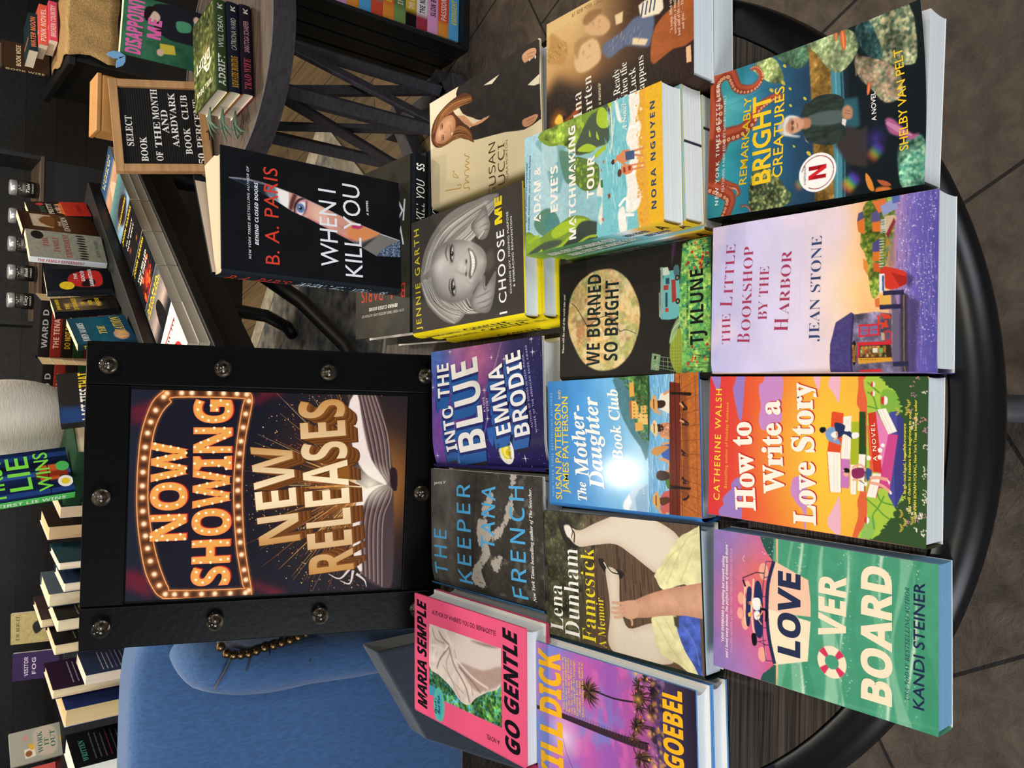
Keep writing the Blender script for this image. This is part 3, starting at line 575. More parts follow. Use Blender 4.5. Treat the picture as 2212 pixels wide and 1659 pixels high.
def art_remark(a):
    a.vg((0, '#2f7f88'), (150, '#3aa0a6'), (330, '#2f7c98'), (560, '#2a5878'), (760, '#26405a'), (900, '#222f3a'), (1500, '#1a2224'))
    a.glow(*(724,167,106.0)[:2], 420, '#74c6c4', .55); a.nz(120, .12, 2)
    def bush(P, cols, n, r=(5, 14), base=None):
        P = spline(P, True, 3)
        if base: a.poly(P, base, 3)
        a.clumps(n, P, r, cols)
    bush([(215,342),(302,381),(260,509),(146,594),(73,657),(10,600),(5,372),(123,335)], ['#7d8450', '#4c5a3a', '#a8a86a', '#2f3d2c'], 420, base='#33402f')
    bush([(981,343),(1010,437),(968,521),(844,576),(815,547),(846,464),(940,355)], ['#b8c27e', '#8fa05a', '#dfe3a8', '#6d8a50'], 260, base='#7d9158')
    bush([(1007,509),(1020,619),(1000,745),(894,750),(868,683),(917,603)], ['#4f6f58', '#35543f', '#6d8f6a'], 200, base='#3c5c48')
    rock = [(1024,752),(892,907),(752,917),(547,916),(364,932),(11,946),(-13,821),(349,793),(579,779)]
    a.poly(rock, '#8f6c33', 3); a.clumps(450, rock, (4, 12), ['#b5904a', '#6f5226', '#caa55a', '#54401f'], a=.55)
    a.poly([(911,899),(920,984),(-17,1018),(-32,947)], '#4a8797', 2); a.line([(927,932),(-9,964)], 8, '#7db4bd', 0, .6); a.line([(916,968),(-14,1003)], 12, '#2a4d5c')
    a.poly([(929,981),(945,1011),(-21,1049),(-25,1018)], '#1d2b36', 2); a.poly([(1030,1008),(1077,1474),(-60,1516),(-30,1049)], '#171d20', 6, 0, .75)
    a.stroke_field(60, (*(713,1064,0.9)[:2], *(828,1068,0.9)[:2]), (20, 30), (2, 4), ['#7a5a44'], .7)
    bush([(1000,745),(1033,810),(1011,991),(941,1080),(843,1076),(764,966),(833,873),(919,814)], ['#a9b583', '#7d9166', '#d4d6a2', '#5a7048', '#8fa07a'], 700, (6, 17), '#70845a')
    bush([(997,1087),(1017,1178),(1016,1401),(724,1431),(695,1367),(742,1254),(853,1151)], ['#8f9a72', '#b9b48c', '#5f7358', '#cfc49a', '#3f5246'], 900, (6, 19), '#5f6f56')
    bush([(820,1068),(770,1212),(676,1320),(542,1341),(518,1246),(621,1160),(706,1089)], ['#c7a489', '#a8876c', '#8b9a78', '#d8bfa0', '#5c6d58'], 500, (5, 14), '#8a7a62')
    bush([(250,1328),(291,1397),(261,1467),(-7,1477),(-4,1361),(146,1324)], ['#4f8a74', '#79a98c', '#2f6456', '#9cc0a0'], 420, (6, 17), '#417a66')
    bush([(991,1079),(1017,1153),(796,1236),(790,1170),(896,1091)], ['#2c4a4a', '#3d6462', '#1f3a3c', '#557f78'], 300, (6, 16), '#29474a')
    for q, r in (((951,994,66.4), .1), ((994,948,40.4), .2), ((625,1145,38.3), .3)): a.ell(q[0], q[1], q[2]*.28, q[2], '#cf5f35', 1, 1.4+r); a.ell(q[0]-4, q[1], q[2]*.12, q[2]*.8, '#e58a55', 1, 1.4+r)
    a.poly([(131,1137),(84,1172),(19,1191),(28,1162),(81,1139)], '#e08b3a', 1, 3); a.poly([(30,1199),(25,1281),(-25,1291),(-22,1218)], '#d9793a', 2, 3); a.poly([(78,1206),(60,1264),(32,1289),(40,1240)], '#b55a3a', 1, 3)
    a.poly([(421,1242),(420,1282),(369,1332),(305,1404),(305,1442),(275,1398),(304,1334),(342,1269)], '#a85a8a', 2, 3); a.line([(403,1251),(346,1325),(299,1397)], [16, 30, 6], '#c98aa8', 4, .8)
    a.ell(*(294,1088,22.3), 24, '#4f9aa2'); a.ell(*(263,1055,29.4), 30, '#3d7f8a', 6, 0, .7)
    for q in ((914,583,15.6), (809,573,19.6), (759,624,13.5), (670,730,15.1), (651,629,13.5), (385,659,11.4), (320,763,20.4), (785,487,19.9)): a.ell(q[0], q[1], q[2]*.5, q[2], '#c9b83f', 1, .8)
    # octopus arms
    def arm(P, w0, w1, c='#9a3c2a'):
        P = spline(P, False, 8); w = np.linspace(w0, w1, len(P)); a.line(P, w, c, 0, 1, 2); t = np.gradient(P, axis=0); t /= np.hypot(*t.T)[:, None]; nn = np.c_[-t[:, 1], t[:, 0]]
        a.line(P-nn*w[:, None]*.2, w*.35, '#c9623f', 0, .7, 4)
        d = 0
        for i in range(1, len(P)):
            d += np.hypot(*(P[i]-P[i-1]))
            if d > max(w[i]*.32, 9): d = 0; q = P[i]+nn[i]*w[i]*.28; a.ell(q[0], q[1], w[i]*.11+2, w[i]*.11+2, '#e9b184'); a.ell(q[0], q[1], w[i]*.05, w[i]*.05, '#a8563a')
    arm([(57,272),(55,318),(27,348),(-6,353)], 12, 8)
    arm([(257,95),(215,177),(191,234),(150,255),(131,236)], 60, 14); arm([(245,-10),(187,109),(127,186),(52,172),(-38,130)], 100, 70)
    a.poly([(273,0),(689,-17),(726,75),(596,138),(514,164),(357,79),(281,70)], '#8f3827', 6, 3)
    arm([(558,47),(565,173),(574,262),(626,347),(691,387),(726,469),(738,530),(722,559),(710,541)], 120, 12)
    arm([(560,35),(750,56),(873,34),(948,42),(988,93),(984,161),(928,192),(873,222),(842,284),(840,349),(872,400),(918,404),(964,365),(968,322)], 130, 16)
    # aquarium visitor
    a.poly([(602,972),(592,1077),(422,1092),(393,998)], '#2f5a68', 6); a.poly([(442,1004),(395,1101),(413,1135),(163,1144),(202,1023),(337,938)], '#3a3434', 6)
    a.poly([(599,733),(637,760),(664,824),(645,934),(596,994),(533,976),(464,979),(390,1011),(342,928),(368,817),(412,745),(479,718)], '#2e3834', 1, 3)
    a.nz(16, .3, 11, [(599,733),(637,760),(664,824),(645,934),(596,994),(533,976),(464,979),(390,1011),(342,928),(368,817),(412,745),(479,718)], .4)
    a.poly([(564,696),(635,731),(641,760),(557,725)], '#2e3834', 1); a.poly([(451,724),(413,740),(381,765),(399,741)], '#8c8a7c', 1)
    a.poly([(557,763),(544,965),(465,977),(491,784)], '#52605e', 2, 3); a.poly([(548,706),(539,764),(485,770),(485,713)], '#b57d60', 2, 3)
    a.ell(*(524,617,59.5), 78, '#b9b6b0', 2); a.poly([(482,581),(571,587),(589,626),(566,686),(537,697),(571,627),(530,609),(471,631),(443,700),(438,681),(464,601)], '#d9d6d0', 2, 3)
    a.ell(*(516,661,49.5), 66, '#cf9b7d', 2); a.poly([(571,627),(561,649),(519,639),(476,652),(476,631),(525,611)], '#a06a50', 3, 3, .5)
    for q in ((538,646,11.5), (502,647,11.5)): a.ell(q[0], q[1], q[2]*1.3, q[2], '#3c2c28', 1, 0, .55)
    a.line([(528,676),(511,682),(495,678)], 5, '#8a3a38', 4); a.line([(551,642),(488,643)], 3, '#4a3a34'); a.ell(*(514,666,6.7), 8, '#e0b090', 2)
    a.poly([(548,983),(561,1017),(525,1045),(476,1038),(482,994),(515,980)], '#b88567', 2, 3); a.line([(536,996),(520,1032)], 3, '#7d5340'); a.line([(520,994),(502,1035)], 3, '#7d5340'); a.poly([(489,981),(475,1008),(438,1000),(456,977)], '#ddd8d0', 1)
    # rainbow glints in the glass
    for (x, y, w, A_) in ((76,1019,52.1)+(.8,), (233,1167,46.2)+(.6,), (130,694,37.6)+(.5,)):
        for k, c in enumerate(('#d94a3a', '#e8a03a', '#d8dc4a', '#4ac85a', '#3a6ae0', '#7a3ad0')): a.ell(x-w*.3+k*w*.22, y+k*w*.2, w*.3, w*.9, c, w*.25, .9, A_*.75)
    a.glow(*(327,1188,41.8)[:2], 110, '#5a3fc0', .6)
    c = (190,826,118.6)
    a.ell(c[0], c[1], c[2]*1.02, c[2]*1.05, '#f4f2ef')
    t = np.linspace(-2.2, 2.9, 60); a.line(np.c_[c[0]+c[2]*.86*np.cos(t+.8), c[1]+c[2]*.9*np.sin(t+.8)], 5, '#8a3038')
    RN = '#b81d24'; s = c[2]*.34; x, y = (191,826,0.9)[:2]
    a.poly([(x-s*1.05, y-s*1.45), (x-s*.42, y-s*1.45), (x-s*.42, y+s*1.45), (x-s*1.05, y+s*1.45)], '#a5161d'); a.poly([(x+s*.42, y-s*1.45), (x+s*1.05, y-s*1.45), (x+s*1.05, y+s*1.45), (x+s*.42, y+s*1.45)], '#a5161d'); a.poly([(x-s*1.05, y-s*1.45), (x-s*.4, y-s*1.45), (x+s*1.05, y+s*1.45), (x+s*.4, y+s*1.45)], '#d4252d')
    a.line([(756,74),(771,209),(802,424),(803,627),(785,763)], 2, '#1a3540', 0, .5)
G1 = '#f0c52b'
TX_remark = [((93,92,938,80,28.8), 'NEW YORK TIMES BESTSELLER', 'r+', '#f1ede6', 1.35), ((180,136,844,135,20.2), 'FEATURING A NEW ESSAY BY SHELBY VAN PELT', 'r', '#e8e6e0', 1.1), ((202,312,787,335,56.9), 'REMARKABLY', 'r+', G1), ((186,492,773,481,134.9), 'BRIGHT', 'r*', G1), ((207,580,790,583,69.6), 'CREATURES', 'r+', G1),
    ((429,1192,598,1185,27.5), 'A NOVEL', 'r+', '#f1ede6'), ((223,1380,795,1349,48.7), 'SHELBY VAN PELT', 'r+', G1), ((124,752,244,747,13.7), 'A NETFLIX FILM', 'r', '#5a3a3a', 1.0, (124,752,23.2)[2])]
# ---------------------------------------------------------------- cover pictures (middle and back rows)
def art_mother(a):
    a.vg((0, '#3d82c6'), (350, '#4b95d8'), (760, '#7fc0ea'), (960, '#a5d4ee'), (2000, '#79b4dc'))
    a.nz(200, .08, 3, stretch=2)
    w = (495,1036,1.1)[1]; d = (500,1274,1.1)[1]
    a.vg((w, '#63a6d4'), (d, '#8cc3e0'), (a.H, '#6fa8d0'), box=[(0, w), (1000, w), (1000, a.H+9), (0, a.H+9)])
    a.stroke_field(260, (0, w, 1000, d), (40, 140), (2, 4), ['#a9d5ea', '#4f8fc2', '#cfe8f2', '#3f7fb4'], 0, 4)
    a.poly([(1011,730),(885,755),(738,786),(594,879),(494,970),(425,1034),(995,1056)], '#4f7f8a', 3, 3); a.nz(30, .12, 3, [(1011,730),(885,755),(738,786),(594,879),(494,970),(425,1034),(995,1056)])
    a.poly([(1021,738),(987,793),(973,875),(736,977),(595,1038),(995,1056),(1024,877)], '#3f6a3c', 2, 3)
    a.clumps(700, [(1020,766),(976,807),(881,873),(655,921),(554,972),(535,1043),(1005,1056)], (4, 13), ['#5f8a3f', '#2f5230', '#88a84c', '#3d6a35', '#24402a'], a=.7)
    for q, c in (([(958,875),(956,916),(859,920),(850,875)], '#e0a64f'), ([(819,871),(828,926),(777,958),(696,949),(696,882)], '#e8b860'), ([(736,950),(725,1042),(655,1040),(655,951)], '#e9c070'), ([(665,921),(675,988),(615,1000),(604,926)], '#e2a850'), ([(829,892),(819,871),(696,879),(696,895)], '#b5653a'), ([(786,978),(790,1031),(735,1029),(731,976)], '#d9b060')): a.poly(q, c, 1)
    for k in range(22):
        x = (701,895,1.2)[0]+(k % 7)*24; y = (696,909,1.2)[1]+(k//7)*42; a.poly([(x, y), (x+7, y), (x+7, y+15), (x, y+15)], '#8a5a34')
    a.poly([(995,1049),(995,1062),(535,1050),(545,1037)], '#24402a', 1)
    a.poly([(236,1029),(232,963),(203,896),(155,854),(100,804),(63,790),(14,809),(3,917),(7,1023)], '#b9d5ea', 2); a.poly([(155,854),(100,804),(63,790),(17,816),(9,877),(53,851),(96,879)], '#f2f6f8', 2); a.poly([(236,1029),(191,949),(128,907),(-1,930),(-3,1022)], '#7fa9cc', 4, 0, .7)
    dk = [(1081,1288),(597,1289),(-76,1276),(-51,1516),(1065,1537)]; a.poly(dk, '#b8672f'); a.nz(14, .16, 4, dk)
    for k in range(14): a.line([(k*80-20, d-8), ((k*80-20)*1.25-120, a.H+5)], 3, '#6f3a1c')
    for x in (1935, 1990, 2040): a.line([(0, (501,1341,1.1)[1]+(x-1935)*1.0/.46*.95), (1000, (501,1341,1.1)[1]+(x-1935)/.46*.95)], 3, '#7d4320')
    a.poly([(866,1327),(883,1381),(597,1391),(218,1392),(122,1360),(167,1325),(501,1347)], '#5c2a18', 8, 0, .5)
    # five readers on the bench
    SK, HT = '#d99a6a', '#d8a25c'
    def hat(q, brim, hc=HT): a.ell(q[0], q[1], brim, brim*.42, hc, 1, -.1); a.ell(q[0], q[1]-brim*.28, brim*.58, brim*.42, hc, 1); a.line([(q[0]-brim*.56, q[1]-brim*.12), (q[0]+brim*.56, q[1]-brim*.14)], brim*.16, '#7a3d22')
    def body(P, c, hair=None, hc='#3a2418'):
        a.poly(P, c, 1, 3)
        if hair: a.poly(hair, hc, 1, 3)
    body([(842,1148),(871,1174),(859,1248),(732,1257),(748,1183),(773,1139)], '#e8dfd2', [(813,1109),(821,1185),(792,1203),(768,1171),(774,1114)]); a.line([(748,1145),(704,1194),(723,1170),(744,1120)], 18, SK, 4); a.line([(861,1186),(888,1249)], 18, SK)
    hat((797,1106,1.1), 62)
    body([(655,1143),(664,1242),(577,1252),(566,1165),(605,1135)], '#c98a6a', [(650,1111),(655,1168),(615,1179),(605,1129)]); a.clumps(40, [(655,1143),(664,1242),(577,1252),(566,1165)], (3, 6), ['#f0e2cc', '#a3503a']); a.line([(576,1153),(562,1227)], 20, SK)
    hat((627,1104,1.1), 58, '#e4c896')
    body([(507,1151),(519,1263),(422,1260),(420,1174)], '#3f62b0', [(466,1067),(496,1100),(508,1176),(499,1226),(458,1162),(438,1124),(446,1073)], '#c98f4a'); a.line([(418,1136),(401,1210),(344,1221),(302,1158)], 20, SK, 4); a.line([(517,1164),(533,1239)], 16, SK)
    body([(313,1183),(326,1270),(230,1273),(217,1205)], '#4f7a3a', [(309,1108),(335,1134),(328,1208),(285,1220),(267,1157),(280,1113)], '#3a2016')
    body([(175,1154),(204,1242),(123,1252),(53,1213),(28,1150),(95,1140)], '#c9605a', [(143,1129),(158,1204),(131,1228),(96,1152)], '#5a3420'); a.line([(92,1102),(29,1163),(52,1201)], 16, SK, 4)
    hat((127,1109,1.1), 62)
    b = [(947,1240),(-29,1213),(-25,1308),(933,1332)]; a.poly(b, '#6a2a1c')
    for k in (1858, 1876, 1896): a.line([(0-20, (499,1248,1.1)[1]+(k-1858)*2.05), (1010, (499,1248,1.1)[1]+(k-1858)*2.05)], 4, '#3f140e')
    a.poly([(878,1242),(868,1416),(858,1427),(844,1415),(854,1327),(859,1242)], '#241512'); a.poly([(242,1228),(233,1404),(219,1397),(216,1230)], '#241512')
    for q in ([(808,1343),(778,1366),(759,1383),(755,1348)], [(693,1334),(673,1369),(654,1392),(654,1339)], [(482,1328),(454,1363),(445,1386),(453,1333)], [(300,1329),(273,1358),(265,1381),(262,1334)], [(148,1331),(160,1366),(180,1385)]): a.line(q, 15, '#2a1a18', 4)
    a.line([(799,1325),(769,1354)], 14, SK); a.line([(683,1322),(669,1357)], 14, SK)
    a.nz(4, .03, 8)
YL, WH = '#f1d23c', '#f8f6f1'
TX_mother = [((86,61,908,51,23.6), 'NEW YORK TIMES BESTSELLING AUTHORS', 'r', '#9fc6ea', 1.4), ((67,148,817,148,69.5), 'SUSAN PATTERSON', 'r+', YL), ((853,150,929,149,28.1), 'AND', 'r+', YL), ((119,227,874,230,68.2), 'JAMES PATTERSON', 'r+', YL),
    ((78,423,218,414,93.3), 'The', 'E+', WH), ((257,452,809,389,143.6), 'Mother-', 'E+', WH), ((175,608,874,548,147.0), 'Daughter', 'E+', WH), ((393,805,918,756,101.8), 'Book Club', 'E+', WH), ((73,432,237,469,3.0), '—', 'r', WH), ((164,998,234,995,15.8), 'A NOVEL', 'r', WH, 1.3)]
def art_burned(a):
    a.vg((0, '#2b2825'), (2000, '#26231f')); a.nz(200, .1, 3)
    P = [(523,100),(690,125),(811,218),(878,351),(897,480),(880,621),(796,757),(675,845),(550,891),(408,888),(290,845),(194,787),(109,668),(83,545),(94,419),(168,271),(316,161),(426,109)]
    a.poly(P, '#d9b878', 2, 4); m = a.mask(P, 2, 4); k = a.im.copy()
    a.glow(*(758,697,130.4)[:2], 330, '#eec79a', .8); a.glow(*(312,220,142.1)[:2], 260, '#c79a54', .6)
    a.nz(110, 0, 6, tint='#9aa868', thr=(.54, .66), a=.6); a.nz(24, .18, 9); a.nz(90, 0, 12, tint='#b06a4a', thr=(.6, .7), a=.5); a.nz(60, 0, 15, tint='#efdcac', thr=(.5, .64), a=.6)
    a.im = k*(1-m[..., None])+a.im*m[..., None]
    for q in ([(658,142),(611,202),(484,303),(447,336),(498,434),(518,544),(471,637),(389,683),(395,757),(355,860)], [(498,434),(625,433),(717,441),(801,417),(868,440)], [(447,336),(401,320),(386,369)]): a.line(q, [6, 10, 7, 9, 5], '#4a4048', 3, .9)
    # meadow
    g = (651,1276,1.2)[1]
    mp = [(-24,1276),(235,1283),(548,1263),(981,1302),(1061,1629),(-78,1627),(-78,1568)]
    a.poly(mp, '#6fae58'); mm = a.mask(mp); k = a.im.copy(); a.nz(45, 0, 3, tint='#a9cf6a', thr=(.48, .6)); a.nz(30, 0, 5, tint='#3f8a5c', thr=(.54, .64)); a.nz(18, .3, 7); a.im = k*(1-mm[..., None])+a.im*mm[..., None]
    hill = [(38,1289),(60,1231),(145,1189),(240,1185),(322,1218),(354,1289)]; a.poly(hill, '#8d9b3a', 0, 4)
    for k in range(8): a.line(np.array([(62,1189),(59,1296)])*[1, 1]+[k*24, 0], 2, '#5f6a20'); 
    for k in range(7): a.line(np.array([(40,1198),(365,1198)])+[0, k*24], 2, '#c9c66a', 0, .6)
    a.poly([(261,1178),(365,1204),(445,1257),(432,1289),(361,1257),(291,1218)], '#9fc48a', 2, 3, .8); a.line([(272,1185),(359,1211),(412,1270)], 5, '#e3efc0', 4, .8)
    a.poly([(817,1198),(1000,1244),(1071,1257),(996,1204)], '#5a3a5c', 4, 0, .7)
    a.poly([(200,1015),(183,1098),(66,1081),(75,1002)], '#7f9a72'); a.clumps(50, [(200,1015),(183,1098),(66,1081),(75,1002)], (5, 10), ['#a5b58a', '#5f7a5c', '#6f9a8a']); a.poly([(181,1036),(177,1059),(151,1054),(153,1032)], '#2a2a26')
    for q in ([(171,1084),(156,1191)], [(139,1081),(124,1204)], [(107,1077),(86,1231)], [(86,1084),(60,1231)], [(164,1125),(84,1125)], [(157,1165),(78,1165)]): a.line(q, 4, '#7f9a72')
    TQ = '#69b0b0'
    a.poly([(783,1131),(801,1244),(735,1272),(506,1272),(446,1244),(448,1104),(511,1091),(669,1111)], TQ, 0, 2); a.poly([(831,1090),(832,1165),(777,1185),(772,1141),(774,1118)], '#cfd6c2'); a.poly([(839,1097),(838,1118),(519,1124),(457,1104),(468,1095)], '#8aa39a')
    a.poly([(825,1218),(835,1263),(756,1272),(750,1231)], '#4f6f72', 0, 2)
    for q, c in (([(733,1198),(734,1237),(571,1244),(564,1204)], '#9c3a34'), ([(699,1124),(699,1171),(662,1171),(662,1127)], '#9c3a34'), ([(528,1141),(527,1171),(499,1171),(499,1141)], '#b5402f'), ([(750,1145),(751,1178),(704,1181),(705,1145)], '#2c4a50'), ([(644,1141),(644,1165),(536,1165),(536,1141)], '#2f4f58')): a.poly(q, c)
    for q in ((742,1253,21.2), (570,1257,21.1)): a.ell(q[0], q[1], q[2], q[2], '#25221f'); a.ell(q[0], q[1], q[2]*.5, q[2]*.5, '#8a8478')
    a.line([(650,1084),(469,1087)], 6, '#b9c2a8')
    rg = random.Random(6)
    for i in range(46):
        side = rg.random() < .5; x = rg.uniform(0, 230) if side else rg.uniform(780, 1000); y = rg.uniform(g+60, a.H-10)
        a.line([(x, a.H), (x+rg.uniform(-40, 40), y)], 3, '#2c3a2c', 0, .8)
        a.ell(x+rg.uniform(-20, 20), y, rg.uniform(7, 15), rg.uniform(7, 13), rg.choice(['#c4372c', '#d9622f', '#d98f3a', '#a82a2a', '#2f3f4a']))
    a.poly([(-27,1508),(-28,1580),(1019,1581),(1008,1521),(722,1551),(222,1544)], '#2c4a34', 5, 0, .8)
BK = '#1e2a27'
TX_burned = [((239,52,740,67,24.7), 'Where will the end of the world take you?', 's', '#e6dfd2'), ((121,467,865,484,149.3), 'WE BURNED', 'B', BK), ((157,662,799,679,145.4), 'SO BRIGHT', 'B', BK), ((250,1354,779,1352,16.6), '#1 NEW YORK TIMES BESTSELLING AUTHOR', 'r', '#26331f'), ((243,1486,783,1482,114.7), 'TJ KLUNE', 'B', '#171a18')]
def art_blue(a):
    a.vg((0, '#6456ac'), (450, '#3b3590'), (900, '#2a2460'), (1500, '#221d4c'))
    a.glow(*(880,639,150.8)[:2], 480, '#e078ac', .95, 1.1); a.glow(*(986,346,159.8)[:2], 230, '#e78fb4', .5)
    a.glow(*(298,222,162.1)[:2], 420, '#a44fa8', .75, 1.2); a.glow(*(951,47,168.8)[:2], 330, '#4a7ac6', .9, 1.1); a.glow(*(687,1201,134.3)[:2], 300, '#2f5aa4', .6); a.glow(*(621,515,153.9)[:2], 200, '#b06ab8', .4)
    a.nz(60, .12, 5)
    a.line([(998,973),(762,858),(611,753),(407,774),(137,673)], [6, 14, 8, 12, 6], '#c3a9dc', 5, .6, 4)
    a.dots(260, (0, 0, 1000, a.H), (.8, 2.6), ['#fff', '#e9d4f2', '#b9c6f2'], .9)
    for q in ((693,18,24.0), (980,283,26.2), (104,45,27.1), (634,744,32.7), (352,689,24.0), (407,783,26.5), (986,1326,26.6), (889,1338,31.7), (101,1206,32.3), (218,1235,24.1), (29,1261,23.9), (863,1004,22.7), (887,844,20.5), (828,216,21.5), (410,-12,22.3), (658,356,19.3), (107,909,18.6)):
        for d in ((1, 0), (0, 1)): a.poly([(q[0]+d[0]*q[2]*1.3, q[1]+d[1]*q[2]*1.3), (q[0]+d[1]*2.2, q[1]+d[0]*2.2), (q[0]-d[0]*q[2]*1.3, q[1]-d[1]*q[2]*1.3), (q[0]-d[1]*2.2, q[1]-d[0]*2.2)], '#ffffff')
        a.glow(q[0], q[1], q[2]*.7, '#fff', .6)
    # long block shadows behind the letters
    for q, c in (([(179,362),(183,758),(24,706),(11,417)], '#3a3438'), ([(163,165),(156,351),(43,317),(48,162)], '#4a4044'), ([(191,352),(180,392),(33,378),(43,317)], '#5f9ac6'), ([(305,879),(304,1080),(144,1241),(183,840)], '#241e3e'), ([(287,1105),(286,1299),(150,1249),(153,1075)], '#2a2444'), ([(605,59),(614,146),(541,144),(495,56)], '#3a3440'), ([(329,762),(349,881),(183,840),(228,796)], '#2f62b0')): a.poly(q, c, 2)
    for q in ([(162,402),(166,739)], [(122,431),(120,719)], [(118,185),(108,330)]): a.line(q, 10, '#8a7a6c', 0, .5, 5)
    c = (156,994,86.8); a.ell(c[0], c[1], c[2]*1.2, c[2]*1.06, '#f6f3ea'); a.ell(c[0]-2, c[1], c[2]*.74, c[2]*.68, '#e6d22f'); a.ell(c[0]-10, c[1]+c[2]*.1, c[2]*.5, c[2]*.48, '#efe47a'); a.ell(c[0]-14, c[1]+c[2]*.2, c[2]*.3, c[2]*.3, '#d8bd1c')
TX_blue = []
for t, st, q, n, stp in (('INTO', 'B', (159,360,535,307,157.6), 7, 14), ('THE', 'B', (600,274,888,262,174.0), 9, 14), ('BLUE', 'B', (180,759,913,663,369.6), 9, 12), ('EMMA', 'B', (304,1081,834,982,182.3), 8, 13), ('BRODIE', 'B', (285,1300,917,1203,179.1), 8, 12)):
    for k in range(n, 0, -1): TX_blue.append(((q[0]-k*stp, q[1]-k*3.0, q[2]-k*stp, q[3]-k*3.0, q[4]), t, st, '#2c5fa6' if k > 2 else '#27306e'))
    TX_blue.append((q, t, st, '#f4f1ef'))
TX_blue += [((460,768,580,754,24.0), 'A LOVE', 'r+', '#f1dff0', 1.2), ((468,813,575,798,23.7), 'STORY', 'r+', '#f1dff0', 1.2), ((333,1335,887,1244,20.9), 'AUTHOR OF SONGS IN URSA MAJOR,', 'r', '#c9b4e8', 1.3), ((294,1384,947,1284,20.7), 'WINNER OF THE AMERICAN BOOK AWARD', 'r', '#c9b4e8', 1.3),
    ((96,926,211,926,21.2), "REESE'S", 'r+', '#222', 1.0, 8), ((93,1054,215,1055,20.5), 'BOOK CLUB', 'r+', '#222')]
def art_keeper(a):
    a.vg((0, '#4a4845'), (330, '#55514c'), (480, '#3a3733'), (2000, '#34312d')); a.nz(220, .22, 3, stretch=1.6); a.nz(40, .16, 8)
    a.glow(*(380,112,522.5)[:2], 300, '#8f8c88', .7, 1.5, 130); a.glow(*(897,202,514.4)[:2], 330, '#7d7a76', .5, 1.5)
    a.line([(95,596),(585,603),(1015,659)], 9, '#1e1c1a', 0, .6, 6)
    wsh = [[(1052,1070),(1022,1180),(768,1038),(621,979),(535,833),(449,712),(339,710),(232,598),(101,583),(93,766),(229,708),(355,830),(459,802),(494,948),(589,1006),(740,1120)], [(590,653),(638,775),(499,832),(409,681)], [(300,829),(373,974),(223,915)], [(706,716),(860,838),(790,866),(638,775)]]
    m0 = a.im.copy(); mm = np.zeros((a.ny, a.nx))
    for q in wsh: mm = np.maximum(mm, a.mask(q, 12, 3))
    n = fbm(a.ny, a.nx, 30*a.k, 21); m2 = fbm(a.ny, a.nx, 70*a.k, 22, 5)
    n = .5*n+.5*fbm(a.ny, a.nx, 11*a.k, 25, 3); f = np.clip((mm*.75+n*1.5-1.08)/.22, 0, 1)*np.clip(mm*3, 0, 1); a.mix(f*.85, '#bdb6ac')
    f = np.clip((m2-.6)/.08, 0, 1)*np.clip((a.yy-600)/200, 0, 1); a.mix(f*.28, '#9c958c')
    a.dots(900, (0, 650, 1000, a.H), (1, 3), ['#b7b0a8', '#1f1d1b'], .5)
BL = '#4fa4d8'
TX_keeper = [((112,236,487,227,189.5), 'THE', 'S+', BL, 1.35), ((88,576,895,564,187.8), 'KEEPER', 'S+', BL, 1.25), ((396,877,897,897,173.1), 'TANA', 'S+', BL, 1.2), ((81,1261,918,1237,175.1), 'FRENCH', 'S+', BL, 1.3), ((80,1354,910,1326,34.1), 'New York Times bestselling author of The Searcher.', 'E', '#f0eee8'), ((906,229,880,48,23.8), 'A Novel', 'e+', '#efece6')]
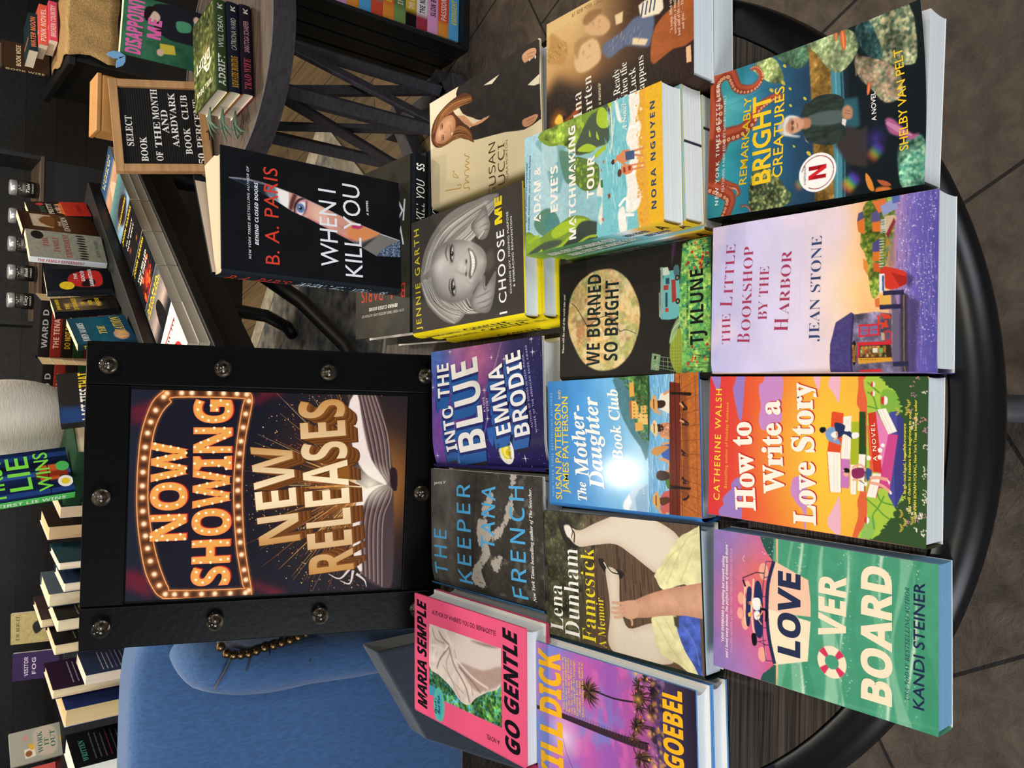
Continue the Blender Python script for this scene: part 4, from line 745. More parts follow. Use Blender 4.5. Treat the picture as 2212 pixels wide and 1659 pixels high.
def art_fame(a):
    a.vg((0, '#3a3a2a'), (380, '#474434'), (560, '#5e4b3c'), (2000, '#6a5340'))
    top = [(1042,-25),(1082,639),(705,577),(337,367),(-172,397),(-275,-76)]
    a.clumps(1500, top, (4, 14), ['#55663a', '#343c28', '#6f7f4a', '#2a2c20', '#7a6a54', '#465632'], a=.6); a.nz(120, .4, 4, top)
    a.dots(60, (100, 150, 900, 520), (3, 6), ['#7a6aa0', '#8f9a6a', '#a8a088'], .6)
    rg = random.Random(8); base = (1039,494,4.2)[1]
    for k in range(150): y = rg.uniform(base-150, a.H); x = rg.uniform(-40, 900); a.line([(x, y), (x+rg.uniform(120, 420), y+rg.uniform(-25, 5))], rg.uniform(2, 9), rg.choice(['#3a2a20', '#6d5543', '#2c1f18', '#7d6450', '#48362a']), 0, .7)
    LG, SH = '#e7dac6', '#cdb9a2'
    leg1 = [(894,278),(872,394),(937,557),(1011,765),(1021,872),(1000,1077),(1000,1159),(910,1336),(771,1315),(655,1144),(676,1063),(754,905),(807,757),(780,551),(753,384),(813,280)]
    leg2 = [(621,662),(635,722),(587,788),(433,786),(338,800),(229,866),(290,1046),(298,1128),(148,1154),(72,1257),(18,1035),(19,887),(27,738),(98,664),(280,689),(419,686),(548,664)]
    a.poly([(917,165),(935,207),(901,320),(833,417),(747,384),(737,293),(813,203)], '#2a2624', 1, 4)
    a.poly([(679,585),(685,637),(630,676),(625,803),(597,837),(558,791),(555,719),(616,620)], '#2a2624', 1, 4)
    for L in (leg1, leg2):
        a.poly(L, LG, 1, 4); m = a.mask(L, 1, 4); e = a.blur(m, 40); a.mix(np.clip(m*(1.05-e)*1.3, 0, .8), SH)
    a.line([(883,268),(854,338),(776,335)], 12, '#2a2624', 4); a.poly([(893,227),(899,299),(818,326),(812,265)], '#efe6da', 2, 3); a.line([(906,294),(866,323),(809,306)], 8, '#2a2624', 4)
    a.line([(665,641),(617,685),(590,729)], 9, '#efe6da', 4); a.line([(642,668),(602,721),(598,793)], 9, '#2a2624', 4)
    dr = [(653,1131),(894,1328),(947,1414),(990,1497),(1009,1578),(587,1538),(605,1369),(541,1195),(609,1130)]
    dl = [(360,1090),(392,1283),(334,1296),(229,1352),(139,1408),(35,1499),(-5,1475),(69,1303),(110,1148),(237,1097)]
    for L in (dr, dl):
        a.poly(L, '#e3dba6', 1, 3); a.nz(70, .13, 5, L, 1, sm=3)
    for q in ([(584,1221),(885,1388),(954,1496)], [(613,1338),(862,1462)], [(314,1129),(166,1242),(46,1389)], [(355,1191),(234,1284)], [(645,1163),(781,1269),(869,1388)]): a.line(q, 7, '#c4b878', 4, .7, 4)
    rb = [(327,1291),(394,1333),(432,1473),(214,1485),(10,1490),(95,1421),(181,1350)]; a.poly(rb, '#4a60b4', 1, 3); a.nz(50, .4, 7, rb, sm=3); a.line([(336,1345),(233,1434),(94,1472)], 9, '#7d8fd8', 4, .7, 5); a.poly([(378,1270),(385,1313),(307,1317),(319,1279)], '#4a463c', 3)
    SKN, SKD = '#d6a487', '#b98468'
    arm = [(420,891),(436,935),(492,1055),(544,1195),(593,1368),(625,1561),(422,1552),(400,1367),(370,1188),(334,1048),(314,929),(321,895)]
    a.poly(arm, SKN, 1, 3); m = a.mask(arm, 1, 3); e = a.blur(m, 40); a.mix(np.clip(m*(1.05-e)*1.2, 0, .7), SKD); a.nz(60, .08, 3, arm)
    a.poly([(405,816),(427,891),(426,947),(331,956),(294,886),(308,816),(350,791)], SKN, 1, 3)
    for q, w in (([(400,846),(389,775),(386,712)], 22), ([(373,837),(352,765),(346,706)], 22), ([(350,836),(319,763),(316,705)], 22), ([(326,843),(292,780),(283,726)], 20), ([(307,886),(278,902),(251,897)], 20)):
        a.line(q, [w*1.2, w, w*.7], SKD, 4, .7, 3); a.line(q, [w, w*.85, w*.55], SKN, 4)
    a.nz(4, .05, 8)
TX_fame = [((86,193,432,189,142.4), 'Lena', 's-', '#f3f0e8'), ((61,373,728,373,160.5), 'Dunham', 's-', '#f3f0e8'), ((59,543,750,545,139.9), 'Famesick', 's-', '#ead42f'), ((46,648,403,627,74.7), 'A Memoir', 's-', '#ead42f')]
def art_gentle(a):
    a.vg((0, '#e9597f'), (2000, '#e55a80')); a.nz(6, .02, 3)
    ph = [(786,221),(799,1167),(228,1176),(211,220)]; k0 = a.im.copy(); m = a.mask(ph)
    a.vg((0, '#3f8fae'), (700, '#4f9ab4'), (2000, '#4a8f3a'))
    a.clumps(500, [(446,220),(488,638),(336,658),(266,488),(293,220)], (6, 18), ['#2c5a34', '#44763c', '#1f3f2a', '#5f8a4a'], a=.85)
    a.clumps(900, [(266,445),(346,781),(569,1184),(209,1181),(192,220)], (7, 20), ['#3d7a34', '#5f9a3c', '#2a5a2a', '#86b04a', '#1f4424'], a=.9)
    MB_, MS, MD = '#d8c8bd', '#a98f85', '#7d635c'
    st = [(796,221),(833,490),(810,671),(793,922),(807,1185),(531,1165),(445,1016),(356,861),(278,771),(276,658),(351,532),(404,357),(446,220)]
    a.poly(st, MB_, 1, 3); a.nz(45, .1, 4, st, sm=3)
    a.poly([(798,671),(799,843),(802,1167),(678,1166),(582,940),(573,638),(650,554)], '#d5c6bd', 2, 3); a.poly([(774,783),(794,980),(798,1149),(771,980)], MD, 6, 3, .8)
    a.poly([(573,638),(582,940),(666,1166),(542,1165),(409,881),(492,700)], '#9a7d74', 5, 3, .7)
    for q, w, c in (([(665,511),(535,379),(449,334)], 14, MD), ([(645,533),(507,467),(374,574),(288,658)], 12, MS), ([(652,511),(533,575),(413,720),(299,781)], 14, MD), ([(655,575),(548,638),(465,782),(357,821)], 12, MS), ([(496,424),(405,553),(348,700)], 10, MS), ([(755,358),(707,424),(677,511)], 14, MD), ([(799,446),(734,490),(682,533)], 12, '#efe4dc'), ([(761,267),(683,312),(675,446)], 16, MS), ([(587,596),(499,822),(468,1016)], 16, '#eee2d8'), ([(594,312),(483,266)], 24, '#eadcd2'), ([(536,638),(463,822),(408,920)], 12, MD), ([(617,244),(630,357),(625,446),(672,490)], 20, '#efe4da')): a.line(q, w, c, 4, .8, 4)
    a.im = k0*(1-m[..., None])+a.im*m[..., None]
    c = (161,363,109.4); a.ell(c[0], c[1], c[2]*1.28, c[2]*.72, '#57b4a4'); a.ell(c[0], c[1]+6, c[2]*.9, c[2]*.3, '#3f9fb4', 8)
TX_gentle = [((77,187,960,172,136.7), 'MARIA SEMPLE', 'I*', '#17131a'), ((87,1378,967,1346,162.0), 'GO GENTLE', 'I*', '#17131a'), ((872,263,878,1109,34.5), "AUTHOR OF WHERE'D YOU GO, BERNADETTE", 'r+', '#4a1a2c'), ((129,1148,128,991,33.8), 'A NOVEL', 'r+', '#4a1a2c'),
    ((85,333,206,325,35.4), "Oprah's", 'c', '#123', 1.0), ((92,378,234,374,34.9), 'Book Club', 'c', '#123', 1.0)]
def art_kill(a):
    a.vg((0, '#6c93d6'), (120, '#7f86cc'), (350, '#a070c0'), (560, '#c05cae'), (760, '#9a5cb4'), (1000, '#b4559a'), (1280, '#6f4a7c'), (2000, '#2f2a3c'))
    a.nz(260, 0, 5, tint='#7a86d0', thr=(.5, .65), a=.7, stretch=1.8); a.nz(200, 0, 9, tint='#dc6aae', thr=(.52, .66), a=.6, stretch=2.2)
    a.glow(*(381,306,141.4)[:2], 190, '#fdeef6', .95, 1.2); a.glow(*(452,357,139.8)[:2], 330, '#d88ac8', .6)
    pt = [(549,-52),(557,234),(519,681),(507,1099),(524,1470)]
    a.line([(505,-19),(516,268),(519,612),(527,904),(540,1099)], [26, 40, 46, 52, 56], '#3d2a38', 3)
    for k in range(60):
        t = k/60; x0, y0 = np.array([(546,294),(540,1099)])[0]*(1-t)+np.array([(546,294),(540,1099)])[1]*t
        a.line([(x0-18, y0-6), (x0+24, y0+2)], 4, ['#6a4a52', '#241822'][k % 2], 0, .6)
    def palm(c, r, n, cols, seed):
        rg = random.Random(seed)
        for k in range(n):
            t = rg.uniform(0, 6.28); l = r*rg.uniform(.5, 1.05); e = (c[0]+l*math.cos(t), c[1]+l*.95*math.sin(t)+l*.15); md = (c[0]+l*.55*math.cos(t), c[1]+l*.5*math.sin(t)-l*.12)
            a.line([c[:2], md, e], [r*.1, r*.07, 1], rg.choice(cols), 4, .95)
    PC = ['#2a1f28', '#3f2c2a', '#5a3f2a', '#1f1820', '#7a5a34']
    a.line([(781,603),(776,811),(806,1023)], 12, '#2f2028', 3); palm((760,564,1.4), 115, 90, PC, 1)
    for q, r, s in (((854,1051,1.2), 100, 2), ((920,1032,1.2), 75, 3), ((833,1009,1.2), 80, 4), ((974,1088,1.2), 60, 5), ((901,1158,1.2), 70, 6), ((778,1035,1.2), 70, 7), ((664,1025,1.2), 85, 8), ((549,981,1.2), 75, 9), ((784,1128,1.2), 60, 10), ((462,1059,1.2), 90, 11), ((628,1144,1.2), 60, 12), ((648,1004,1.2), 80, 13), ((442,1026,1.2), 90, 14)):
        a.line([q[:2], (q[0]+14, q[1]+130)], 10, '#2a1c26', 0, .8); palm(q, r, 46, PC, s)
    a.dots(34, (0, (735,986,1.2)[1], 1000, (797,1213,1.2)[1]), (5, 11), ['#f0b23a', '#e8803a', '#d85a34', '#f4d48a'], .85)
    for q in ((739,1114,1.2), (826,1023,1.2), (630,1117,1.2), (453,1139,1.2), (995,1007,1.2)): a.glow(q[0], q[1], 46, '#ffc860', .9)
    b = (788,1181,1.2)[1]; a.vg((b-60, '#6a4a74'), (b+40, '#4a3a5c'), (a.H, '#2c2634'), box=[(0, b), (1000, b), (1000, a.H+9), (0, a.H+9)])
    a.clumps(200, [(0, b-50), (1000, b-50), (1000, b+70), (0, b+70)], (8, 24), ['#3a2c48', '#5a4264', '#e0a04a', '#2a2030', '#7d5a80'], a=.6)
    a.line([(353,289),(262,320),(173,383)], 3, '#2a2030', 3)
KY = '#f2b527'
TX_kill = [((492,271,962,264,237.6), 'DICK', 'B*', KY), ((-12,283,459,273,240.5), 'KILL', 'B*', KY), ((470,1387,966,1384,155.3), 'GOEBEL', 'B*', KY)]
for k, s in enumerate(('"Like Eve Babitz before him, he', "seems to love and understand", "the city as few do, but Goebel's", "eye, his sly, meta-fictive wit,", "and—above all—his language,", 'is entirely his own."', "—Matthew Specktor, author of", "Always Crashing in the Same Car")):
    q = (561,311,949,309,22.5); dq = (569,339,1.4); d = (dq[1]-q[1]); TX_kill.append(((q[0], q[1]+d*k*1.02, q[2]-(120 if k == 5 else 0), q[3]+d*k*1.02, q[4]), s, 's', '#efc65a'))
def art_adam(a):
    a.vg((0, '#a5cfdc'), (330, '#b8d8de'), (600, '#93c0c8'), (2000, '#8fc0c8')); a.nz(40, .06, 2)
    a.poly([(941,151),(818,219),(701,268),(529,315),(438,413),(539,464),(602,529),(770,484),(864,550)], '#7fb0b4', 2, 4); a.poly([(922,220),(880,372),(713,402),(643,317),(721,234)], '#c4e0e4', 4, 4, .7)
    GL, GM, GD, GB = '#a9c437', '#7d9a3a', '#4c5a48', '#5f8a74'
    a.poly([(765,419),(770,484),(681,610),(542,638),(465,590),(535,480)], GB, 2, 4)
    a.poly([(966,169),(1019,307),(1007,521),(1004,784),(1020,975),(968,1002),(723,976),(697,838),(674,763),(718,595),(819,469),(853,304)], GM, 0, 3); a.clumps(200, [(961,186),(1007,307),(993,678),(733,703),(842,388)], (9, 26), ['#98ad4a', '#6f8c3c', '#b3c84f', '#8a9f3c'], a=.7)
    a.poly([(740,595),(948,753),(975,843),(998,974),(723,976),(704,852),(683,687)], GD, 2, 3)
    for q in ([(981,858),(985,916),(906,965),(830,971),(830,899),(889,841)], [(1024,960),(1028,1045),(953,1051),(954,980)], [(758,734),(697,838),(689,748),(732,626)], [(651,807),(694,925),(664,996),(649,895),(622,836)], [(516,559),(480,668),(393,712),(454,636)], [(857,766),(799,780),(811,758)], [(825,840),(753,868),(772,839)], [(943,661),(929,707),(890,691)]): a.poly(q, GL, 1, 3)
    a.poly([(685,594),(638,732),(565,850),(465,862),(394,846),(383,757),(429,651),(546,576)], '#5f7a3c', 1, 3); a.clumps(60, [(685,594),(638,732),(565,850),(394,846),(429,651)], (10, 24), ['#86a03c', '#4f6a3c', '#a3bb3f'], a=.7)
    # left hillside
    a.poly([(264,107),(341,197),(343,302),(253,401),(98,432),(99,297),(171,159)], GB, 2, 4); a.poly([(240,231),(308,301),(241,401),(127,399),(149,281)], '#4f8a8c', 3, 4, .7)
    a.poly([(181,-22),(188,70),(124,158),(165,315),(200,434),(231,565),(171,752),(34,780),(-5,624),(-62,429),(-87,225),(-63,-7)], GM, 0, 3)
    a.poly([(142,315),(192,417),(200,548),(180,706),(128,689),(113,530),(87,365)], GL, 1, 3); a.poly([(165,-3),(154,123),(82,193),(-3,67),(9,-6)], '#8fae3a', 1, 3)
    a.poly([(113,595),(164,674),(134,827),(55,958),(-4,928),(-7,702),(20,545)], '#3f4a42', 2, 3); a.poly([(6,12),(76,228),(63,431),(24,397),(3,174),(-48,48)], GD, 2, 3); a.poly([(-11,397),(90,594),(45,719),(6,624),(-67,462)], '#3c463c', 2, 3)
    for q in ([(111,32),(144,176)], [(-29,226),(9,414),(68,530)], [(-86,294),(-39,495),(-13,671)], [(-41,84),(21,209)]): a.line(q, 26, GL, 4, .9)
    a.line([(-67,462),(26,703),(26,825)], 20, '#98b43a', 4); a.line([(-84,494),(-38,686),(-9,898)], 16, '#55704a', 4)
    # bay
    W0 = (745,897,1.3)[1]
    bay = [(319,896),(600,880),(721,983),(1010,1003),(1081,1046),(1063,1224),(948,1261),(656,1215),(342,1248),(189,1205),(185,1028)]
    a.poly(bay, '#7cc3cc', 1); a.poly([(348,846),(343,964),(306,1216),(68,1264),(-104,1193),(-79,926),(26,825)], '#7cc3cc', 1)
    a.stroke_field(150, (0, (717,997,1.3)[1]-50, 1000, (667,1175,1.2)[1]), (40, 170), (4, 9), ['#a8dbe0', '#5fb0bc', '#d6eef0', '#6ab8c4'], -.02, 3, .7)
    a.poly([(160,842),(300,888),(334,830),(434,862),(427,891),(109,884)], '#ece6d6', 2, 3); a.poly([(1033,1031),(972,1058),(880,1084),(814,1097),(847,1056),(937,1037)], '#f2f0e8', 2, 3); a.line([(973,988),(716,1000),(618,974)], 12, '#e8e2cc', 4)
    for q, c in (([(441,873),(436,898),(377,900),(382,875)], '#3f7a4a'), ([(370,882),(367,897),(338,898),(342,880)], '#e4dccb'), ([(313,946),(319,967),(291,977),(275,952)], '#8a4a2a'), ([(520,878),(521,890),(507,889),(506,878)], '#c94a2f'), ([(584,901),(585,916),(559,915),(560,903)], '#c96a3f'), ([(142,878),(149,900),(116,906)], '#d9502f')): a.poly(q, c)
    sand = [(1073,1224),(1084,1457),(-107,1493),(-44,1253),(247,1220),(408,1183),(547,1240),(714,1190),(855,1233),(984,1182)]
    a.poly(sand, '#e6a83c', 2)
    a.poly([(999,1169),(1014,1250),(924,1274),(831,1246),(738,1283),(645,1255),(540,1266),(399,1223),(235,1272),(143,1231),(145,1124),(316,1141),(421,1130),(561,1187),(678,1135),(820,1179)], '#f3ece0', 3, 3)
    for q in ([(995,1182),(1005,1276)], [(753,1164),(750,1244)], [(676,1216),(681,1269)], [(418,1143),(419,1224)], [(200,1056),(247,1126),(160,1151)], [(130,1096),(108,1204)]): a.line(q, 22, '#fbf8f2', 3)
    a.poly([(154,1046),(183,1110),(-31,1133),(-19,1071)], '#f4f0e8', 2, 3); a.ell(*(121,1081,37.0), 34, '#f4f0e8')
    a.dots(60, (0, (641,1268,1.2)[1]-30, 1000, (641,1268,1.2)[1]+20), (4, 12), ['#f6ead4', '#d98f2f', '#e8b85a'], .7)
    yb = (627,1320,1.2)[1]; a.poly([(0, yb+28), (400, yb+10), (1000, yb-4), (1000, a.H+9), (0, a.H+9)], '#eab42c', 6); a.nz(14, .06, 3)
    # couple on the beach
    S1 = '#d98a5c'
    a.line([(574,1214),(570,1306)], 16, S1); a.line([(544,1213),(516,1298)], 16, S1); a.poly([(580,1036),(597,1147),(548,1159),(510,1145),(531,1063)], S1, 0, 2); a.poly([(593,1126),(579,1214),(513,1215),(524,1132)], '#44587c'); a.line([(566,1050),(519,1090),(493,1131)], 14, S1, 4); a.line([(602,1092),(590,1174)], 13, S1); a.ell(*(544,1005,18.7), 18, '#3a2c28'); a.ell(*(546,1028,14.9), 12, S1)
    a.poly([(493,1090),(480,1185),(422,1190),(428,1102)], S1, 0, 3); a.poly([(480,1103),(477,1124),(437,1130),(438,1105)], '#a33a34'); a.poly([(478,1151),(475,1185),(438,1177),(446,1154)], '#a33a34'); a.line([(475,1185),(463,1310)], 14, S1); a.line([(444,1184),(431,1316)], 14, S1); a.ell(*(447,1068,29.4), 20, '#5a3a2c')
WT, NV = '#f6f1e6', '#33456c'
TX_adam = [((256,192,721,198,85.4), 'ADAM &', 'B+', WT), ((304,398,678,404,84.8), "EVIE'S", 'B+', WT), ((44,603,941,610,75.9), 'MATCHMAKING', 'B+', WT), ((323,804,649,816,76.8), 'TOUR', 'B+', WT), ((742,1147,951,1141,42.3), 'A Novel', 'e+', WT), ((113,1411,881,1410,43.0), 'NORA NGUYEN', 'B', NV, 1.3),
    ((180,5,797,39,24.5), '"Nora Nguyen has perfected the romance novel."', 'r', '#33506c'), ((183,53,838,78,24.2), '—ANNABEL MONAGHAN, author of Summer Romance', 'r', '#33506c')]
def art_jennie(a):
    a.vg((0, '#4b4641'), (2000, '#3f3b37')); a.nz(200, .05, 3)
    rg = random.Random(5)
    hair = [(448,136),(593,151),(707,198),(821,299),(912,438),(964,582),(989,779),(988,929),(992,1074),(970,1213),(940,1178),(906,1089),(817,1042),(739,995),(713,903),(668,846),(596,806),(292,872),(186,832),(106,754),(57,636),(92,477),(194,314),(292,209)]
    a.poly(hair, '#8d8882', 3, 4)
    face = [(557,292),(681,338),(731,454),(735,616),(692,809),(624,955),(554,1034),(484,1059),(412,1030),(337,947),(262,852),(224,719),(236,542),(303,390),(422,309)]
    # strands
    L = ['#dcd7d0', '#b3aea8', '#6a655f', '#c9c4bd', '#4a4540', '#efebe5']
    for k in range(120):
        t = k/120; o = rg.uniform(-14, 14); P = np.array([(516,171),(695,263),(849,457),(920,777),(954,1073)]); Q = np.array([(630,492),(712,555),(758,676),(821,869),(892,1124)])
        a.line(P*(1-t)+Q*t+o, [2, rg.uniform(5, 11), rg.uniform(4, 8), 3, 1], rg.choice(L), 5, .75)
    for k in range(110):
        t = k/110; o = rg.uniform(-16, 16); P = np.array([(471,148),(313,231),(172,397),(59,617)]); Q = np.array([(472,300),(255,482),(167,717),(184,850)])
        a.line(P*(1-t)+Q*t+o, [3, rg.uniform(5, 11), rg.uniform(4, 8), 2], rg.choice(L), 5, .75)
    for k in range(60):
        t = k/60; P = np.array([(720,576),(784,773),(879,963),(953,1212)]); Q = np.array([(655,731),(702,902),(812,1069),(906,1228)]); a.line(P*(1-t)+Q*t+rg.uniform(-9, 9), [3, 7, 4, 1], rg.choice(L), 5, .8)
    for k in range(50):
        t = k/50; P = np.array([(245,562),(128,754),(105,940)]); Q = np.array([(236,795),(161,849),(134,977)]); a.line(P*(1-t)+Q*t+rg.uniform(-9, 9), [3, 7, 2], rg.choice(L), 5, .8)
    a.poly(face, '#c9c4be', 3, 4); m = a.mask(face, 3, 4); e = a.blur(m, 90)
    a.mix(np.clip(m*(1-e)*1.6, 0, .75), '#7d7872')
    a.glow(*(534,428,161.0)[:2], 210, '#efece8', .75); a.glow(*(365,837,148.1)[:2], 120, '#e6e2dd', .6); a.glow(*(634,845,148.8)[:2], 110, '#dedad4', .5); a.glow(*(507,727,151.8)[:2], 80, '#f3f0ec', .7); a.glow(*(495,997,143.8)[:2], 90, '#d8d4ce', .5)
    # brows, eyes
    a.line([(714,545),(649,513),(574,541)], [5, 20, 8], '#5a554f', 5, .8, 4); a.line([(430,568),(350,555),(274,603)], [8, 20, 5], '#5a554f', 5, .8, 4)
    for c, r in (((627,603,1.6), .05), ((347,615,1.6), -.15)):
        a.ell(c[0], c[1], 92, 34, '#9a958f', 12, r, .7); a.ell(c[0], c[1], 66, 24, '#3a3530', 5, r); a.ell(c[0], c[1]+4, 56, 15, '#d4d0ca', 3, r); a.ell(c[0]-2, c[1]+1, 20, 19, '#26221f', 2); a.ell(c[0]+6, c[1]-6, 5, 5, '#fff', 1); a.line([(c[0]-74, c[1]+4), (c[0]-30, c[1]-22), (c[0]+30, c[1]-24), (c[0]+76, c[1]+2)], [6, 13, 15, 5], '#1c1917', 5, .9, 2)
        for d in range(9): a.line([(c[0]-60+d*15, c[1]-18), (c[0]-76+d*19, c[1]-38)], 4, '#1c1917', 0, .8)
    a.line([(489,629),(436,744),(440,792),(508,788),(545,776)], [4, 8, 14, 14, 5], '#85807a', 5, .7, 7); a.ell(*(429,788,18.2), 12, '#4c4742', 4, 0, .8); a.ell(*(530,794,18.2), 12, '#4c4742', 4, 0, .8); a.glow(*(481,780,150.2)[:2], 42, '#f6f3f0', .8)
    a.line([(586,767),(642,863),(599,973)], [4, 10, 3], '#8a857f', 5, .6, 6); a.line([(396,781),(340,855),(362,929)], [4, 10, 3], '#8a857f', 5, .6, 6)
    lips = [(628,816),(606,872),(553,916),(495,933),(442,913),(404,875),(382,837),(424,820),(477,840),(556,839)]; a.poly(lips, '#7d7068', 3, 4); a.poly([(607,838),(590,871),(546,898),(499,907),(451,895),(401,860),(430,850),(484,863),(553,857)], '#f6f4f0', 2, 4)
    for y in range(535, 700, 21): a.line([(592,860,1.5)[:2]][0:0]+[tuple(np.array((593,855,1.5)[:2])*(1-(y-535)/165)+np.array((408,849,1.5)[:2])*((y-535)/165)), tuple(np.array((583,906,1.5)[:2])*(1-(y-535)/165)+np.array((400,901,1.5)[:2])*((y-535)/165))], 3, '#b5b0aa', 0, .7)
    a.poly([(531,1039),(484,1059),(411,1035),(429,1127),(501,1147),(562,1114)], '#5f5a55', 14, 3, .8)
    def hand(P, lines):
        a.poly(P, '#bdb8b2', 2, 4); m = a.mask(P, 2, 4); e = a.blur(m, 50); a.mix(np.clip(m*(1-e)*1.5, 0, .8), '#6a655f')
        for q in lines: a.line(q, [3, 8, 3], '#57524c', 5, .8, 4)
        a.glow(P[2][0], P[2][1], 60, '#e6e2dc', .3)
    hand([(819,878),(868,962),(927,1045),(819,1087),(750,1102),(680,1065),(664,1011),(680,957),(735,903),(776,867)], ([(809,924),(834,1016),(844,1070)], [(757,959),(773,1041),(773,1094)], [(717,994),(731,1057),(730,1093)], [(673,993),(709,1030),(744,1022)]))
    hand([(208,832),(287,909),(364,984),(374,1029),(291,1035),(345,1107),(390,1164),(294,1154),(190,1129),(100,1074),(101,976),(123,885)], ([(340,1001),(270,1026),(288,1053)], [(223,888),(239,1016),(259,1105)], [(176,905),(183,1023),(202,1121)], [(133,941),(141,1049),(160,1111)]))
    a.line([(680,957),(713,1012),(731,1031)], 16, '#d3cec8', 4, .8)
    a.nz(3, .05, 7)
TX_jennie = [((55,139,932,115,76.6), 'JENNIE GARTH', 'r+', '#ecd732', 1.3), ((60,1289,688,1269,88.3), 'I CHOOSE', 'r+', '#f4f2ec', 1.15), ((740,1250,947,1250,87.0), 'ME', 'B*', '#f0d722'), ((197,1350,810,1323,21.6), 'CHASING JOY, FINDING PURPOSE', 'r+', '#e8e5df', 1.1), ((242,1389,766,1366,21.4), '& EMBRACING REINVENTION', 'r+', '#e8e5df', 1.1)]
def art_susan(a):
    a.vg((0, '#e9d8b0'), (700, '#e2d2ac'), (2000, '#e6dab8')); a.glow(950, 100, 500, '#f3ead2', .8, 1); a.glow(*(279,1022,150.3)[:2], 400, '#d9c79c', .5, 1)
    suit = [(1007,459),(1011,823),(1006,1123),(1010,1335),(1021,1437),(982,1535),(730,1525),(397,1528),(358,1510),(338,1326),(390,1099),(428,840),(465,615),(535,567),(583,629),(595,885),(594,769),(656,652),(738,512),(877,433)]
    a.poly(suit, '#2b2624', 1, 2); a.nz(60, .22, 4, suit, sm=2)
    a.poly([(880,818),(897,1031),(852,932)], '#ece0c4', 1); a.poly([(681,1381),(719,1524),(642,1521),(649,1456)], '#ece0c4', 1); a.line([(892,1082),(743,1040)], 5, '#453e3a', 0, .8); a.line([(876,1312),(723,1358),(595,1336),(577,1519)], 4, '#4a433f', 4, .6)
    a.poly([(1005,1334),(1003,1453),(927,1475),(807,1495),(848,1447),(844,1396),(937,1332)], '#2b2624')
    SK = '#d39a72'
    a.poly([(752,354),(713,532),(601,650),(600,730),(596,894),(570,787),(583,629),(647,446)], SK, 1, 2); a.line([(677,510),(583,649)], [10, 14], '#b57d5a', 4, .6, 4); a.dots(14, (*(600,730,1.6)[:2], *(593,846,1.6)[:2]), (2, 4), ['#6a4a2a', '#f1e2c0'])
    hair = [(690,13),(786,44),(851,126),(897,261),(917,392),(917,518),(867,629),(802,657),(816,577),(821,452),(811,367),(721,449),(636,539),(583,609),(501,636),(433,668),(480,585),(516,504),(566,422),(541,336),(535,227),(548,116),(604,38)]
    a.poly(hair, '#5a3522', 1, 2); rg = random.Random(3)
    for k in range(90):
        t = rg.random(); P = np.array([(695,41),(838,125),(893,348),(845,639)]); Q = np.array([(815,236),(811,367),(812,515),(799,647)]); a.line(P*(1-t)+Q*t+rg.uniform(-8, 8), [2, 6, 4, 1], rg.choice(['#8a5632', '#3a2014', '#a87040', '#6a3f26', '#c08a52']), 4, .8)
    for k in range(70):
        t = rg.random(); P = np.array([(656,39),(548,138),(548,336),(529,505),(447,655)]); Q = np.array([(598,316),(623,360),(659,447),(602,549),(516,627)]); a.line(P*(1-t)+Q*t+rg.uniform(-8, 8), [2, 6, 4, 1], rg.choice(['#8a5632', '#3a2014', '#a87040', '#6a3f26', '#c08a52']), 4, .8)
    face = [(629,84),(703,98),(763,157),(790,235),(784,334),(741,386),(672,405),(613,371),(576,305),(564,217),(584,128)]
    a.poly(face, '#d9a27c', 1, 4); m = a.mask(face, 1, 4); e = a.blur(m, 40); a.mix(np.clip(m*(1-e)*1.3, 0, .6), '#a8704e'); a.glow(*(686,154,177.5)[:2], 90, '#ebbd98', .7); a.glow(*(722,288,173.7)[:2], 60, '#e8b48e', .6)
    for c in ((725,196,1.8), (616,207,1.8)):
        a.ell(c[0], c[1], 26, 10, '#3a241a', 3); a.ell(c[0], c[1]+2, 14, 5, '#e8dccc', 2); a.ell(c[0], c[1], 8, 8, '#2a1a14', 1); a.line([(c[0]-30, c[1]-20), (c[0], c[1]-30), (c[0]+30, c[1]-20)], 7, '#4a2c1c', 4, .8, 2)
    a.line([(666,220),(648,257),(668,264)], 7, '#b57d5c', 4, .8, 2); a.line([(704,303),(655,329),(630,317)], [4, 12, 4], '#b0564a', 4, .9, 2); a.line([(688,315),(642,320)], 3, '#f2e6da')
    a.ell(*(608,347,15.6), 9, '#efe0b8')
    a.poly([(940,1323),(961,1401),(940,1484),(893,1490),(870,1448),(872,1397),(875,1347)], '#d9a27c', 1, 3); a.poly([(421,1312),(422,1380),(418,1463),(396,1495),(357,1444),(350,1360),(377,1310)], '#c8926c', 1, 3)
    for q in ([(929,1383),(916,1474)], [(903,1390),(889,1457)], [(397,1353),(396,1462)], [(372,1361),(373,1445)]): a.line(q, 4, '#8f5f42')
    for q in ((869,1481,14.2), (872,1414,11.5)): a.ell(q[0], q[1], q[2], q[2]*.6, '#f2e2d2')
    g1 = '#b98a2c'
    a.line([(121,223),(107,332),(90,447),(117,465),(125,407)], 7, g1, 4); a.line([(263,337),(264,369),(221,351),(188,430),(242,368)], 6, g1, 4)
    a.line([(38,508),(35,569),(63,580),(75,509),(115,521),(106,582),(152,522),(160,584),(189,523),(223,535),(220,592),(268,526),(274,594),(308,538),(323,596),(360,530),(376,540)], 7, g1, 4); a.line([(61,590),(10,599)], 6, g1)
    a.nz(3, .03, 2)
DK = '#4a3d20'
TX_susan = [((-89,946,355,955,88.7), 'SUSAN', 'S', DK), ((-111,1069,310,1075,86.0), 'LUCCI', 'S', DK), ((-173,1110,321,1118,27.6), 'WITH LAURA MORTON', 'r', '#7a6a44')]
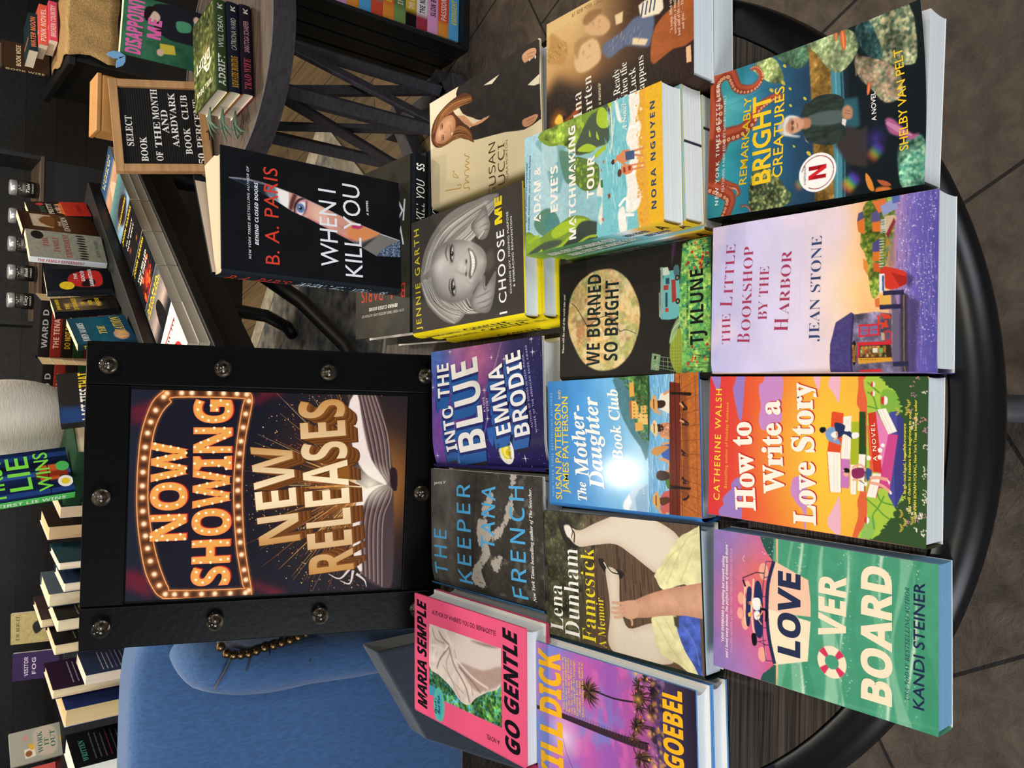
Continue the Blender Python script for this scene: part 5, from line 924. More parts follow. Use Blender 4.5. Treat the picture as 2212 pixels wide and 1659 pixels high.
def art_ina(a):
    a.vg((0, '#c9975a'), (350, '#a8743a'), (700, '#6a4424'), (1200, '#34221a'), (2000, '#22161a'))
    a.glow(950, 350, 700, '#e8c48a', .85, 1); a.poly([(-48,-14),(334,-14),(468,126),(293,444),(286,692),(310,1106),(-16,1629),(-582,1632)], '#24180f', 60)
    a.glow(*(73,144,155.3)[:2], 150, '#e8862a', .95, 1.4); a.poly([(71,107),(131,162),(78,216),(21,198)], '#f8c84a', 6, 3); a.ell(*(80,230,24.7), 16, '#2a160c', 2); a.poly([(41,216),(78,305),(147,443),(65,392)], '#c9601f', 10, 3, .8)
    a.poly([(912,52),(701,288),(545,234),(632,14)], '#b98a4a', 14); a.stroke_field(50, (*(619,14,1.6)[:2], *(744,270,1.6)[:2]), (20, 60), (2, 5), ['#6a4a24', '#d8b070', '#8a6230'], -.6)
    # couple at the table
    a.poly([(529,358),(645,410),(670,545),(610,644),(457,676),(405,545),(426,410)], '#dcb684', 10, 4); a.poly([(791,478),(856,562),(811,710),(699,789),(646,709),(706,546)], '#d3a878', 10, 4); a.poly([(676,358),(718,444),(676,562),(645,444),(541,392)], '#a87c4c', 8, 4, .8); a.poly([(858,462),(910,546),(865,694),(831,628),(803,512)], '#8a6238', 8, 4, .8)
    for q in ((576,470,12.0), (610,545,11.9), (786,587,10.4), (782,661,10.2)): a.ell(q[0], q[1], q[2]*1.8, q[2]*.8, '#9a7048', 7, 0, .6)
    a.line([(516,503),(526,562)], 9, '#b07a58', 0, .5, 6); a.line([(729,645),(732,685)], 9, '#b07a58', 0, .5, 6)
    a.poly([(557,693),(601,928),(658,1048),(614,1250),(403,1221),(379,1164),(463,958),(424,772)], '#5f6a86', 8, 3); a.poly([(763,836),(762,929),(672,921),(675,851)], '#e4c89c', 3); a.poly([(505,1033),(436,1193),(396,1164),(451,1025)], '#e8d0a4', 3)
    a.stroke_field(50, (*(447,772,1.4)[:2], *(557,1107,1.3)[:2]), (20, 60), (2, 5), ['#8a90a4', '#3f4a68', '#c9b48c'], .5)
    a.poly([(743,1093),(759,1166),(757,1335),(620,1348),(593,1306),(625,1136),(669,1107)], '#efe0c4', 3); 
    for k in range(4): a.line([tuple(np.array((745,1144,1.3)[:2])+[0, k*42]), tuple(np.array((641,1122,1.3)[:2])+[0, k*42])], 15, '#3f4a6c')
    bd = [(273,1214),(454,1236),(560,1334),(632,1639),(275,1637),(271,1441),(218,1263),(233,1235)]; a.poly(bd, '#a5572a', 3, 2); a.nz(60, .15, 5, bd, stretch=.4, sm=2)
    a.poly([(240,1560),(245,1605),(116,1611),(121,1566)], '#e9b48c', 2)
    a.poly([(880, -10), (1010, -10), (1010, 700), (960, 700)], '#dcb97c', 8, 0, .8); a.nz(5, .08, 3)
TX_ina = [((33,453,254,445,103.5), 'Ina', 's-', '#f3ead8'), ((-80,585,357,565,100.4), 'Garten', 's-', '#f3ead8'), ((68,679,256,674,37.1), 'a memoir', 'e+', '#ecd9b8'), ((-18,905,310,884,73.7), 'Be Ready', 's-', '#f6f1e6'), ((7,983,335,967,72.5), 'When the', 's-', '#f6f1e6'), ((56,1073,260,1059,70.7), 'Luck', 's-', '#f6f1e6'), ((-10,1160,328,1144,69.5), 'Happens', 's-', '#f6f1e6'),
    ((406,1439,685,1430,25.7), '"A romp, filled with', 's-', '#f2dcc4'), ((377,1475,660,1467,25.5), 'serendipity, a magic', 's-', '#f2dcc4'), ((353,1512,634,1504,25.3), 'hard stuff of life seem', 's-', '#f2dcc4'), ((387,1550,630,1541,25.0), 'and play." —The', 's-', '#f2dcc4'), ((938,332,939,702,35.1), '#1 NEW YORK TIMES', 'S', '#8a6a3a', 1.2)]
# ---------------------------------------------------------------- poster and dark thriller covers
def art_poster(a):
    a.vg((0, '#1f2230'), (500, '#191822'), (1000, '#1f1d27'), (2000, '#1a1920'))
    for q, w in (([(890,4),(923,88),(956,159),(997,215)], 46), ([(852,5),(872,75)], 40), ([(131,-4),(105,53),(71,97)], 56), ([(84,-3),(58,61),(23,112)], 40), ([(949,546),(991,607),(1010,684)], 34), ([(64,558),(28,621),(-2,717)], 36)): a.line(q, w, '#7a1c2c', 4, .75, 18)
    c = (541,1112,2.4)
    a.glow(c[0], c[1], 620, '#6a3d1c', .9, 1.3); a.glow(c[0], c[1], 330, '#e0903a', .9, 1.2); a.glow(c[0], c[1], 150, '#fff0c8', .95, 1)
    rg = random.Random(2)
    for k in range(150):
        t = rg.uniform(math.pi*1.02, math.pi*1.98); r0 = rg.uniform(90, 300); r1 = r0+rg.uniform(60, 420)
        a.line([(c[0]+r0*math.cos(t), c[1]+r0*.95*math.sin(t)), (c[0]+r1*math.cos(t), c[1]+r1*.95*math.sin(t))], [rg.uniform(3, 7), 1], rg.choice(['#f0a850', '#d97f30', '#ffe0a0', '#b85f2a']), 0, rg.uniform(.3, .8))
    for k in range(700):
        t = rg.uniform(math.pi*.95, math.pi*2.05); r = rg.uniform(180, 620); x, y = c[0]+r*math.cos(t), c[1]+r*.95*math.sin(t)
        if y > (803,505,0.8)[1]: a.ell(x, y, rg.uniform(1, 3.4), rg.uniform(1, 3.4), rg.choice(['#ffc872', '#f0953a', '#d84a5a', '#ffe6b4', '#c8763a']), 0, 0, .85)
    # marquee
    out = [(999,143),(1006,163),(1011,480),(998,523),(949,538),(745,509),(518,504),(244,525),(13,564),(-9,543),(-7,468),(2,197),(11,156),(41,125),(138,82),(282,54),(414,39),(545,35),(676,38),(807,50),(939,90)]
    inn = [(945,175),(967,190),(970,481),(953,499),(914,492),(744,473),(518,465),(245,486),(57,520),(34,510),(41,216),(56,185),(169,141),(303,108),(435,88),(545,83),(676,87),(808,104),(896,136)]
    a.poly(out, '#4a2a1c', 0, 3); a.poly(inn, '#191824', 0, 3); a.glow(*(520,326,2.2)[:2], 330, '#301a26', .5, 1)
    for L in (out, inn):
        P = np.array(list(L)+[L[0]]); a.line(P, 12, '#e07a34', 4, .55, 5); a.line(P, 4, '#ffb070', 4, .95)
    mid = spline((np.array(out[::1])), True, 12); mi = spline(np.array(inn), True, 12)
    # lamps along the border
    cen = np.array([(507,306),(507,306)])[0]
    P = spline(np.array(out), True, 14); seg = np.r_[0, np.cumsum(np.hypot(*np.diff(np.r_[P, P[:1]], axis=0).T))]
    Q = spline(np.array(inn), True, 14)
    for k in range(46):
        s = seg[-1]*(k+.3)/46; i = min(np.searchsorted(seg, s), len(P)-1); x, y = P[i]; j = np.argmin(np.hypot(Q[:, 0]-x, Q[:, 1]-y)); x, y = (x+Q[j, 0])/2, (y+Q[j, 1])/2
        a.glow(x, y, 32, '#f08a3a', .9, 1.3); a.ell(x, y, 11, 11, '#ffe9c4', 4)
    # open book
    PG, PG2 = '#e9d9cf', '#b59a8c'
    a.poly([(448,1060),(304,1048),(80,1098),(6,1203),(38,1262),(505,1249),(541,1218),(523,1133)], '#4a3a3c', 3, 3); a.poly([(555,1057),(540,1218),(587,1242),(725,1224),(913,1179),(1012,1133),(1009,1041),(943,1002)], '#4a3a3c', 3, 3)
    for k in range(16):
        t = k/15; P1 = np.array([(439,1056),(524,1108),(541,1214)])*(1-t)+np.array([(6,1203),(471,1195),(505,1232)])*t; a.line(np.array([(80,1098),(303,1082),(481,1109),(540,1214)])*(1-t)+np.array([(6,1207),(342,1199),(462,1234),(522,1240)])*t, 7, ['#9c857a', '#6a5450', '#3f3036'][k % 3], 5, .8)
        a.line(np.array([(1007,1045),(775,1099),(614,1147),(543,1214)])*(1-t)+np.array([(1009,1133),(810,1204),(639,1227),(570,1238)])*t, 7, ['#9c857a', '#6a5450', '#3f3036'][k % 3], 5, .8)
    a.poly([(431,1057),(490,1076),(532,1150),(541,1214),(523,1159),(464,1110),(337,1081),(97,1102),(150,1062),(304,1044)], PG, 2, 3); a.poly([(1007,1045),(843,1080),(673,1128),(543,1214),(562,1157),(614,1088),(724,1034),(926,1002)], PG, 2, 3)
    a.glow(c[0], c[1]+15, 130, '#fff3d8', .9, 1)
    for q in ([(108,1038),(60,990),(88,932)], [(99,1056),(32,1041),(51,991)], [(81,1073),(45,1116),(10,1126)]): a.line(q, [14, 8, 2], '#e9d9cf', 4, .9)
    a.poly([(622,1228),(613,1263),(510,1266),(527,1236)], '#2a1c22', 2, 3); a.nz(5, .05, 4)
TX_poster = []
SGN = [('NOW', (286,251,750,245,148.2)), ('SHOWING', (60,453,958,441,161.4))]
for t, q in SGN:
    TX_poster += [((q[0], q[1]+9, q[2]+4, q[3]+9, q[4]*1.06), t, 'B*', '#a8241f'), ((q[0]-5, q[1]+3, q[2]+5, q[3]+3, q[4]*1.06), t, 'B*', '#f2874a'), (q, t, 'B', '#e9a24c')]
for t, q, dx in (('NEW', (265,788,753,730,195.0), 0), ('RELEASES', (108,1059,980,978,221.4), 0)):
    for k in range(9, 0, -1): s = 1-k*.012; cx = 500; TX_poster.append(((cx+(q[0]-cx)*s, q[1]+k*7, cx+(q[2]-cx)*s, q[3]+k*7, q[4]*s), t, 'B+', ['#5a3316', '#7d4a20', '#6a3c1a'][k % 3]))
    TX_poster += [((q[0]-2, q[1]+2, q[2]+2, q[3]+2, q[4]*1.02), t, 'B+', '#8a5522'), (q, t, 'B', ('#c08a48', '#fbe6bc'))]
def poster_bulbs(mb, plane):
    """the little lamps drawn inside the marquee letters"""
    out = []
    for t, q in SGN:
        v, f = text_mesh(t, 'B'); n = {'NOW': 46, 'SHOWING': 96}[t]; rg = random.Random(5); pts = []
        du, dv = q[2]-q[0], q[3]-q[1]; L = math.hypot(du, dv); nu, nv = dv/L, -du/L
        # lamps sit mid-stroke: average of opposite outline points
        tri = [np.mean(v[list(p_)], 0) for p_ in f if len(p_) >= 3]; ar = [abs(np.cross(v[p_[1]]-v[p_[0]], v[p_[2]]-v[p_[0]])) for p_ in f]
        cand = []
        for p_, A_ in zip(f, ar):
            for _ in range(max(1, int(A_*9000))):
                w = np.random.default_rng(len(cand)).dirichlet((1, 1, 1)); cand.append((v[list(p_[:3])]*w[:, None]).sum(0))
        cand = np.array(cand); asp = L/q[4]
        edge = v
        d = np.array([np.min(np.hypot((edge[:, 0]-c_[0])*asp, edge[:, 1]-c_[1])) for c_ in cand])
        for i in np.argsort(-d):
            x = cand[i]
            if all(math.hypot((x[0]-y_[0])*asp, x[1]-y_[1]) > .2 for y_ in pts): pts.append(x)
            if len(pts) >= n: break
        for x in pts:
            U, V = q[0]+x[0]*du+x[1]*q[4]*nu, q[1]+x[0]*dv+x[1]*q[4]*nv
            for r, z, c in ((7.5, .00045, '#f8c878'), (5, .0005, '#fff2d8')):
                tt = np.linspace(0, 2*math.pi, 11)[:-1]; mb.add(plane(U+r*np.cos(tt), V+r*np.sin(tt), z), [tuple(range(9, -1, -1))], c)
def art_stand(a):
    a.vg((0, '#17181b'), (2000, '#141417')); a.nz(200, .15, 3)
    kn = [(754,60),(763,118),(769,216),(754,397),(716,606),(661,824),(593,1051),(514,1387),(474,1609),(324,1614),(303,1360),(356,1224),(423,1047),(482,876),(537,711),(570,582),(629,457),(690,295),(732,147)]
    a.poly(kn, '#59616e', 1); k0 = a.im.copy(); m = a.mask(kn, 1)
    a.poly([(754,60),(766,147),(763,316),(742,417),(649,395),(703,255)], '#1f2733', 4); a.line([(754,60),(764,216),(751,397)], 7, '#c9d6e6', 3, .9, 2)
    a.poly([(759,397),(744,479),(716,606),(580,582),(629,457),(667,385)], '#dfe3e4', 10, 3); a.poly([(757,387),(746,438),(631,467),(652,416),(681,355)], '#6a7480', 10, 3)
    a.poly([(735,458),(735,542),(597,561),(623,478)], '#f3ece6', 12, 3)
    fc = [(737,553),(704,714),(649,880),(598,1051),(511,1400),(467,1361),(446,1287),(414,1213),(409,1141),(423,1047),(482,876),(537,711),(585,551)]
    a.poly(fc, '#dba393', 3); a.poly([(557,1097),(556,1229),(511,1400),(463,1336),(416,1213),(413,1130),(447,1071)], '#d98a54', 14, 3); a.poly([(652,768),(617,936),(522,1003),(487,911),(539,777)], '#eab9a6', 16, 3, .9); a.poly([(639,879),(614,982),(556,1085),(444,1048),(491,933)], '#c98d7c', 14, 3, .7)
    a.line([(539,711),(487,877),(431,1048),(411,1153)], 14, '#b04a4a', 4, .6, 5); a.line([(538,969),(506,1037),(543,1073)], 10, '#a8685c', 4, .6, 5)
    # brow and eye
    a.line([(727,611),(651,583),(582,563)], [34, 40, 30], '#4a2a22', 4, .9, 5)
    a.poly([(686,697),(665,637),(605,609),(555,619),(553,668),(622,712)], '#c98f9a', 6, 3); a.poly([(669,686),(650,637),(601,620),(558,635),(564,673),(619,696)], '#ebe6ea', 3, 3)
    e = (612,652,35.1); a.ell(e[0], e[1], e[2]*1.1, e[2], '#4a6a9c', 3); a.ell(e[0], e[1], e[2]*.85, e[2]*.78, '#7d9cc8', 5, 0, .6); a.ell(e[0], e[1], e[2]*.42, e[2]*.42, '#14161c', 2); a.ell(e[0]+6, e[1]-8, 5, 5, '#fff', 1)
    a.line([(701,697),(676,637),(614,602),(553,603)], [10, 18, 16, 8], '#241418', 4, .95, 2); a.line([(683,708),(620,701),(554,673)], [6, 10, 5], '#5a2f34', 4, .8, 2)
    for k in range(9): t = k/8; x, y = np.array([(671,702),(566,684)])[0]*(1-t)+np.array([(671,702),(566,684)])[1]*t; a.line([(x, y), (x+6, y+26)], [4, 1], '#3a2024', 0, .8)
    a.poly([(559,1145),(538,1180),(567,1229),(546,1234),(518,1192),(516,1144),(519,1122)], '#b03a6a', 3, 3)
    a.poly([(472,1361),(507,1412),(474,1609),(387,1459),(303,1360),(356,1224),(424,1286)], '#77746e', 6); a.poly([(478,1362),(505,1400),(408,1286),(356,1224),(381,1213)], '#2a2a2c', 8); a.line([(505,1400),(473,1603)], 5, '#dfe4ea')
    hd = [(303,1360),(353,1408),(407,1485),(474,1612),(322,1618)]; a.poly(hd, '#46566f', 2); n = fbm(a.ny, a.nx, 5*a.k+1, 4, 2); a.mix(a.mask(hd)*np.clip((n-.55)/.1, 0, 1)*.7, '#9fb0c8'); a.mix(a.mask(hd)*np.clip((.42-n)/.1, 0, 1)*.7, '#20293a')
    a.im = k0*(1-m[..., None])+a.im*m[..., None]
    a.line([(756,60),(771,216),(756,397),(718,606),(663,824),(595,1051),(513,1400)], 3, '#e9c9c4', 3, .7)
WS, RS = '#e4e6ea', '#d0402f'
TX_stand = [((139,233,873,221,19.1), 'NEW YORK TIMES BESTSELLING AUTHOR OF', 'i', WS, 1.1), ((256,294,757,292,28.4), 'BEHIND CLOSED DOORS', 'I', WS), ((120,466,898,456,116.9), 'B. A. PARIS', 'r', RS, 1.05), ((161,992,810,974,162.0), 'WHEN I', 'r', WS), ((99,1220,894,1201,164.6), 'KILL YOU', 'r', WS), ((650,1291,782,1285,21.3), 'A NOVEL', 'I', WS)]
def art_lying(a):
    a.vg((0, '#3d3a33'), (2000, '#35322b')); a.nz(120, .12, 3)
TX_lying = [((130,219,882,218,22.9), 'NEW YORK TIMES BESTSELLING AUTHOR OF', 'i', '#d9d6cc', 1.1), ((236,277,749,279,31.4), 'BEHIND CLOSED DOORS', 'I', '#e9e6dc'), ((111,444,889,466,126.4), 'B. A. PARIS', 'r', RS, 1.05), ((118,949,980,1023,166.3), 'WHEN I', 'r', WS), ((112,1181,1156,1300,187.5), 'KILL YOU', 'r', WS)]
# ---------------------------------------------------------------- setting: floor, back wall
def slab(name, x0, y0, x1, y1, z, m, thick=.05):
    mb = MB(); mb.box(((x0+x1)/2, (y0+y1)/2, z-thick/2), (x1-x0, y1-y0, thick)); o = mb.build(name, m); o['kind'] = 'structure'; return o
def slate_mat():
    m = bpy.data.materials.new('slate_tiles'); m.use_nodes = True; nt = m.node_tree; b = nt.nodes['Principled BSDF']; b.inputs['Roughness'].default_value = .55
    tc = nt.nodes.new('ShaderNodeTexCoord'); mp = nt.nodes.new('ShaderNodeMapping'); mp.inputs['Rotation'].default_value = (0, 0, math.radians(-31)); mp.inputs['Location'].default_value = (.13, .02, 0)
    br = nt.nodes.new('ShaderNodeTexBrick'); br.inputs['Scale'].default_value = 1; br.inputs['Brick Width'].default_value = .46; br.inputs['Row Height'].default_value = .46; br.inputs['Mortar Size'].default_value = .0035; br.offset = .5
    br.inputs['Color1'].default_value = (*lin('#766a5e'), 1); br.inputs['Color2'].default_value = (*lin('#62594f'), 1); br.inputs['Mortar'].default_value = (*lin('#2a2522'), 1)
    n = nt.nodes.new('ShaderNodeTexNoise'); n.inputs['Scale'].default_value = 17; n.inputs['Detail'].default_value = 10; n.inputs['Roughness'].default_value = .68; n.inputs['Distortion'].default_value = .35
    r = nt.nodes.new('ShaderNodeValToRGB'); r.color_ramp.elements[0].position = .33; r.color_ramp.elements[1].position = .7; r.color_ramp.elements[0].color = (.45, .42, .40, 1); r.color_ramp.elements[1].color = (1.15, 1.08, 1.0, 1)
    mx = nt.nodes.new('ShaderNodeMix'); mx.data_type = 'RGBA'; mx.blend_type = 'MULTIPLY'; mx.inputs[0].default_value = 1
    bp = nt.nodes.new('ShaderNodeBump'); bp.inputs['Strength'].default_value = 1; bp.inputs['Distance'].default_value = .028
    L = nt.links.new
    L(tc.outputs['Object'], mp.inputs[0]); L(mp.outputs[0], br.inputs['Vector']); L(tc.outputs['Object'], n.inputs['Vector']); L(n.outputs['Fac'], r.inputs[0]); L(br.outputs['Color'], mx.inputs[6]); L(r.outputs[0], mx.inputs[7]); L(mx.outputs[2], b.inputs['Base Color'])
    L(n.outputs['Fac'], bp.inputs['Height']); L(bp.outputs[0], b.inputs['Normal']); return m
def plank_mat(name, c1, c2, gap, w, rot=0, length=1.4, rough=.45, along=3):
    m = bpy.data.materials.new(name); m.use_nodes = True; nt = m.node_tree; b = nt.nodes['Principled BSDF']; b.inputs['Roughness'].default_value = rough
    tc = nt.nodes.new('ShaderNodeTexCoord'); mp = nt.nodes.new('ShaderNodeMapping'); mp.inputs['Rotation'].default_value = (rot if isinstance(rot, tuple) else (0, 0, rot))
    br = nt.nodes.new('ShaderNodeTexBrick'); br.inputs['Scale'].default_value = 1; br.inputs['Brick Width'].default_value = length; br.inputs['Row Height'].default_value = w; br.inputs['Mortar Size'].default_value = .002
    br.inputs['Color1'].default_value = (*lin(c1), 1); br.inputs['Color2'].default_value = (*lin(c2), 1); br.inputs['Mortar'].default_value = (*lin(gap), 1)
    m2 = nt.nodes.new('ShaderNodeMapping'); m2.inputs['Scale'].default_value = (along, 40, 40); n = nt.nodes.new('ShaderNodeTexNoise'); n.inputs['Scale'].default_value = 1; n.inputs['Detail'].default_value = 5
    r = nt.nodes.new('ShaderNodeValToRGB'); r.color_ramp.elements[0].color = (.6, .6, .6, 1); r.color_ramp.elements[1].color = (1.2, 1.2, 1.2, 1); r.color_ramp.elements[0].position = .3; r.color_ramp.elements[1].position = .7
    mx = nt.nodes.new('ShaderNodeMix'); mx.data_type = 'RGBA'; mx.blend_type = 'MULTIPLY'; mx.inputs[0].default_value = 1; L = nt.links.new
    L(tc.outputs['Object'], mp.inputs[0]); L(mp.outputs[0], br.inputs['Vector']); L(mp.outputs[0], m2.inputs[0]); L(m2.outputs[0], n.inputs['Vector']); L(n.outputs['Fac'], r.inputs[0]); L(br.outputs['Color'], mx.inputs[6]); L(r.outputs[0], mx.inputs[7]); L(mx.outputs[2], b.inputs['Base Color']); return m
slab('floor', -3.2, -1.6, 3.6, 2.12, 0, slate_mat())
slab('floor', -3.2, 2.12, 3.6, 5.75, 0, plank_mat('floor_planks', '#7d6748', '#5f4f39', '#2c2218', .19, math.radians(76), 1.5))
wb = MB(); wb.box((.2, 5.8, 1.25), (6.8, .1, 2.5)); o = wb.build('wall_back', plank_mat('black_shiplap', '#2b2928', '#211f1f', '#0a0909', .17, (math.radians(90), math.radians(90), 0), 3.5, .5)); o['kind'] = 'structure'
for nm_, x_ in (('wall_left', -3.25), ('wall_right', 3.65)):
    wb = MB(); wb.box((x_, 2.1, 1.25), (.1, 7.5, 2.5)); o = wb.build(nm_, mat('charcoal_plaster', '#2c2b2a', .8, noise=(4, .12))); o['kind'] = 'structure'

# ---------------------------------------------------------------- the round display table
WOOD = mat('dark_wenge', '#110f0d', .45, spec=.25, noise=(1, .5, (7, 420, 1), '#4c4035'), bump=(1, .4, (8, 420, 1)))
BLK = mat('black_lacquer', '#0c0c0e', .34, spec=.32, bump=(60, .05))
BLK2 = mat('black_paint', '#0d0d0e', .5, bump=(30, .1))
def round_table():
    t = empty('round_table', Matrix.Translation((-.0212, .7156, 0)), 'large round dark wooden table covered with new books, black rounded rim', 'table')
    MB().lathe([(0, TT-.03), (.449, TT-.03), (.449, TT), (0, TT)], 96).build('table_top', WOOD, t, smooth=False)
    MB().lathe([(.449, TT-.045), (.470, TT-.045), (.481, TT-.034), (.4845, TT-.020), (.481, TT-.009), (.470, TT-.0015), (.452, TT+.0002), (.449, TT-.002)], 128, close=True).build('rim', BLK, t)
    MB().lathe([(.09, TT-.03), (.07, TT-.06), (.045, TT-.12), (.05, TT-.3), (.075, .3), (.06, .16), (.07, .1), (.07, .08)], 32).build('pedestal', BLK, t)
    for k in range(4):
        a = math.radians(-90+90*k); c, s = math.cos(a), math.sin(a)
        MB().tube([(.04*c, .04*s, .17), (.14*c, .14*s, .15), (.28*c, .28*s, .07), (.40*c, .40*s, .022)], [.028, .026, .022, .02], 10).build('foot', mat('grey_wash', '#4a4a4c', .6, noise=(1, .3, (30, 30, 30))), t)
round_table()

# ---------------------------------------------------------------- books on the table
R = math.radians
def flatbook(name, x, y, rot, ztop, w, h, t, label, **k):
    return book(name, label, pose(x, y, ztop-t, R(rot)), w, h, t, **k)
def pile(n, gap, name, x, y, rot, ztop, w, h, labels, group, jitter=None, top=None, **k):
    t = ztop/n; out = []
    for i in range(n):
        dx, dy, dr = (jitter[i] if jitter else (0, 0, 0)) if i else (0, 0, 0)
        kk = dict(k); kk.update(top or {}) if i == 0 else None
        out.append(flatbook(name, x+dx, y+dy, rot+dr, ztop-i*t, w, h, t-.0006, labels[i], group=group, **kk))
    return out
PB, HB = 'paperback_book', 'hardcover_book'
flatbook(PB, -.204, .364, 1.3, .028, .135, .210, .028, 'green and pink paperback with a cream boat drawing, front row left, blue page edges', kind='p', front='#4b9a78', spine=[(0, '#8a74b4'), (.4, '#e2604f'), (.5, '#4b9a78'), (1, '#6db18d')], page='#6f9fc0', art=art_love, texts=TX_love, rough=.42)
flatbook(PB, -.056, .372, .4, .032, .137, .207, .032, 'red and orange sunset paperback with big cream lettering, middle of the front row', kind='p', front='#e0653f', spine=[(0, '#9a7bc0'), (.35, '#e8673a'), (.8, '#d9837a'), (1, '#36522f')], page='#d5dadb', art=art_howto, texts=TX_howto, rough=.42)
flatbook(PB, .087, .368, .4, .034, .144, .211, .034, 'pale lilac paperback with a harbour bookshop painting, front row', kind='p', front='#cdc4e6', spine=[(0, '#e9d0c4'), (.5, '#e6c0a8'), (1, '#6e62b2')], page='#d5dadb', art=art_little, texts=TX_little, rough=.42, warp=lambda U, V: -.003*np.clip(1-U/90, 0, 1)**2+.0012*(1+np.sin(V/1465*9)))
flatbook(PB, .238, .380, -.9, .030, .142, .209, .030, 'dark teal paperback with octopus arms and yellow lettering, right end of the front row', kind='p', front='#2a5878', spine='#12181c', page='#d5dadb', art=art_remark, texts=TX_remark, rough=.33, warp=lambda U, V: .017*np.clip((U-250)/750, 0, 1)**2*np.clip((V-300)/1172, 0, 1)**1.6+.002*np.clip((U-200)/800, 0, 1)**2,
    spine_texts=[(.1, .45, .3, 'r', 'REMARKABLY BRIGHT CREATURES', '#5a5a3a'), (.55, .8, .3, 'r', 'SHELBY VAN PELT', '#5a5a3a')])
flatbook(HB, -.066, .599, 3.2, .032, .152, .225, .032, 'glossy sky blue hardcover showing five readers on a bench, middle row', kind='h', front='#3f7fc4', spine='#3f7fc4', board='#2f68b8', page='#cfd8de', art=art_mother, texts=TX_mother, rough=.42, coat=.11)
flatbook(HB, .078, .589, 1.6, .029, .142, .220, .029, 'black hardcover with a large cracked yellow planet and green meadow', kind='h', front='#26231f', page='#e6dcc8', art=art_burned, texts=TX_burned, rough=.4)
flatbook(HB, -.032, .840, 3.9, .036, .169, .244, .036, 'blue and purple starry hardcover with white block letters, below the marquee sign', kind='h', front='#2a2460', spine='#241f52', board='#1f1b44', page='#d6dde0', art=art_blue, texts=TX_blue, rough=.3, coat=.15, warp=lambda U, V: -.009*np.clip(1-U/260, 0, 1)**2, edge='#1f1b44')
flatbook(HB, -.204, .836, 3.0, .035, .169, .245, .035, 'charcoal grey hardcover with wide light blue letters, below the marquee sign', kind='h', front='#3a3733', spine='#3f6f94', board='#1f2024', page='#c9d0d4', art=art_keeper, texts=TX_keeper, rough=.36, warp=lambda U, V: -.007*np.clip(1-U/260, 0, 1)**2.2)
flatbook(HB, -.222, .594, 4.1, .034, .154, .232, .034, 'brown hardcover photo of two stockinged legs with black shoes', kind='h', front='#3a3428', spine='#23302c', board='#1a2a28', page='#cdd6dc', art=art_fame, texts=TX_fame, rough=.34)
pile(2, 0, HB, -.377, .818, 2.4, .072, .167, .241, ['pink hardcover with a marble statue photo, upper one of its stack', 'pink hardcover hidden under an identical pink hardcover with statue photo'], 'pink statue hardcovers', kind='h', front='#e5587d', spine='#e5587d', back='#e5587d', board='#e0587a', page='#d2d6d8', rough=.42, top=dict(art=art_gentle, texts=TX_gentle))
pile(2, 0, HB, -.379, .583, 3.3, .052, .157, .234, ['purple sunset hardcover with palm trees and yellow letters, upper one of its stack', 'blue edged hardcover under the palm tree hardcover'], 'palm tree hardcovers', kind='h', front='#5a86c4', spine='#5a86c4', back='#5a86c4', board='#5f97cf', page='#dbe2e4', rough=.36, top=dict(art=art_kill, texts=TX_kill))
SPA = [(0, '#8fae3a'), (.12, '#5f8a4a'), (.5, '#4a7a62'), (.66, '#7cc3cc'), (.75, '#eef2ee'), (.82, '#e8b84a'), (1, '#f0c62c')]
bp_ = pile(3, 0, PB, .222, .596, 2.9, .090, .138, .203, ['pale blue and green beach paperback with white lettering, top of three copies', 'beach paperback in the middle of a stack of three', 'beach paperback at the bottom of a stack of three'], 'beach paperbacks in a stack of three',
    jitter=[0, (.004, -.002, .6), (.002, -.003, -.5)], kind='p', front='#93c0c8', spine=SPA, page='#dfe2de', rough=.42, edge='#eab42c', top=dict(art=art_adam, texts=TX_adam),
    spine_texts=[(.12, .62, .42, 'B', "ADAM & EVIE'S MATCHMAKING TOUR", '#f3f1e6'), (.69, .84, .3, 'B', 'NORA NGUYEN', '#33456c'), (.9, .95, .5, 'B', 'A', '#3a3420')])
for r_, x in ((bp_[1], .012), (bp_[2], .035)): MB().box((x, -.1015, .0147), (.0022, .0006, .0275)).build('ink_mark', mat('marker_ink', '#1c2030', .6), r_)
pile(3, 0, HB, .151, .827, 3.8, .084, .163, .242, ['charcoal hardcover with a black and white smiling portrait, top of three copies', 'yellow edged portrait hardcover in the middle of a stack of three', 'yellow edged portrait hardcover at the bottom of a stack of three'], 'portrait hardcovers in a stack of three',
    jitter=[0, (.001, -.001, .4), (-.004, -.001, -.4)], kind='h', front='#f2da1c', spine='#f3dc1f', back='#f2da1c', board='#f0dc2a', edge='#f0dc2a', inner='#f0dc2a', page='#cfd7dc', rough=.4, top=dict(art=art_jennie, texts=TX_jennie),
    spine_texts=[(.06, .38, .3, 'r+', 'JENNIE GARTH', '#4a4420'), (.42, .68, .62, 'r', 'I CHOOSE', '#3a3a2a'), (.70, .82, .62, 'B', 'ME', '#1c1c18'), (.88, .95, .4, 'e', 'Sla', '#5a5a40')])
pile(2, 0, HB, .336, .839, 4.2, .050, .157, .241, ['cream hardcover with a woman in a black suit, upper one of its stack', 'pale hardcover under the cream one with a woman in black'], 'cream memoir hardcovers', kind='h', front='#e6d8b4', spine='#e6d8b4', page='#b9bcc0', rough=.36, top=dict(art=art_susan, texts=TX_susan))
pile(2, 0, PB, .3634, .5868, 1.9, .065, .130, .212, ['golden brown paperback with a cooking couple photo at right table edge, upper copy', 'thick paperback under the golden brown one at right table edge'], 'golden brown memoir paperbacks', kind='p', front='#5a4030', spine='#3a2822', page='#d5dde0', rough=.32, top=dict(art=art_ina, texts=TX_ina, bump=.12))
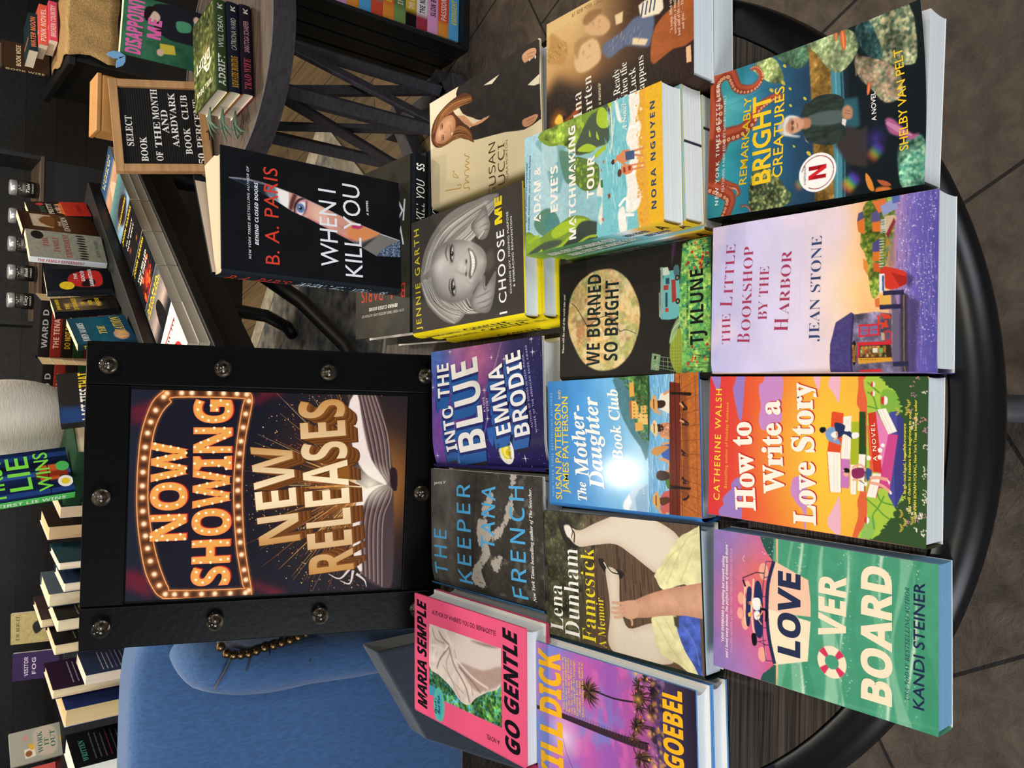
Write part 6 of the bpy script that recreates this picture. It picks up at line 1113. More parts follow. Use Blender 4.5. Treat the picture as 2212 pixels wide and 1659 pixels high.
# thriller stack: lying with spines toward the viewer, one more propped open on top
for i in range(3):
    M = pose(.192+(.003, .010, -.004)[i], 1.034, .083-.0277*(i+1)) @ Matrix.Rotation(R(92+(0, 1.2, -1)[i]), 4, 'Z')
    kk = dict(art=art_lying, texts=TX_lying) if i == 0 else {}
    book(HB, ['black thriller hardcover lying on top of its stack, spine toward the viewer', 'black thriller hardcover in the middle of the lying stack of three', 'black thriller hardcover at the bottom of the lying stack of three'][i], M, .164, .256, .0272, 'h', front='#38352e', spine='#15171a', back='#1a1a1a', page='#c9b49a', group='lying thriller hardcovers',
        spine_texts=[(.1, .36, .5, 'i', 'B. A. PARIS', '#c0392b'), (.42, .86, .5, 'i', 'WHEN I KILL YOU', '#e6e4de'), (.91, .95, .5, 'B', 'SS', '#e6e4de')], rough=.3, **kk)
def upright(x0, y0, z0, yaw, tilt, w, h, roll, t):
    ax = Vector((math.cos(yaw), math.sin(yaw), 0)); n = Vector((math.sin(yaw), -math.cos(yaw), 0)); up = Vector((0, 0, 1))*math.cos(tilt)-n*math.sin(tilt)
    ex = ax*math.cos(roll)+up*math.sin(roll); ey = -ax*math.sin(roll)+up*math.cos(roll); ez = ex.cross(ey)
    return axes(Vector((x0, y0, z0+TT))+ey*h/2-ez*t, ex, ey, ez)
book(HB, 'black hardcover with an eye seen in a knife blade, standing propped open', upright(.2079, .9829, .0850, .0818, -.0258, .1614, .2588, .0028, .034), .1614, .2588, .034, 'h', front='#17181b', spine='#20262c', back='#1c1f22', page='#e3d3ae', art=art_stand, texts=TX_stand, rough=.3, splay=24, inner='#c9b7a4',
    spine_texts=[(.05, .37, .62, 'i', 'B. A. PARIS', '#d0402f'), (.42, .83, .62, 'i', 'WHEN I KILL YOU', '#c8dcec'), (.9, .94, .5, 'B', 'SS', '#c8dcec')])

# ---------------------------------------------------------------- marquee sign
def marquee_sign():
    x0, y0, yaw, tilt = -.1645, .9762, -.0263, .3678
    ax = Vector((math.cos(yaw), math.sin(yaw), 0)); n = Vector((math.sin(yaw), -math.cos(yaw), 0)); up = Vector((0, 0, 1))*math.cos(tilt)-n*math.sin(tilt); nn = ax.cross(up)
    M = axes(Vector((x0, y0, TT+.001)), ax, up, nn)
    t = empty('marquee_sign', M, 'tall black framed marquee sign reading NOW SHOWING NEW RELEASES', 'sign')
    BK_ = mat('black_enamel', '#050506', .32, spec=.10, bump=(120, .12)); wo, ho, wi, p0, p1 = .2045, .4875, .1475, .0606, .4323
    b = MB(); D = .05; k_ = D*math.tan(tilt)+.002
    b.hexa([(-wo, .001, -.004), (-wo, k_, -.004-D), (wo, k_, -.004-D), (wo, .001, -.004), (-wo, ho, -.004), (-wo, ho, -.004-D), (wo, ho, -.004-D), (wo, ho, -.004)][::-1]); b.build('case', mat('black_enamel_worn', '#050506', .36, spec=.12, bump=(90, .15)), t, bevel=.002)
    for s in (-1, 1): MB().box((s*(wo+wi)/2, ho/2, -.001), (wo-wi-.0012, ho-.003, .006)).build('side_rail', BK_, t, bevel=.0012)
    MB().box((0, (p1+ho)/2, -.002), (2*wi-.001, ho-p1-.003, .004)).build('top_panel', BK_, t, bevel=.001)
    MB().box((0, p0/2, -.002), (2*wi-.001, p0-.003, .004)).build('bottom_panel', BK_, t, bevel=.001)
    w = .2846; H = p1-p0
    def plane(U, V, dz):
        U = np.asarray(U, float); V = np.asarray(V, float); return np.stack([-w/2+U/1000*w, p1-V/1000*w, -.0022+dz+0*U], -1)
    A = Art(H/w, 620, '#24232e'); art_poster(A); mb = MB(); mb.grid(plane(A.xx, A.yy, 0), A.linear())
    for k, T in enumerate(TX_poster): put_text(mb, T[1], T[2], T[0], T[3], plane, .00010+.000012*k, *(T[4:] or (1.0,)))
    poster_bulbs(mb, plane)
    mb.build('poster', print_mat(.32, .10, 0, .06), t)
    G = mat('clear_glass', '#ffffff', .03, trans=1); CH = mat('lamp_base', '#6a6252', .3, metal=1)
    bx, s, b0 = .1736, .1406, .037
    pts = [(sx*bx, b0+k*s) for sx in (-1, 1) for k in range(4)]+[(0, b0+3*s+.004), (0, b0)]
    for x, y in pts:
        l = MB().lathe([(.0095, .002), (.0100, .0035), (.0040, .0042), (.0032, .009), (.0012, .012)], 16, M=Matrix.Translation((x, y, 0))).build('bulb', CH, t)
        pr = [(.0085, .002)]+[(.0115*math.cos(a), .012+.0115*math.sin(a)) for a in np.linspace(-.75, 1.5, 9)]
        MB().lathe(pr, 20, M=Matrix.Translation((x, y, 0))).build('globe', G, l)
    p = Vector((0, 0, 0)); MB().bar((0, .30, -.056), (0, .056, -.125), .05, .012).build('easel_leg', BLK2, t)
marquee_sign()

# ---------------------------------------------------------------- blue armchair
def superbox(w, d, h, e=.35, n=28, M=None):
    v = []; f = []; m = n
    for i in range(n+1):
        ph = -math.pi/2+math.pi*i/n
        for j in range(m):
            th = 2*math.pi*j/m; sg = lambda x: math.copysign(abs(x)**e, x)
            v.append(Vector((w/2*sg(math.cos(ph))*sg(math.cos(th)), d/2*sg(math.cos(ph))*sg(math.sin(th)), h/2*sg(math.sin(ph)))))
    for i in range(n):
        for j in range(m): f.append((i*m+j, i*m+(j+1) % m, (i+1)*m+(j+1) % m, (i+1)*m+j))
    if M: v = [M @ p for p in v]
    return v, f
def armchair():
    t = empty('armchair', Matrix.Translation((-.80, 1.60, 0)), 'blue upholstered armchair with rolled arm and brass nailheads behind the table', 'chair')
    F = mat('blue_velvet', '#305685', .85, noise=(1, .14, (180, 180, 60)), bump=(1, .5, (260, 260, 90)), sheen=.25); F2 = mat('shaded_velvet', '#2b3542', .85, noise=(1, .12, (180, 180, 60)), bump=(1, .4, (260, 260, 90)), sheen=.2)  # second fabric is the blue velvet with shade put into its colour
    def part(name, m, *a, **k):
        v, f = superbox(*a, **k); mb = MB(); mb.add(v, f, None, True); return mb.build(name, m, t)
    T_ = Matrix.Translation; RZ = lambda a: Matrix.Rotation(R(a), 4, 'Z'); RX = lambda a: Matrix.Rotation(R(a), 4, 'X')
    part('backrest', F, .80, .16, .72, .3, M=T_((-.02, -.05, .70)) @ RX(-4))
    part('seat', F, .66, .60, .20, .35, M=T_((-.02, .30, .42)))
    part('arm', F, .15, .66, .34, .45, M=T_((-.36, .26, .50)))
    arm = MB(); arm.tube(spline([(.318, -.13, .985), (.292, -.165, .955), (.278, -.175, .90), (.268, -.18, .84), (.262, -.18, .76), (.253, -.178, .67), (.243, -.17, .57), (.235, -.16, .46)], False, 5), np.interp(np.linspace(0, 7, 36), range(8), [.03, .050, .056, .054, .050, .05, .048, .046]), 20); arm.build('arm', F, t)
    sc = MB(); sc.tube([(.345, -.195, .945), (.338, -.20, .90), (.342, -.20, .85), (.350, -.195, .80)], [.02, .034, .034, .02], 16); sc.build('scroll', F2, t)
    for k in range(5):
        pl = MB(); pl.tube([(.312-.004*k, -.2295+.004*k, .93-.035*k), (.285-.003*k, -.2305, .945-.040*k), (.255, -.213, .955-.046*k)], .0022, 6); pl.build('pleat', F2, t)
    NH = mat('brass_nails', '#6f5a3c', .35, metal=1)
    for x, z in ((.333, .953), (.319, .942), (.314, .930), (.312, .917), (.311, .903), (.313, .889), (.316, .874), (.317, .858), (.318, .842), (.320, .826), (.323, .81), (.327, .795)):
        MB().lathe([(.0085, 0), (.0075, .004), (.004, .0065), (.0005, .0072)], 12, M=T_((x, -.2325, z)) @ Matrix.Rotation(R(90), 4, 'X')).build('nailhead', NH, t)
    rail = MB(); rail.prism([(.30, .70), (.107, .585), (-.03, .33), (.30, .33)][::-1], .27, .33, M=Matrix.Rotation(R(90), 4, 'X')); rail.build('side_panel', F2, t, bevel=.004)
    for x, y in ((-.3, -.05), (.27, -.05), (-.3, .52), (.27, .52)): MB().lathe([(.022, 0), (.03, .1), (.034, .33)], 16, M=T_((x, y, 0))).build('leg', BLK2, t)
armchair()
# ---------------------------------------------------------------- thriller display table behind the sign
E_, P_ = Vector((.6127, .7903, 0)), Vector((-.7903, .6127, 0))
def dp(s, l, z): return Vector((.078, 2.052, TT+z))+E_*s+P_*l
def display_table():
    t = empty('display_table', Matrix.Translation(dp(.3, .5, -TT)), 'black display table with scrolled legs behind the marquee sign', 'table'); inv = t.matrix_world.inverted()
    def hx(s0, s1, l0, l1, z0, z1): return [inv @ dp(s, l, z) for z in (z0, z1) for s, l in ((s0, l0), (s1, l0), (s1, l1), (s0, l1))]
    MB().hexa(hx(-.62, 1.28, 0, .80, -.05, -.02)).build('table_top', BLK2, t, bevel=.004); MB().hexa(hx(-.62, .28, .80, 1.35, -.05, -.02)).build('side_leaf', BLK2, t, bevel=.004)
    MB().hexa(hx(-.6, 1.26, .012, .70, -.135, -.05)).build('apron', BLK2, t, bevel=.003)
    for s, l in ((-.5, .1), (.62, .10), (1.2, .1), (-.5, 1.25), (1.2, .66)):
        m = MB(); m.tube([inv @ dp(s, l, -.13), inv @ dp(s, l, -.3), inv @ dp(s-.02, l-.02, -.5), inv @ dp(s-.10, l-.05, -.66), inv @ dp(s-.19, l-.06, -.72), inv @ dp(s-.25, l-.06, -.724)], [.04, .035, .03, .028, .026, .022], 12); m.build('leg', BLK2, t)
    m = MB(); m.tube([inv @ dp(s, .12, z) for s, z in ((.62, -.35), (.45, -.45), (.2, -.52), (-.05, -.5), (-.3, -.42), (-.5, -.32))], .026, 12); m.build('stretcher', BLK2, t)
    r = MB().hexa([dp(s, l, z) for z in (-.0195, .069) for s, l in ((.25, .19), (1.25, .19), (1.25, .40), (.25, .40))]).build('display_riser', BLK2, bevel=.003)
    tag(r, 'long black riser box carrying the standing thrillers', 'riser')
display_table()
def simple(stops, ops=()):
    def f(a):
        a.vg(*stops)
        for o in ops: getattr(a, o[0])(*o[1:])
        a.nz(60, .1, 3)
    return f
def tt(x0, y, x1, h, s, st='B', c='#fff', slope=0): return ((x0, y, x1, y+slope, h), s, st, c)
YW = '#e9c92c'
PILES = [ # s, colours, label, art, texts
 (.036, '#e9e2d4', '#c4303a', 'white and red paperback on top of the nearest pile beside the sign', simple([(0, '#efe9dc'), (1500, '#d9cfc0')], [('ell', 500, 900, 300, 300, '#c4303a'), ('line', [(100, 200), (900, 300)], 40, '#c4303a')]), [tt(120, 500, 880, 110, 'HOW TO', 's', '#3a3434')]),
 (.225, '#2a2c34', '#20242c', 'black paperback with a running figure and yellow author name, second pile from the sign', simple([(0, '#3a4450'), (700, '#b9a49a'), (1000, '#20242c'), (1500, '#1b1e26')], [('poly', [(420, 500), (640, 520), (700, 1100), (380, 1100)], '#1b1a1c', 0, 4)]), [tt(100, 250, 900, 110, 'MARIA', 'B', YW), tt(60, 420, 960, 130, 'FRANKLAND', 'B', YW)]),
 (.42, '#17181c', '#14161a', 'black paperback with a red flame picture and white title, third pile from the sign', simple([(0, '#17181c'), (1500, '#14151a')], [('glow', 500, 800, 420, '#d9402a', .95), ('glow', 560, 950, 250, '#f07a3a', .9), ('dots', 40, (200, 500, 800, 1200), (20, 60), ['#c4302a', '#e8602f', '#8a1c1c'])]), [tt(80, 200, 920, 130, 'JOHN MARRS', 'B', YW), tt(150, 620, 850, 110, 'YOU KILLED', 'B', '#f1ece4'), tt(200, 800, 800, 110, 'ME FIRST', 'B', '#f1ece4')]),
 (.615, '#1a1a1e', '#15161a', 'black paperback with small flames and yellow author name, fourth pile from the sign', simple([(0, '#1c1c20'), (1500, '#17171a')], [('glow', 300, 700, 120, '#e8602f', .9), ('glow', 700, 900, 110, '#e8802f', .9), ('glow', 400, 1150, 110, '#d9402a', .9)]), [tt(80, 220, 920, 130, 'JOHN MARRS', 'B', YW), tt(200, 560, 800, 80, 'SO THIRSTY', 'B', '#e9e4dc'), tt(200, 760, 800, 80, 'NO EXIT', 'B', '#e9e4dc')]),
 (.81, '#5f8f94', '#3a4a50', 'teal and grey paperback with a pale swirl, fifth pile from the sign', simple([(0, '#5f9494'), (600, '#4a5a66'), (1000, '#8ab4d4'), (1500, '#2a3038')], [('poly', [(300, 600), (700, 500), (900, 900), (400, 1100)], '#2c2024', 30, 4), ('glow', 350, 1200, 300, '#e9eef0', .8)]), [tt(150, 1150, 850, 120, 'PASSENGERS', 'B', YW)]),
 (1.0, '#c9a088', '#4a3a34', 'tan paperback with a desert road picture, far end pile of the display table', simple([(0, '#27456a'), (500, '#3a5a80'), (700, '#c49a80'), (1500, '#a87c68')], [('poly', [(450, 700), (560, 700), (900, 1500), (200, 1500)], '#d8b49a', 6)]), [tt(120, 300, 880, 110, 'LONDON', 'B', YW), tt(160, 480, 840, 90, 'ROAD', 'B', '#dfe6ea')]),
]
for i, (s, c, sp, lab, art, tx) in enumerate(PILES):
    for k in range(2):
        M = axes(dp(s+.095+.003*k, .0985+.002*(1-k), -.02+.0287*(1-k)), -P_, E_, Vector((0, 0, 1)))
        book(PB, lab if k == 0 else lab.replace('on top of', 'at the bottom of')+', lower copy' if len(lab.split()) < 14 else 'lower copy under the '+' '.join(lab.split()[:8]), M, .168, .188, .0283, 'p', front=c, spine=sp, page='#a89f8e', art=art if k == 0 else None, texts=[((q[0], q[1]*.74, q[2], q[3]*.74, q[4]*.8), *r_) for q, *r_ in tx] if k == 0 else (), res=1300, group='thriller paperbacks lying along the display table edge', spine_texts=[(.1, .8, .4, 'B', 'YOU KILLED ME FIRST', '#e9e4dc')] if i == 2 else ())
UPR = [
 (PB, (.3076, 2.7623, .0700, .8056, .1654, .1080, .1803, -.006), 'black paperback with a red shape and yellow round sticker standing on the riser', '#1c1e22', '#232830',
   simple([(0, '#20242a'), (1500, '#15161a')], [('poly', [(300, 600), (700, 620), (900, 1000), (850, 1420), (250, 1420), (150, 1000)], '#c4302f', 4, 4), ('ell', 240, 520, 180, 190, YW), ('poly', [(200, 900), (500, 1000), (480, 1250), (220, 1200)], '#2a1c1c', 10, 4)]), [tt(520, 820, 780, 85, 'THE'), tt(420, 1010, 900, 95, 'GOOD'), tt(180, 1210, 960, 95, 'SAMARITAN')]),
 (PB, (.2308, 2.6821, .0699, 1.0984, .1790, .1020, .1739, -.0177), 'dark hallway paperback with large yellow title standing on the riser', '#3a3026', '#15161a',
   simple([(0, '#3a3228'), (700, '#6a5a44'), (1500, '#1f1a16')], [('poly', [(300, 300), (600, 300), (600, 1300), (300, 1300)], '#8a7656', 20), ('poly', [(620, 900), (760, 860), (820, 1400), (600, 1400)], '#1a1614', 8, 3)]), [tt(120, 190, 900, 90, 'JOHN MARRS', 'B', YW), tt(150, 430, 520, 110, 'THE', 'B', YW), tt(100, 650, 960, 120, 'STRANGER', 'B', YW), tt(420, 850, 600, 110, 'IN', 'B', YW), tt(380, 1060, 700, 110, 'HER', 'B', YW), tt(250, 1260, 860, 110, 'HOUSE', 'B', YW)]),
 (PB, (.1437, 2.5039, .0699, .9511, .1347, .1350, .1538, .0774), 'deep blue paperback with handwritten yellow title standing on the riser', '#1f3f5a', '#223a4a',
   simple([(0, '#28485a'), (500, '#1f5a70'), (1200, '#163a5a')], [('ell', 250, 900, 190, 150, '#b98a78', 8), ('ell', 260, 860, 150, 100, '#c9a08c', 12)]), [tt(80, 260, 800, 120, 'JOHN MARRS', 'E', '#e9eef0'), tt(330, 640, 640, 140, 'THE', 'E', YW), tt(140, 1010, 960, 190, 'VACATION', 'E', YW)]),
 (PB, (.4112, 2.8576, .0701, .7565, .001, .1349, .2172, .0189), 'pale grey paperback with red title and row of dark figures standing on the riser', '#a9a698', '#c4d0dc',
   simple([(0, '#a8a596'), (1500, '#8f9484')], [('ell', 820, 230, 150, 130, '#2a2824')]+[('ell', 90+k*92, 1130+(k % 3)*14, 26, 95, '#201c1c', 3) for k in range(10)]), [tt(420, 430, 760, 110, 'THE', 's', '#a8323a'), tt(260, 650, 800, 115, 'FAMILY', 's', '#a8323a'), tt(90, 880, 930, 120, 'EXPERIMENT', 's', '#a8323a'), tt(180, 1500, 820, 80, 'JOHN MARRS', 's', '#5a5a50')]),
 (PB, (.5017, 3.0005, .0701, .9478, -.0142, .1335, .2212, .0339), 'brown paperback with a portrait profile painting standing on the riser', '#4a2c20', '#3a221a',
   simple([(0, '#3a241c'), (700, '#6a4a30'), (1500, '#3a2214')], [('poly', [(250, 250), (900, 250), (900, 700), (250, 700)], '#d9c8ae', 4), ('poly', [(300, 700), (420, 480), (600, 420), (820, 560), (800, 760)], '#8a5a34', 10, 4)]), [tt(380, 900, 640, 70, 'THE', 'B', '#e9dcc4'), tt(150, 1050, 900, 130, 'INTERN', 's', '#efe9de')]),
 (PB, (.5849, 3.1112, .07, 1.0308, .1406, .13, .1853, .0185), 'black and red paperback with jagged flames at the far end of the riser', '#2a2420', '#201c1a',
   simple([(0, '#332c28'), (760, '#2a2220'), (820, '#c4402a'), (1500, '#a8241f')], [('poly', [(100, 820), (250, 640), (350, 800), (500, 600), (620, 800), (800, 650), (920, 830)], '#e8803a', 2), ('ell', 820, 320, 90, 90, '#c4404a')]), [tt(240, 400, 700, 110, 'JUST', 's', '#4f7a64'), tt(140, 580, 880, 120, 'PRETTY', 's', '#efe6d4'), tt(200, 760, 820, 110, 'GIRLS', 's', '#e9c0b0'), tt(180, 1250, 820, 90, 'OURTEL', 's', '#5a1c1c')]),
]
for n, p, lab, c, sp, art, tx in UPR:
    p = (p[0], p[1], p[2]+.0045, *p[3:]); book(n, lab, upright(*p, .022), p[5], p[6], .022, 'p', front=c, spine=sp, page='#dfc9a0', art=art, texts=tx, res=1400, group='thrillers standing on the display riser',
         spine_texts=[(.1, .7, .5, 'B', 'THE FAMILY EXPERIMENT', '#a8323a')] if 'grey' in lab else [(.1, .75, .5, 'B', 'THE VACATION', YW)] if 'deep blue' in lab else ())

# books standing spine-up and lying farther back, beside the white lampshade
def shelfbook(x, y, zb, w, h, t, yaw, lab, cover, page='#dcc7a2', kind='h', tilt=0, lean=0, back_texts=(), grp=None, spine=None, **k):
    """a book standing on its tail, fore-edge toward the viewer, back cover to the right"""
    a = R(yaw); fe = Vector((math.sin(a), -math.cos(a), 0)); rt = Vector((math.cos(a), math.sin(a), 0)); up = Vector((0, 0, 1))
    M4 = axes(Vector((x, y, TT+zb)), fe, up, rt*-1) if False else axes(Vector((x, y, TT+zb+h/2)), fe, up, fe.cross(up))
    if lean: M4 = Matrix.Translation((x, y, TT+zb)) @ Matrix.Rotation(R(lean), 4, fe) @ Matrix.Translation((-x, -y, -TT-zb)) @ M4
    return book(HB if kind == 'h' else PB, lab, M4, w, h, t, kind, front=cover, spine=spine or cover, back=cover, page=page, group=grp, back_texts=back_texts, **k)
rowg = 'books standing fore-edge out left of the sign'
def btx(c, n=7, c2=None): return [((120+10*(k % 2), 380+k*90, 880-40*(k % 3), 380+k*90, 26), 'words written about this book here', 'i', c2 if c2 and k in (3, 6) else c) for k in range(n)]
ROW = [(-1.205, 2.49, .15, .20, .05, 4, 'turquoise hardcover with black print at the left end of the standing row', '#58c4c8', '#efe9d9', btx('#1c2a30', 9)),
 (-1.075, 2.52, .155, .225, .066, 4, 'teal edged hardcover with black back cover, second from left in the standing row', '#16161a', '#f1efe4', btx('#8a8a90', 7, '#c44a5a')+[tt(120, 250, 700, 90, 'WRITTEN', 's', '#4f9a8c')]),
 (-.92, 2.56, .16, .245, .060, 6, 'thick navy hardcover standing right of the teal edged book', '#1c2a5a', '#d9c08c', ()),
 (-.875, 2.60, .15, .27, .032, 8, 'dark plum hardcover with white block text, tall in the standing row', '#2c1c30', '#e2cfa8', btx('#d9d4e4', 6)),
 (-.826, 2.50, .13, .205, .030, 10, 'navy paperback with printed quotes on its back, front of the standing row', '#26304a', '#ecdcc8', btx('#e4e0ea', 8, '#a884d4')),
 (-.757, 2.63, .15, .262, .036, 8, 'black hardcover with pale page edges behind the plum one', '#1c1a1c', '#e0cca2', btx('#b9b4ac', 4)),
 (-.70, 2.71, .15, .285, .030, 8, 'tan paged hardcover with dark brown cover standing farther back', '#3a2c2c', '#dfc9a0', ()),
 (-.68, 2.60, .15, .262, .040, 10, 'black hardcover with gold back lettering, middle of the standing row', '#1d1c1a', '#e6d6b4', [tt(120, 500, 880, 80, 'PARENTS WEEKEND', 'B', '#c9a02c')]+btx('#a8a49a', 4)),
 (-.616, 2.66, .15, .275, .044, 8, 'grey jacketed hardcover with pale pages, standing right of the gold lettered one', '#4a5660', '#e6d6b4', ()),
 (-.57, 2.56, .15, .255, .030, 14, 'navy hardcover with clean page edges, standing near the sign corner', '#26324a', '#ecdcc2', ()),
 (-.515, 2.58, .15, .265, .026, 14, 'dark teal hardcover standing beside the navy one near the sign corner', '#1f3a44', '#efdfc6', ()),
 (-.425, 2.69, .15, .275, .046, 6, 'dark brown hardcover with a sloping page block left of the green book', '#2a221e', '#d9b98c', ()),
 (-.365, 2.62, .13, .255, .034, 6, 'dark green paperback standing under the bright green book', '#1c3a22', '#e6cba8', btx('#5fa86a', 5))]
for x, y, w, h, t, yaw, lab, c, pg, bt in ROW: shelfbook(x, y, -.02, w, h, t, -18+yaw*.5, lab, c, pg, 'p' if 'paperback' in lab else 'h', grp=rowg, back_texts=bt)
def art_green(a):
    a.vg((0, '#1c2a5a'), (1500, '#101a30'))
    for k in range(5): a.poly([(60+k*190, 0), (160+k*190, 0), (160+k*190, 1500), (60+k*190, 1500)], ['#23407f', '#15203c', '#2c4f94', '#101626', '#1f3a72'][k], 6)
    a.poly([(330, 960), (660, 960), (660, 1260), (330, 1260)], '#c4582c', 8); a.poly([(400, 900), (520, 900), (520, 1400), (400, 1400)], '#8a2f1c', 12); a.line([(0, 1080), (1000, 1110)], 14, '#0f1424')
    a.ell(270, 1330, 120, 118, '#f1efe6'); a.ell(270, 1330, 66, 66, '#e9cf2f'); a.ell(600, 1330, 105, 105, '#4fb45a')
GN = '#7cdc4a'
book(PB, 'navy paperback with bright green title and green spine, standing above the sign', upright(-.2492, 2.3261, .2565, .7192, .0987, .1464, .2100, .0665, .026), .1464, .21, .026, 'p', front='#15203c', spine='#52c25a', page='#8fd45a', art=art_green, texts=[tt(90, 420, 930, 230, 'FIRST', 'r+', GN), tt(200, 820, 900, 330, 'LIE', 'r+', GN), tt(120, 1130, 940, 220, 'WINS', 'r+', GN)], spine_texts=[(.2, .9, .5, 'B', 'FIRST LIE WINS', '#e9f4e4'), (.02, .16, .4, 'B', 'ASHLEY', '#1c3a22')], res=1500)
stg = 'books stacked flat behind the sign'
for k in range(6):
    M = pose(-.23+.006*(k % 2), 2.40, -.02+.0455*k, R(38+3*(k % 3)))
    book(HB, ['bottom', 'second', 'third', 'fourth', 'fifth', 'topmost'][k]+' book of the stack under the bright green titled paperback', M, .155, .23, .0445, 'h', front=['#1c2a20', '#2a2c44', '#123', '#3a2a24', '#1c3a2a', '#24402c'][k], page='#d9c9a8', group=stg)
rb = 'dark red thrillers behind the lampshade'
for k, (c, s, tc) in enumerate((('#1c1a1c', 'WARD D', '#9aa0a4'), ('#7a2a24', 'THE TENANT', '#d9b0a4'), ('#201a1a', 'DO NOT DISTURB', '#c9a832'), ('#1f3a24', 'DEAR DEBBIE', '#7a9a3a'), ('#4a1a1c', 'THE COWORKER', '#c4302a'), ('#8a8276', 'NOTES', '#a8323a'))):
    for j in range(2):
        M = axes(Vector((.16-.21*j, 3.06-.05*j, TT+.20-.034*k)), Vector((.25, .97, 0)).normalized(), Vector((-.97, .25, 0)).normalized(), Vector((0, 0, 1)))
        book(PB, ['right', 'left'][j]+' stack of thrillers behind the lampshade, '+['topmost', 'second', 'third', 'fourth', 'fifth', 'lowest'][k]+' book', M, .135, .20, .0335, 'p', front=c, spine=c, page='#d9bd8c', group=rb, spine_texts=[(.2, .85, .5, 'B', s, tc)])
st = MB().hexa([Vector((x, y, z+TT)) for z in (-.0195, .029) for x, y in ((-.17, 2.92), (.08, 2.92), (.22, 3.17), (-.17, 3.17))]).build('display_riser', BLK2); tag(st, 'low black riser box under the dark red thriller stacks', 'riser')
def art_bind(a):
    a.vg((0, '#2a2826'), (900, '#232020'), (1500, '#2a3a6a')); a.poly([(0, 0), (330, 0), (250, 1500), (0, 1500)], '#27406f', 40)
book(PB, 'dark paperback with yellow and white title just behind the sign corner', upright(-.035, 2.19, .094, .55, .25, .145, .215, .0, .03), .145, .215, .03, 'p', front='#2a2826', page='#e6d4b0', art=art_bind, texts=[tt(40, 520, 660, 190, 'LAST TIES', 'B', '#e9e4dc'), tt(680, 520, 980, 190, 'THAT', 'B', YW), tt(240, 800, 900, 220, 'BIND', 'B', '#e9e4dc')])
s2 = MB().hexa([Vector((x, y, z+TT)) for z in (-.0195, .084) for x, y in ((-.14, 2.16), (-.03, 2.16), (-.03, 2.245), (-.14, 2.245))]).build('display_riser', BLK2); tag(s2, 'small black riser box hidden by the sign top edge', 'riser')

# ---------------------------------------------------------------- white lamp behind the sign
def lamp():
    t = empty('table_lamp', Matrix.Translation((-.142, 2.62, TT-.02)), 'table lamp with a large white rounded fabric shade behind the sign', 'lamp')
    FB = mat('white_linen', '#c2beb4', .8, noise=(1, .06, (30, 30, 220)), bump=(1, .8, (60, 60, 260)))
    MB().lathe([(0, 0), (.075, 0), (.075, .012), (.02, .03), (.018, .212), (0, .212)], 28).build('base', BLK2, t)
    pr = [(.006, .218)]+[(.124*math.cos(a)**.75, .372+.168*math.sin(a)) for a in np.linspace(-1.15, 1.25, 22)]+[(.02, .537)]
    MB().lathe(pr, 56).build('lamp_shade', FB, t)
lamp()
light('lamp_glow', 'POINT', (-.02, 2.80, TT+.62), (0, 0, 0), 5, (1, .78, .5), .05)

# ---------------------------------------------------------------- round cafe table on the right
OLD = mat('weathered_oak', '#44362a', .55, noise=(1, .45, (8, 90, 3)), bump=(1, .4, (10, 120, 4))); IRON = mat('dark_iron', '#3c3a40', .55, noise=(1, .25, (40, 40, 120)), bump=(60, .2))
CX, CY = .864, 2.142
def cafe_table():
    t = empty('cafe_table', Matrix.Translation((CX, CY, 0)), 'round weathered wood table with crossed dark iron legs', 'table'); z = TT-.06
    MB().lathe([(0, z-.03), (.318, z-.03), (.318, z), (0, z)], 72).build('table_top', OLD, t, smooth=False)
    MB().lathe([(.318, z-.055), (.3285, z-.055), (.3285, z+.002), (.318, z+.002)], 96, close=True).build('metal_rim', IRON, t, smooth=False)
    zt = z-.03; PT = dict(m=(-.119, -.192), r=(.056, -.072), l=(-.164, .068), b=(.011, .188))
    V3 = lambda p, h: Vector((p[0], p[1], h))
    for p in PT.values(): MB().bar(V3(p, .05), V3(p, zt), .026, .034, up=(.8, -.55, 0)).build('leg', IRON, t, bevel=.003)
    for i, j in ('mr', 'ml', 'rb', 'lb'):
        p, q_ = Vector(V3(PT[i], 0)), Vector(V3(PT[j], 0)); d = (q_-p).normalized(); n = Vector((d.y, -d.x, 0))*.012; U3 = Vector((0, 0, 1))
        if i == 'm':
            MB().bar(p+U3*.09+n, q_+U3*(zt-.03)+n, .036, .014, up=n).build('cross_brace', IRON, t, bevel=.003); MB().bar(q_+U3*.09-n, p+U3*(zt-.03)-n, .036, .014, up=n).build('cross_brace', IRON, t, bevel=.003)
        MB().bar(p-d*.075+U3*.03, q_+d*.075+U3*.03, .05, .05).build('floor_beam', IRON, t, bevel=.003)
cafe_table()
ag = 'dark hardcovers stacked on the cafe table'
def art_adrift(a):
    a.vg((0, '#3f4a2c'), (700, '#5a6236'), (1500, '#2c3420')); a.clumps(400, [(0, 0), (1000, 0), (1000, 1500), (0, 1500)], (15, 60), ['#4a5a2c', '#6f7a3a', '#2a331c', '#8a8f4a', '#3a4424'], a=.5); a.ell(420, 760, 150, 210, '#b9a06a', 60, 0, .5)
